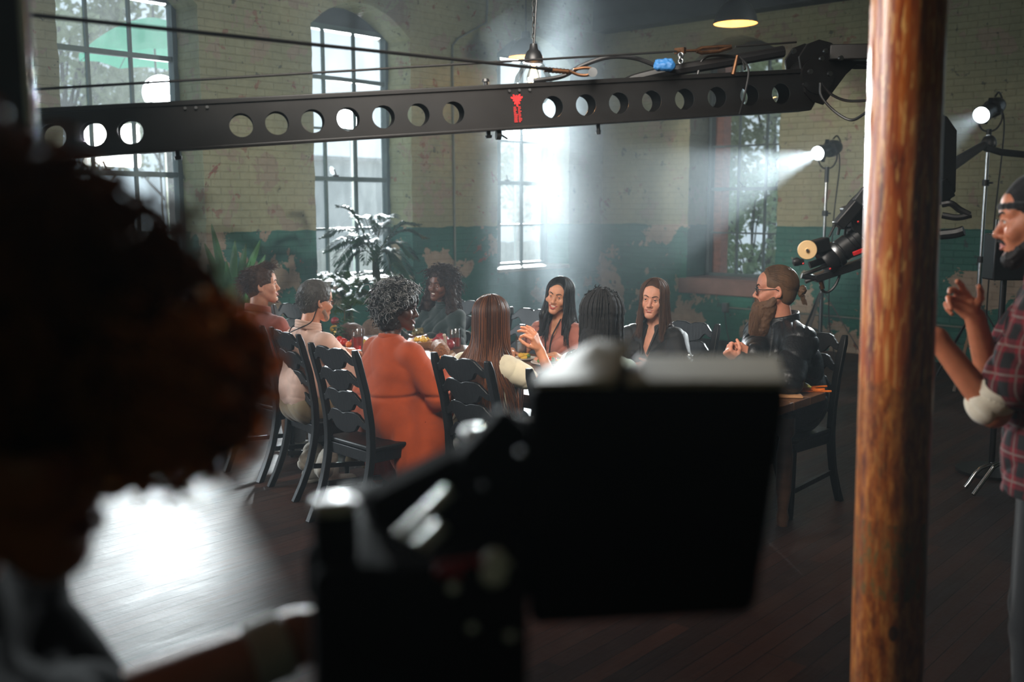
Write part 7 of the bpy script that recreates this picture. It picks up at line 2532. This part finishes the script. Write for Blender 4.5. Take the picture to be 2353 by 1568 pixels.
for (x, y, r) in ((958, 1336, 0.006), (958, 1364, 0.006), (1040, 1352, 0.008), (992, 1382, 0.007), (1084, 1440, 0.007), (1172, 1462, 0.006)):
    c = q(x, y, 0.80)
    MB().ell(c, (r, r, r), None, 14, 10).obj('connector', M_SATIN, fg, world=True)
for (x, y) in ((1015, 1312), (1048, 1316)):
    MB().ell(q(x, y, 0.80), (0.006, 0.006, 0.006), None, 12, 8).obj('red_button', mat('red_record_button', (160, 22, 28), 0.3), fg, world=True)
MB().bar(q(985, 1318, 0.815), q(1110, 1300, 0.815), 0.004, 0.016).obj('red_strip', mat('red_record_button', (160, 22, 28), 0.3), fg, world=True, bevel=0.001)
for (x, y, s_) in ((1136, 1284, 0.9), (1134, 1322, 1.05), (1160, 1298, 0.5)):
    c = q(x, y, 0.805)
    MB().ell(c, (0.011 * s_, 0.011 * s_, 0.009 * s_), None, 16, 10).obj('glint_ball', M_GLINT, fg, world=True)  # white balls added where the camera side catches light
# pedestal down to the floor
pb = at_z(960, 0.95, 0)
MB().cyl((pb.x, pb.y, 0.03), (pb.x, pb.y, zbt - 0.33), 0.06, n=24).obj('pedestal_column', M_MATTE, fg, world=True)
MB().lathe([(0.0, 0.0), (0.30, 0.0), (0.30, 0.03), (0.08, 0.10), (0.0, 0.10)], (pb.x, pb.y, 0.0), n=32).obj('pedestal_base', M_MATTE, fg, world=True)

# ------------------------------------------------------------------ the operator behind it, in near silhouette
def cast_operator():
    b = Body(sc=1.0, stand=True, lean=0.16, head=(-14, -16, 0), hy=0.05)
    hc = P(-8, 935, 0.77)
    yaw = -38
    t = thing('person', 'camera operator in dark clothes with a thick mop of curls, at the front', 'person', (0, 0, 0), R(yaw))
    off = np.array(Matrix.Rotation(R(yaw), 3, 'Z') @ Vector(b.hc))
    t.location = (hc.x - off[0], hc.y - off[1], 0)
    dz = hc.z - off[2]
    for k_ in ('pel', 'chest', 'nb', 'hc'):
        setattr(b, k_, getattr(b, k_) + np.array([0, 0, dz]))
    b.sh = {k_: v + np.array([0, 0, dz]) for k_, v in b.sh.items()}
    b.ik(1, loc2(t, P(690, 1464, 0.98)), loc2(t, P(330, 1620, 1.0)) - b.sh[1])
    b.ik(-1, loc2(t, P(560, 1700, 0.95)), (-0.8, -0.3, -1))
    S = Soft()
    b.flesh(S)
    b.head(S, nose=1.05)
    rz = Matrix.Rotation(-t.rotation_euler.z, 3, 'Z')
    b.hand(S, 1, np.array(rz @ (CAMR + Vector((0, 0, 0.1)))), np.array(rz @ (CAMF * 0.8 - Vector((0, 0, 0.5)))), 'grip')
    b.hand(S, -1, np.array(rz @ (CAMR + CAMF * 0.4)), np.array(rz @ (CAMF * 0.8 - Vector((0, 0, 0.5)))), 'grip')
    S.obj('body', 0.0042, skin_mat('skin_bronze', (150, 94, 66), 0.45), t)
    b.face_parts(t, mat('lip_plum', (92, 44, 42), 0.4), M_LASHB)
    m = mat('charcoal_cotton', (9, 9, 11), 0.95, spec=0.05)
    T = Soft()
    b.top_prims(T, 0.022, sleeves=1.0, sl_infl=0.026, hem=-0.08)
    a, e, w = b.arm[1]
    T.rc(a, e + (w - e) * 0.12, 0.072, 0.062, 0.03)
    T.noise = wrinkle(0.005, 15)
    T.obj('shirt', 0.006, m, t)
    collar(b, t, m, r=0.076, height=0.028)
    L = Soft()
    for q_ in (1, -1):
        L.rc(b.pel + [q_ * 0.085, 0, 0], (q_ * 0.11, 0.03, 0.50), 0.098, 0.066, 0.03).rc((q_ * 0.11, 0.03, 0.50), (q_ * 0.12, 0.0, 0.10), 0.066, 0.056, 0.02)
    L.rc(b.pel + [-0.07, 0, 0], b.pel + [0.07, 0, 0], 0.125, k=0.05)
    L.noise = wrinkle(0.004, 18)
    L.obj('trousers', 0.009, cloth_mat('black_trousers', (26, 27, 30)), t)
    b.shoes(t, mat('black_leather_shoe', (20, 19, 19), 0.4), mat('black_rubber', (20, 20, 20), 0.7), foot=0.0, spread=0.12)
    h = hair_mat('mop_rim_glow', (206, 142, 84), 0.45, tl=0.65)  # pale orange paints the lit edge glow on the fringe curls
    C = Soft()
    C.el(b.hp((0, -0.02, 0.06)), np.array((0.112, 0.126, 0.100)), 0.03, 1, b.hR)
    C.el(b.hp((0, 0.085, 0.06)), np.array((0.085, 0.06, 0.06)), 0.05, 1, b.hR)
    C.el(b.hp((0, -0.07, -0.02)), np.array((0.11, 0.09, 0.11)), 0.04, 1, b.hR)
    C.el(b.hp((0, 0.10, -0.085)), np.array((0.085, 0.075, 0.075)), 0.01, -1, b.hR)
    C.noise = lumps(0.012, 48)
    hc_ = hair_mat('mop_core_shaded', (46, 28, 17), 0.5, tl=0.1)  # dark copy of the hair: shade of the core put into colour
    C.obj('hair', 0.006, hc_, t)
    hl2 = ([0, 30, 50, 66, 80, 96, 112, 140, 180], [22, 20, 14, 2, -6, -20, -34, -44, -48])
    curls(b, t, hair_mat('mop_umber_glow', (126, 82, 46), 0.45, tl=0.5), 1000, 0.085, 91, coil=0.012, turns=2.2, grow=0.048, hairline=hl2, droop=0.5, r=0.0026, out=0.75)  # lighter copy of the hair, part of the painted edge glow
    # the fringe of curls falling forward over the brow
    rr = np.random.default_rng(4)
    n = 420
    st = np.stack([rr.uniform(-0.09, 0.09, n), rr.uniform(0.09, 0.175, n), rr.uniform(0.05, 0.13, n)], -1)
    X = np.zeros((n, 18, 3))
    ph = rr.uniform(0, 6.28, n)
    for i in range(18):
        qq = i / 17
        X[:, i] = st + np.stack([0.01 * qq * np.sin(ph), 0.03 * qq * (1 - 0.5 * qq) * np.ones(n), -0.06 * qq * np.ones(n)], -1) + 0.010 * np.stack([np.cos(qq * 13 + ph), np.sin(qq * 13 + ph), 0.5 * np.sin(qq * 13 + ph)], -1)
    hair_obj(b, t, b.to_body(X.reshape(-1, 3)).reshape(X.shape), 0.0026, h, name='fringe')
    a, e, w = b.arm[1]
    c = w - (w - e) / np.linalg.norm(w - e) * 0.035
    dr = Vector((w - e) / np.linalg.norm(w - e))
    MB().lathe([(0.030, -0.02), (0.0345, -0.018), (0.0345, 0.018), (0.030, 0.02)], c, dr, 24, closed=True).obj('wristband', mat('pale_grey_band', (176, 174, 166), 0.7), t)
cast_operator()

# ------------------------------------------------------------------ crewman at the right edge
def plaid():
    n = NT('red_plaid_flannel')
    tc = n.n('ShaderNodeTexCoord')
    sx = n.n('ShaderNodeSeparateXYZ')
    n.l(tc.outputs['Object'], sx.inputs[0])
    hx = n.math('ADD', sx.outputs[0], sx.outputs[1])
    def band(v, f, lo):
        return n.math('GREATER_THAN', n.math('SINE', n.math('MULTIPLY', v, f)), lo)
    a = band(hx, 78, 0.1)
    b_ = band(sx.outputs[2], 78, 0.1)
    mixf = n.math('MULTIPLY', n.math('ADD', a, b_), 0.5)
    c = n.mix(mixf, srgb(17, 18, 21), srgb(112, 18, 32))
    l1 = n.math('MAXIMUM', band(hx, 78, 0.97), band(sx.outputs[2], 78, 0.97))
    c = n.mix(n.math('MULTIPLY', l1, 0.7), c, srgb(120, 112, 106))
    c = n.mix(0.3, c, n.ramp(n.noise(n.coord(), 30, 4), [(0.3, (0.4, 0.4, 0.4, 1)), (0.7, (1, 1, 1, 1))]), 'MULTIPLY')
    n.l(c, n.b.inputs['Base Color'])
    n.b.inputs['Roughness'].default_value = 0.9
    return n.m
def cast_crew():
    b = Body(sc=1.04, stand=True, lean=0.05, head=(0, -6, 0), hs=1.02)
    hc = P(2384, 505, 2.95)
    yaw = 106
    t = thing('person', 'crewman in a dark cap and red plaid shirt gesturing beside the wooden post', 'person', (0, 0, 0), R(yaw))
    off = np.array(Matrix.Rotation(R(yaw), 3, 'Z') @ Vector(b.hc))
    t.location = (hc.x - off[0], hc.y - off[1], 0)
    dz = hc.z - off[2]
    for k_ in ('pel', 'chest', 'nb', 'hc'):
        setattr(b, k_, getattr(b, k_) + np.array([0, 0, dz]))
    b.sh = {k_: v + np.array([0, 0, dz]) for k_, v in b.sh.items()}
    rz = Matrix.Rotation(-t.rotation_euler.z, 3, 'Z')
    # far arm raised with spread fingers, near arm bent low behind the post
    b.ik(1, loc2(t, P(2240, 728, 3.02)), loc2(t, P(2330, 830, 3.1)) - b.sh[1], 0.30, 0.26)
    b.ik(-1, loc2(t, P(2150, 775, 2.86)), loc2(t, P(2320, 850, 2.8)) - b.sh[-1], 0.31, 0.27)
    S = Soft()
    b.flesh(S)
    b.head(S, nose=1.1)
    d = np.array(rz @ (P(2190, 672, 3.0) - P(2240, 728, 3.02)))
    b.hand(S, 1, d, np.array(rz @ (-CAMR * 0.45 - CAMF * 0.75 + Vector((0, 0, -0.25)))), 'relaxed', hs=0.98, curls=[(12, 22, 14), (22, 30, 18), (42, 48, 26), (52, 56, 30)], splay=0.25)
    b.hand(S, -1, np.array(rz @ (-CAMR + Vector((0, 0, 0.15)))), np.array(rz @ (CAMF - Vector((0, 0, 0.3)))), 'relaxed')
    S.obj('body', 0.003, skin_mat('skin_olive', (186, 116, 84)), t)
    b.face_parts(t, mat('lip_rose', (176, 98, 88), 0.45), M_LASHB, browr=0.0034)
    m = plaid()
    T = Soft()
    b.top_prims(T, 0.024, sleeves=0.62, sl_infl=0.030, hem=-0.08)
    for q_ in (1, -1):
        T.rc(b.pel + [q_ * 0.09, 0, 0.05], b.pel + [q_ * 0.10, 0.0, -0.12], 0.14, 0.145, 0.06)
        a, e, w = b.arm[q_]
        T.rc(a, a + (e - a) * (0.95 if q_ > 0 else 0.70), 0.08, 0.074, 0.03)
    T.cut(b.pel + [0, 0, -0.12], (0, 0, -1))
    T.noise = wrinkle(0.007, 15)
    T.obj('plaid_shirt', 0.0055, m, t)
    cw = wrinkle(0.006, 34)
    for q_ in (1, -1):
        cu = Soft()
        a, e, w = b.arm[q_]
        cu.rc(a + (e - a) * (0.90 if q_ > 0 else 0.60), e + (w - e) * (0.02 if q_ > 0 else 0.10), 0.070, 0.060, 0.02)
        cu.noise = cw
        cu.obj('rolled_undersleeve', 0.0045, cloth_mat('offwhite_waffle', (206, 198, 180)), t)
    collar(b, t, m, r=0.08, height=0.03, open_front=True)
    L = Soft()
    for q_ in (1, -1):
        L.rc(b.pel + [q_ * 0.085, 0, 0], (q_ * 0.11, 0.03, 0.52), 0.10, 0.068, 0.03).rc((q_ * 0.11, 0.03, 0.52), (q_ * 0.12, 0.0, 0.10), 0.068, 0.06, 0.02)
    L.obj('trousers', 0.01, cloth_mat('black_trousers', (26, 27, 30)), t)
    b.shoes(t, mat('black_leather_shoe', (20, 19, 19), 0.4), mat('black_rubber', (20, 20, 20), 0.7), foot=0.0, spread=0.12)
    h = hair_mat('hair_near_black', (26, 20, 18), 0.5)
    C = Soft()
    b.cap(C, 0.004, low=-0.03)
    C.obj('hair', 0.004, h, t)
    K = Soft()
    K.el(b.hp((0, -0.016, 0.046)), np.array((0.088, 0.108, 0.096)), 0.02, 1, b.hR)
    K.cut(b.hp((0, 0.0, 0.034)), b.hR @ np.array((0, -0.12, -1)), 0.006)
    K.noise = lumps(0.002, 60)
    cap = K.obj('cap', 0.004, cloth_mat('black_cap_cotton', (18, 18, 20)), t)
    Kb = Soft()
    N_ = 10
    for i in range(N_):
        a0, a1 = -1.1 + 2.2 * i / N_, -1.1 + 2.2 * (i + 1) / N_
        Kb.rc(b.hp((0.088 * math.sin(a0) * 0.98, -0.016 + 0.108 * math.cos(a0), 0.046)), b.hp((0.088 * math.sin(a1) * 0.98, -0.016 + 0.108 * math.cos(a1), 0.046)), 0.010, 0.010, 0.008)
    Kb.obj('cap_band', 0.004, cloth_mat('black_cap_cotton', (18, 18, 20)), t)
    Bd = Soft()
    Bd.rc(b.hp((0.062, 0.008, -0.045)), b.hp((0.022, 0.068, -0.108)), 0.019, 0.023, 0.03).rc(b.hp((-0.062, 0.008, -0.045)), b.hp((-0.022, 0.068, -0.108)), 0.019, 0.023, 0.03)
    Bd.rc(b.hp((-0.018, 0.072, -0.110)), b.hp((0.018, 0.072, -0.110)), 0.024, 0.024, 0.02)
    Bd.rc(b.hp((-0.026, 0.086, -0.062)), b.hp((0, 0.099, -0.052)), 0.005, 0.006, 0.006).rc(b.hp((0.026, 0.086, -0.062)), b.hp((0, 0.099, -0.052)), 0.005, 0.006, 0.006)
    Bd.noise = lumps(0.003, 150)
    Bd.obj('beard', 0.003, h, t)
cast_crew()
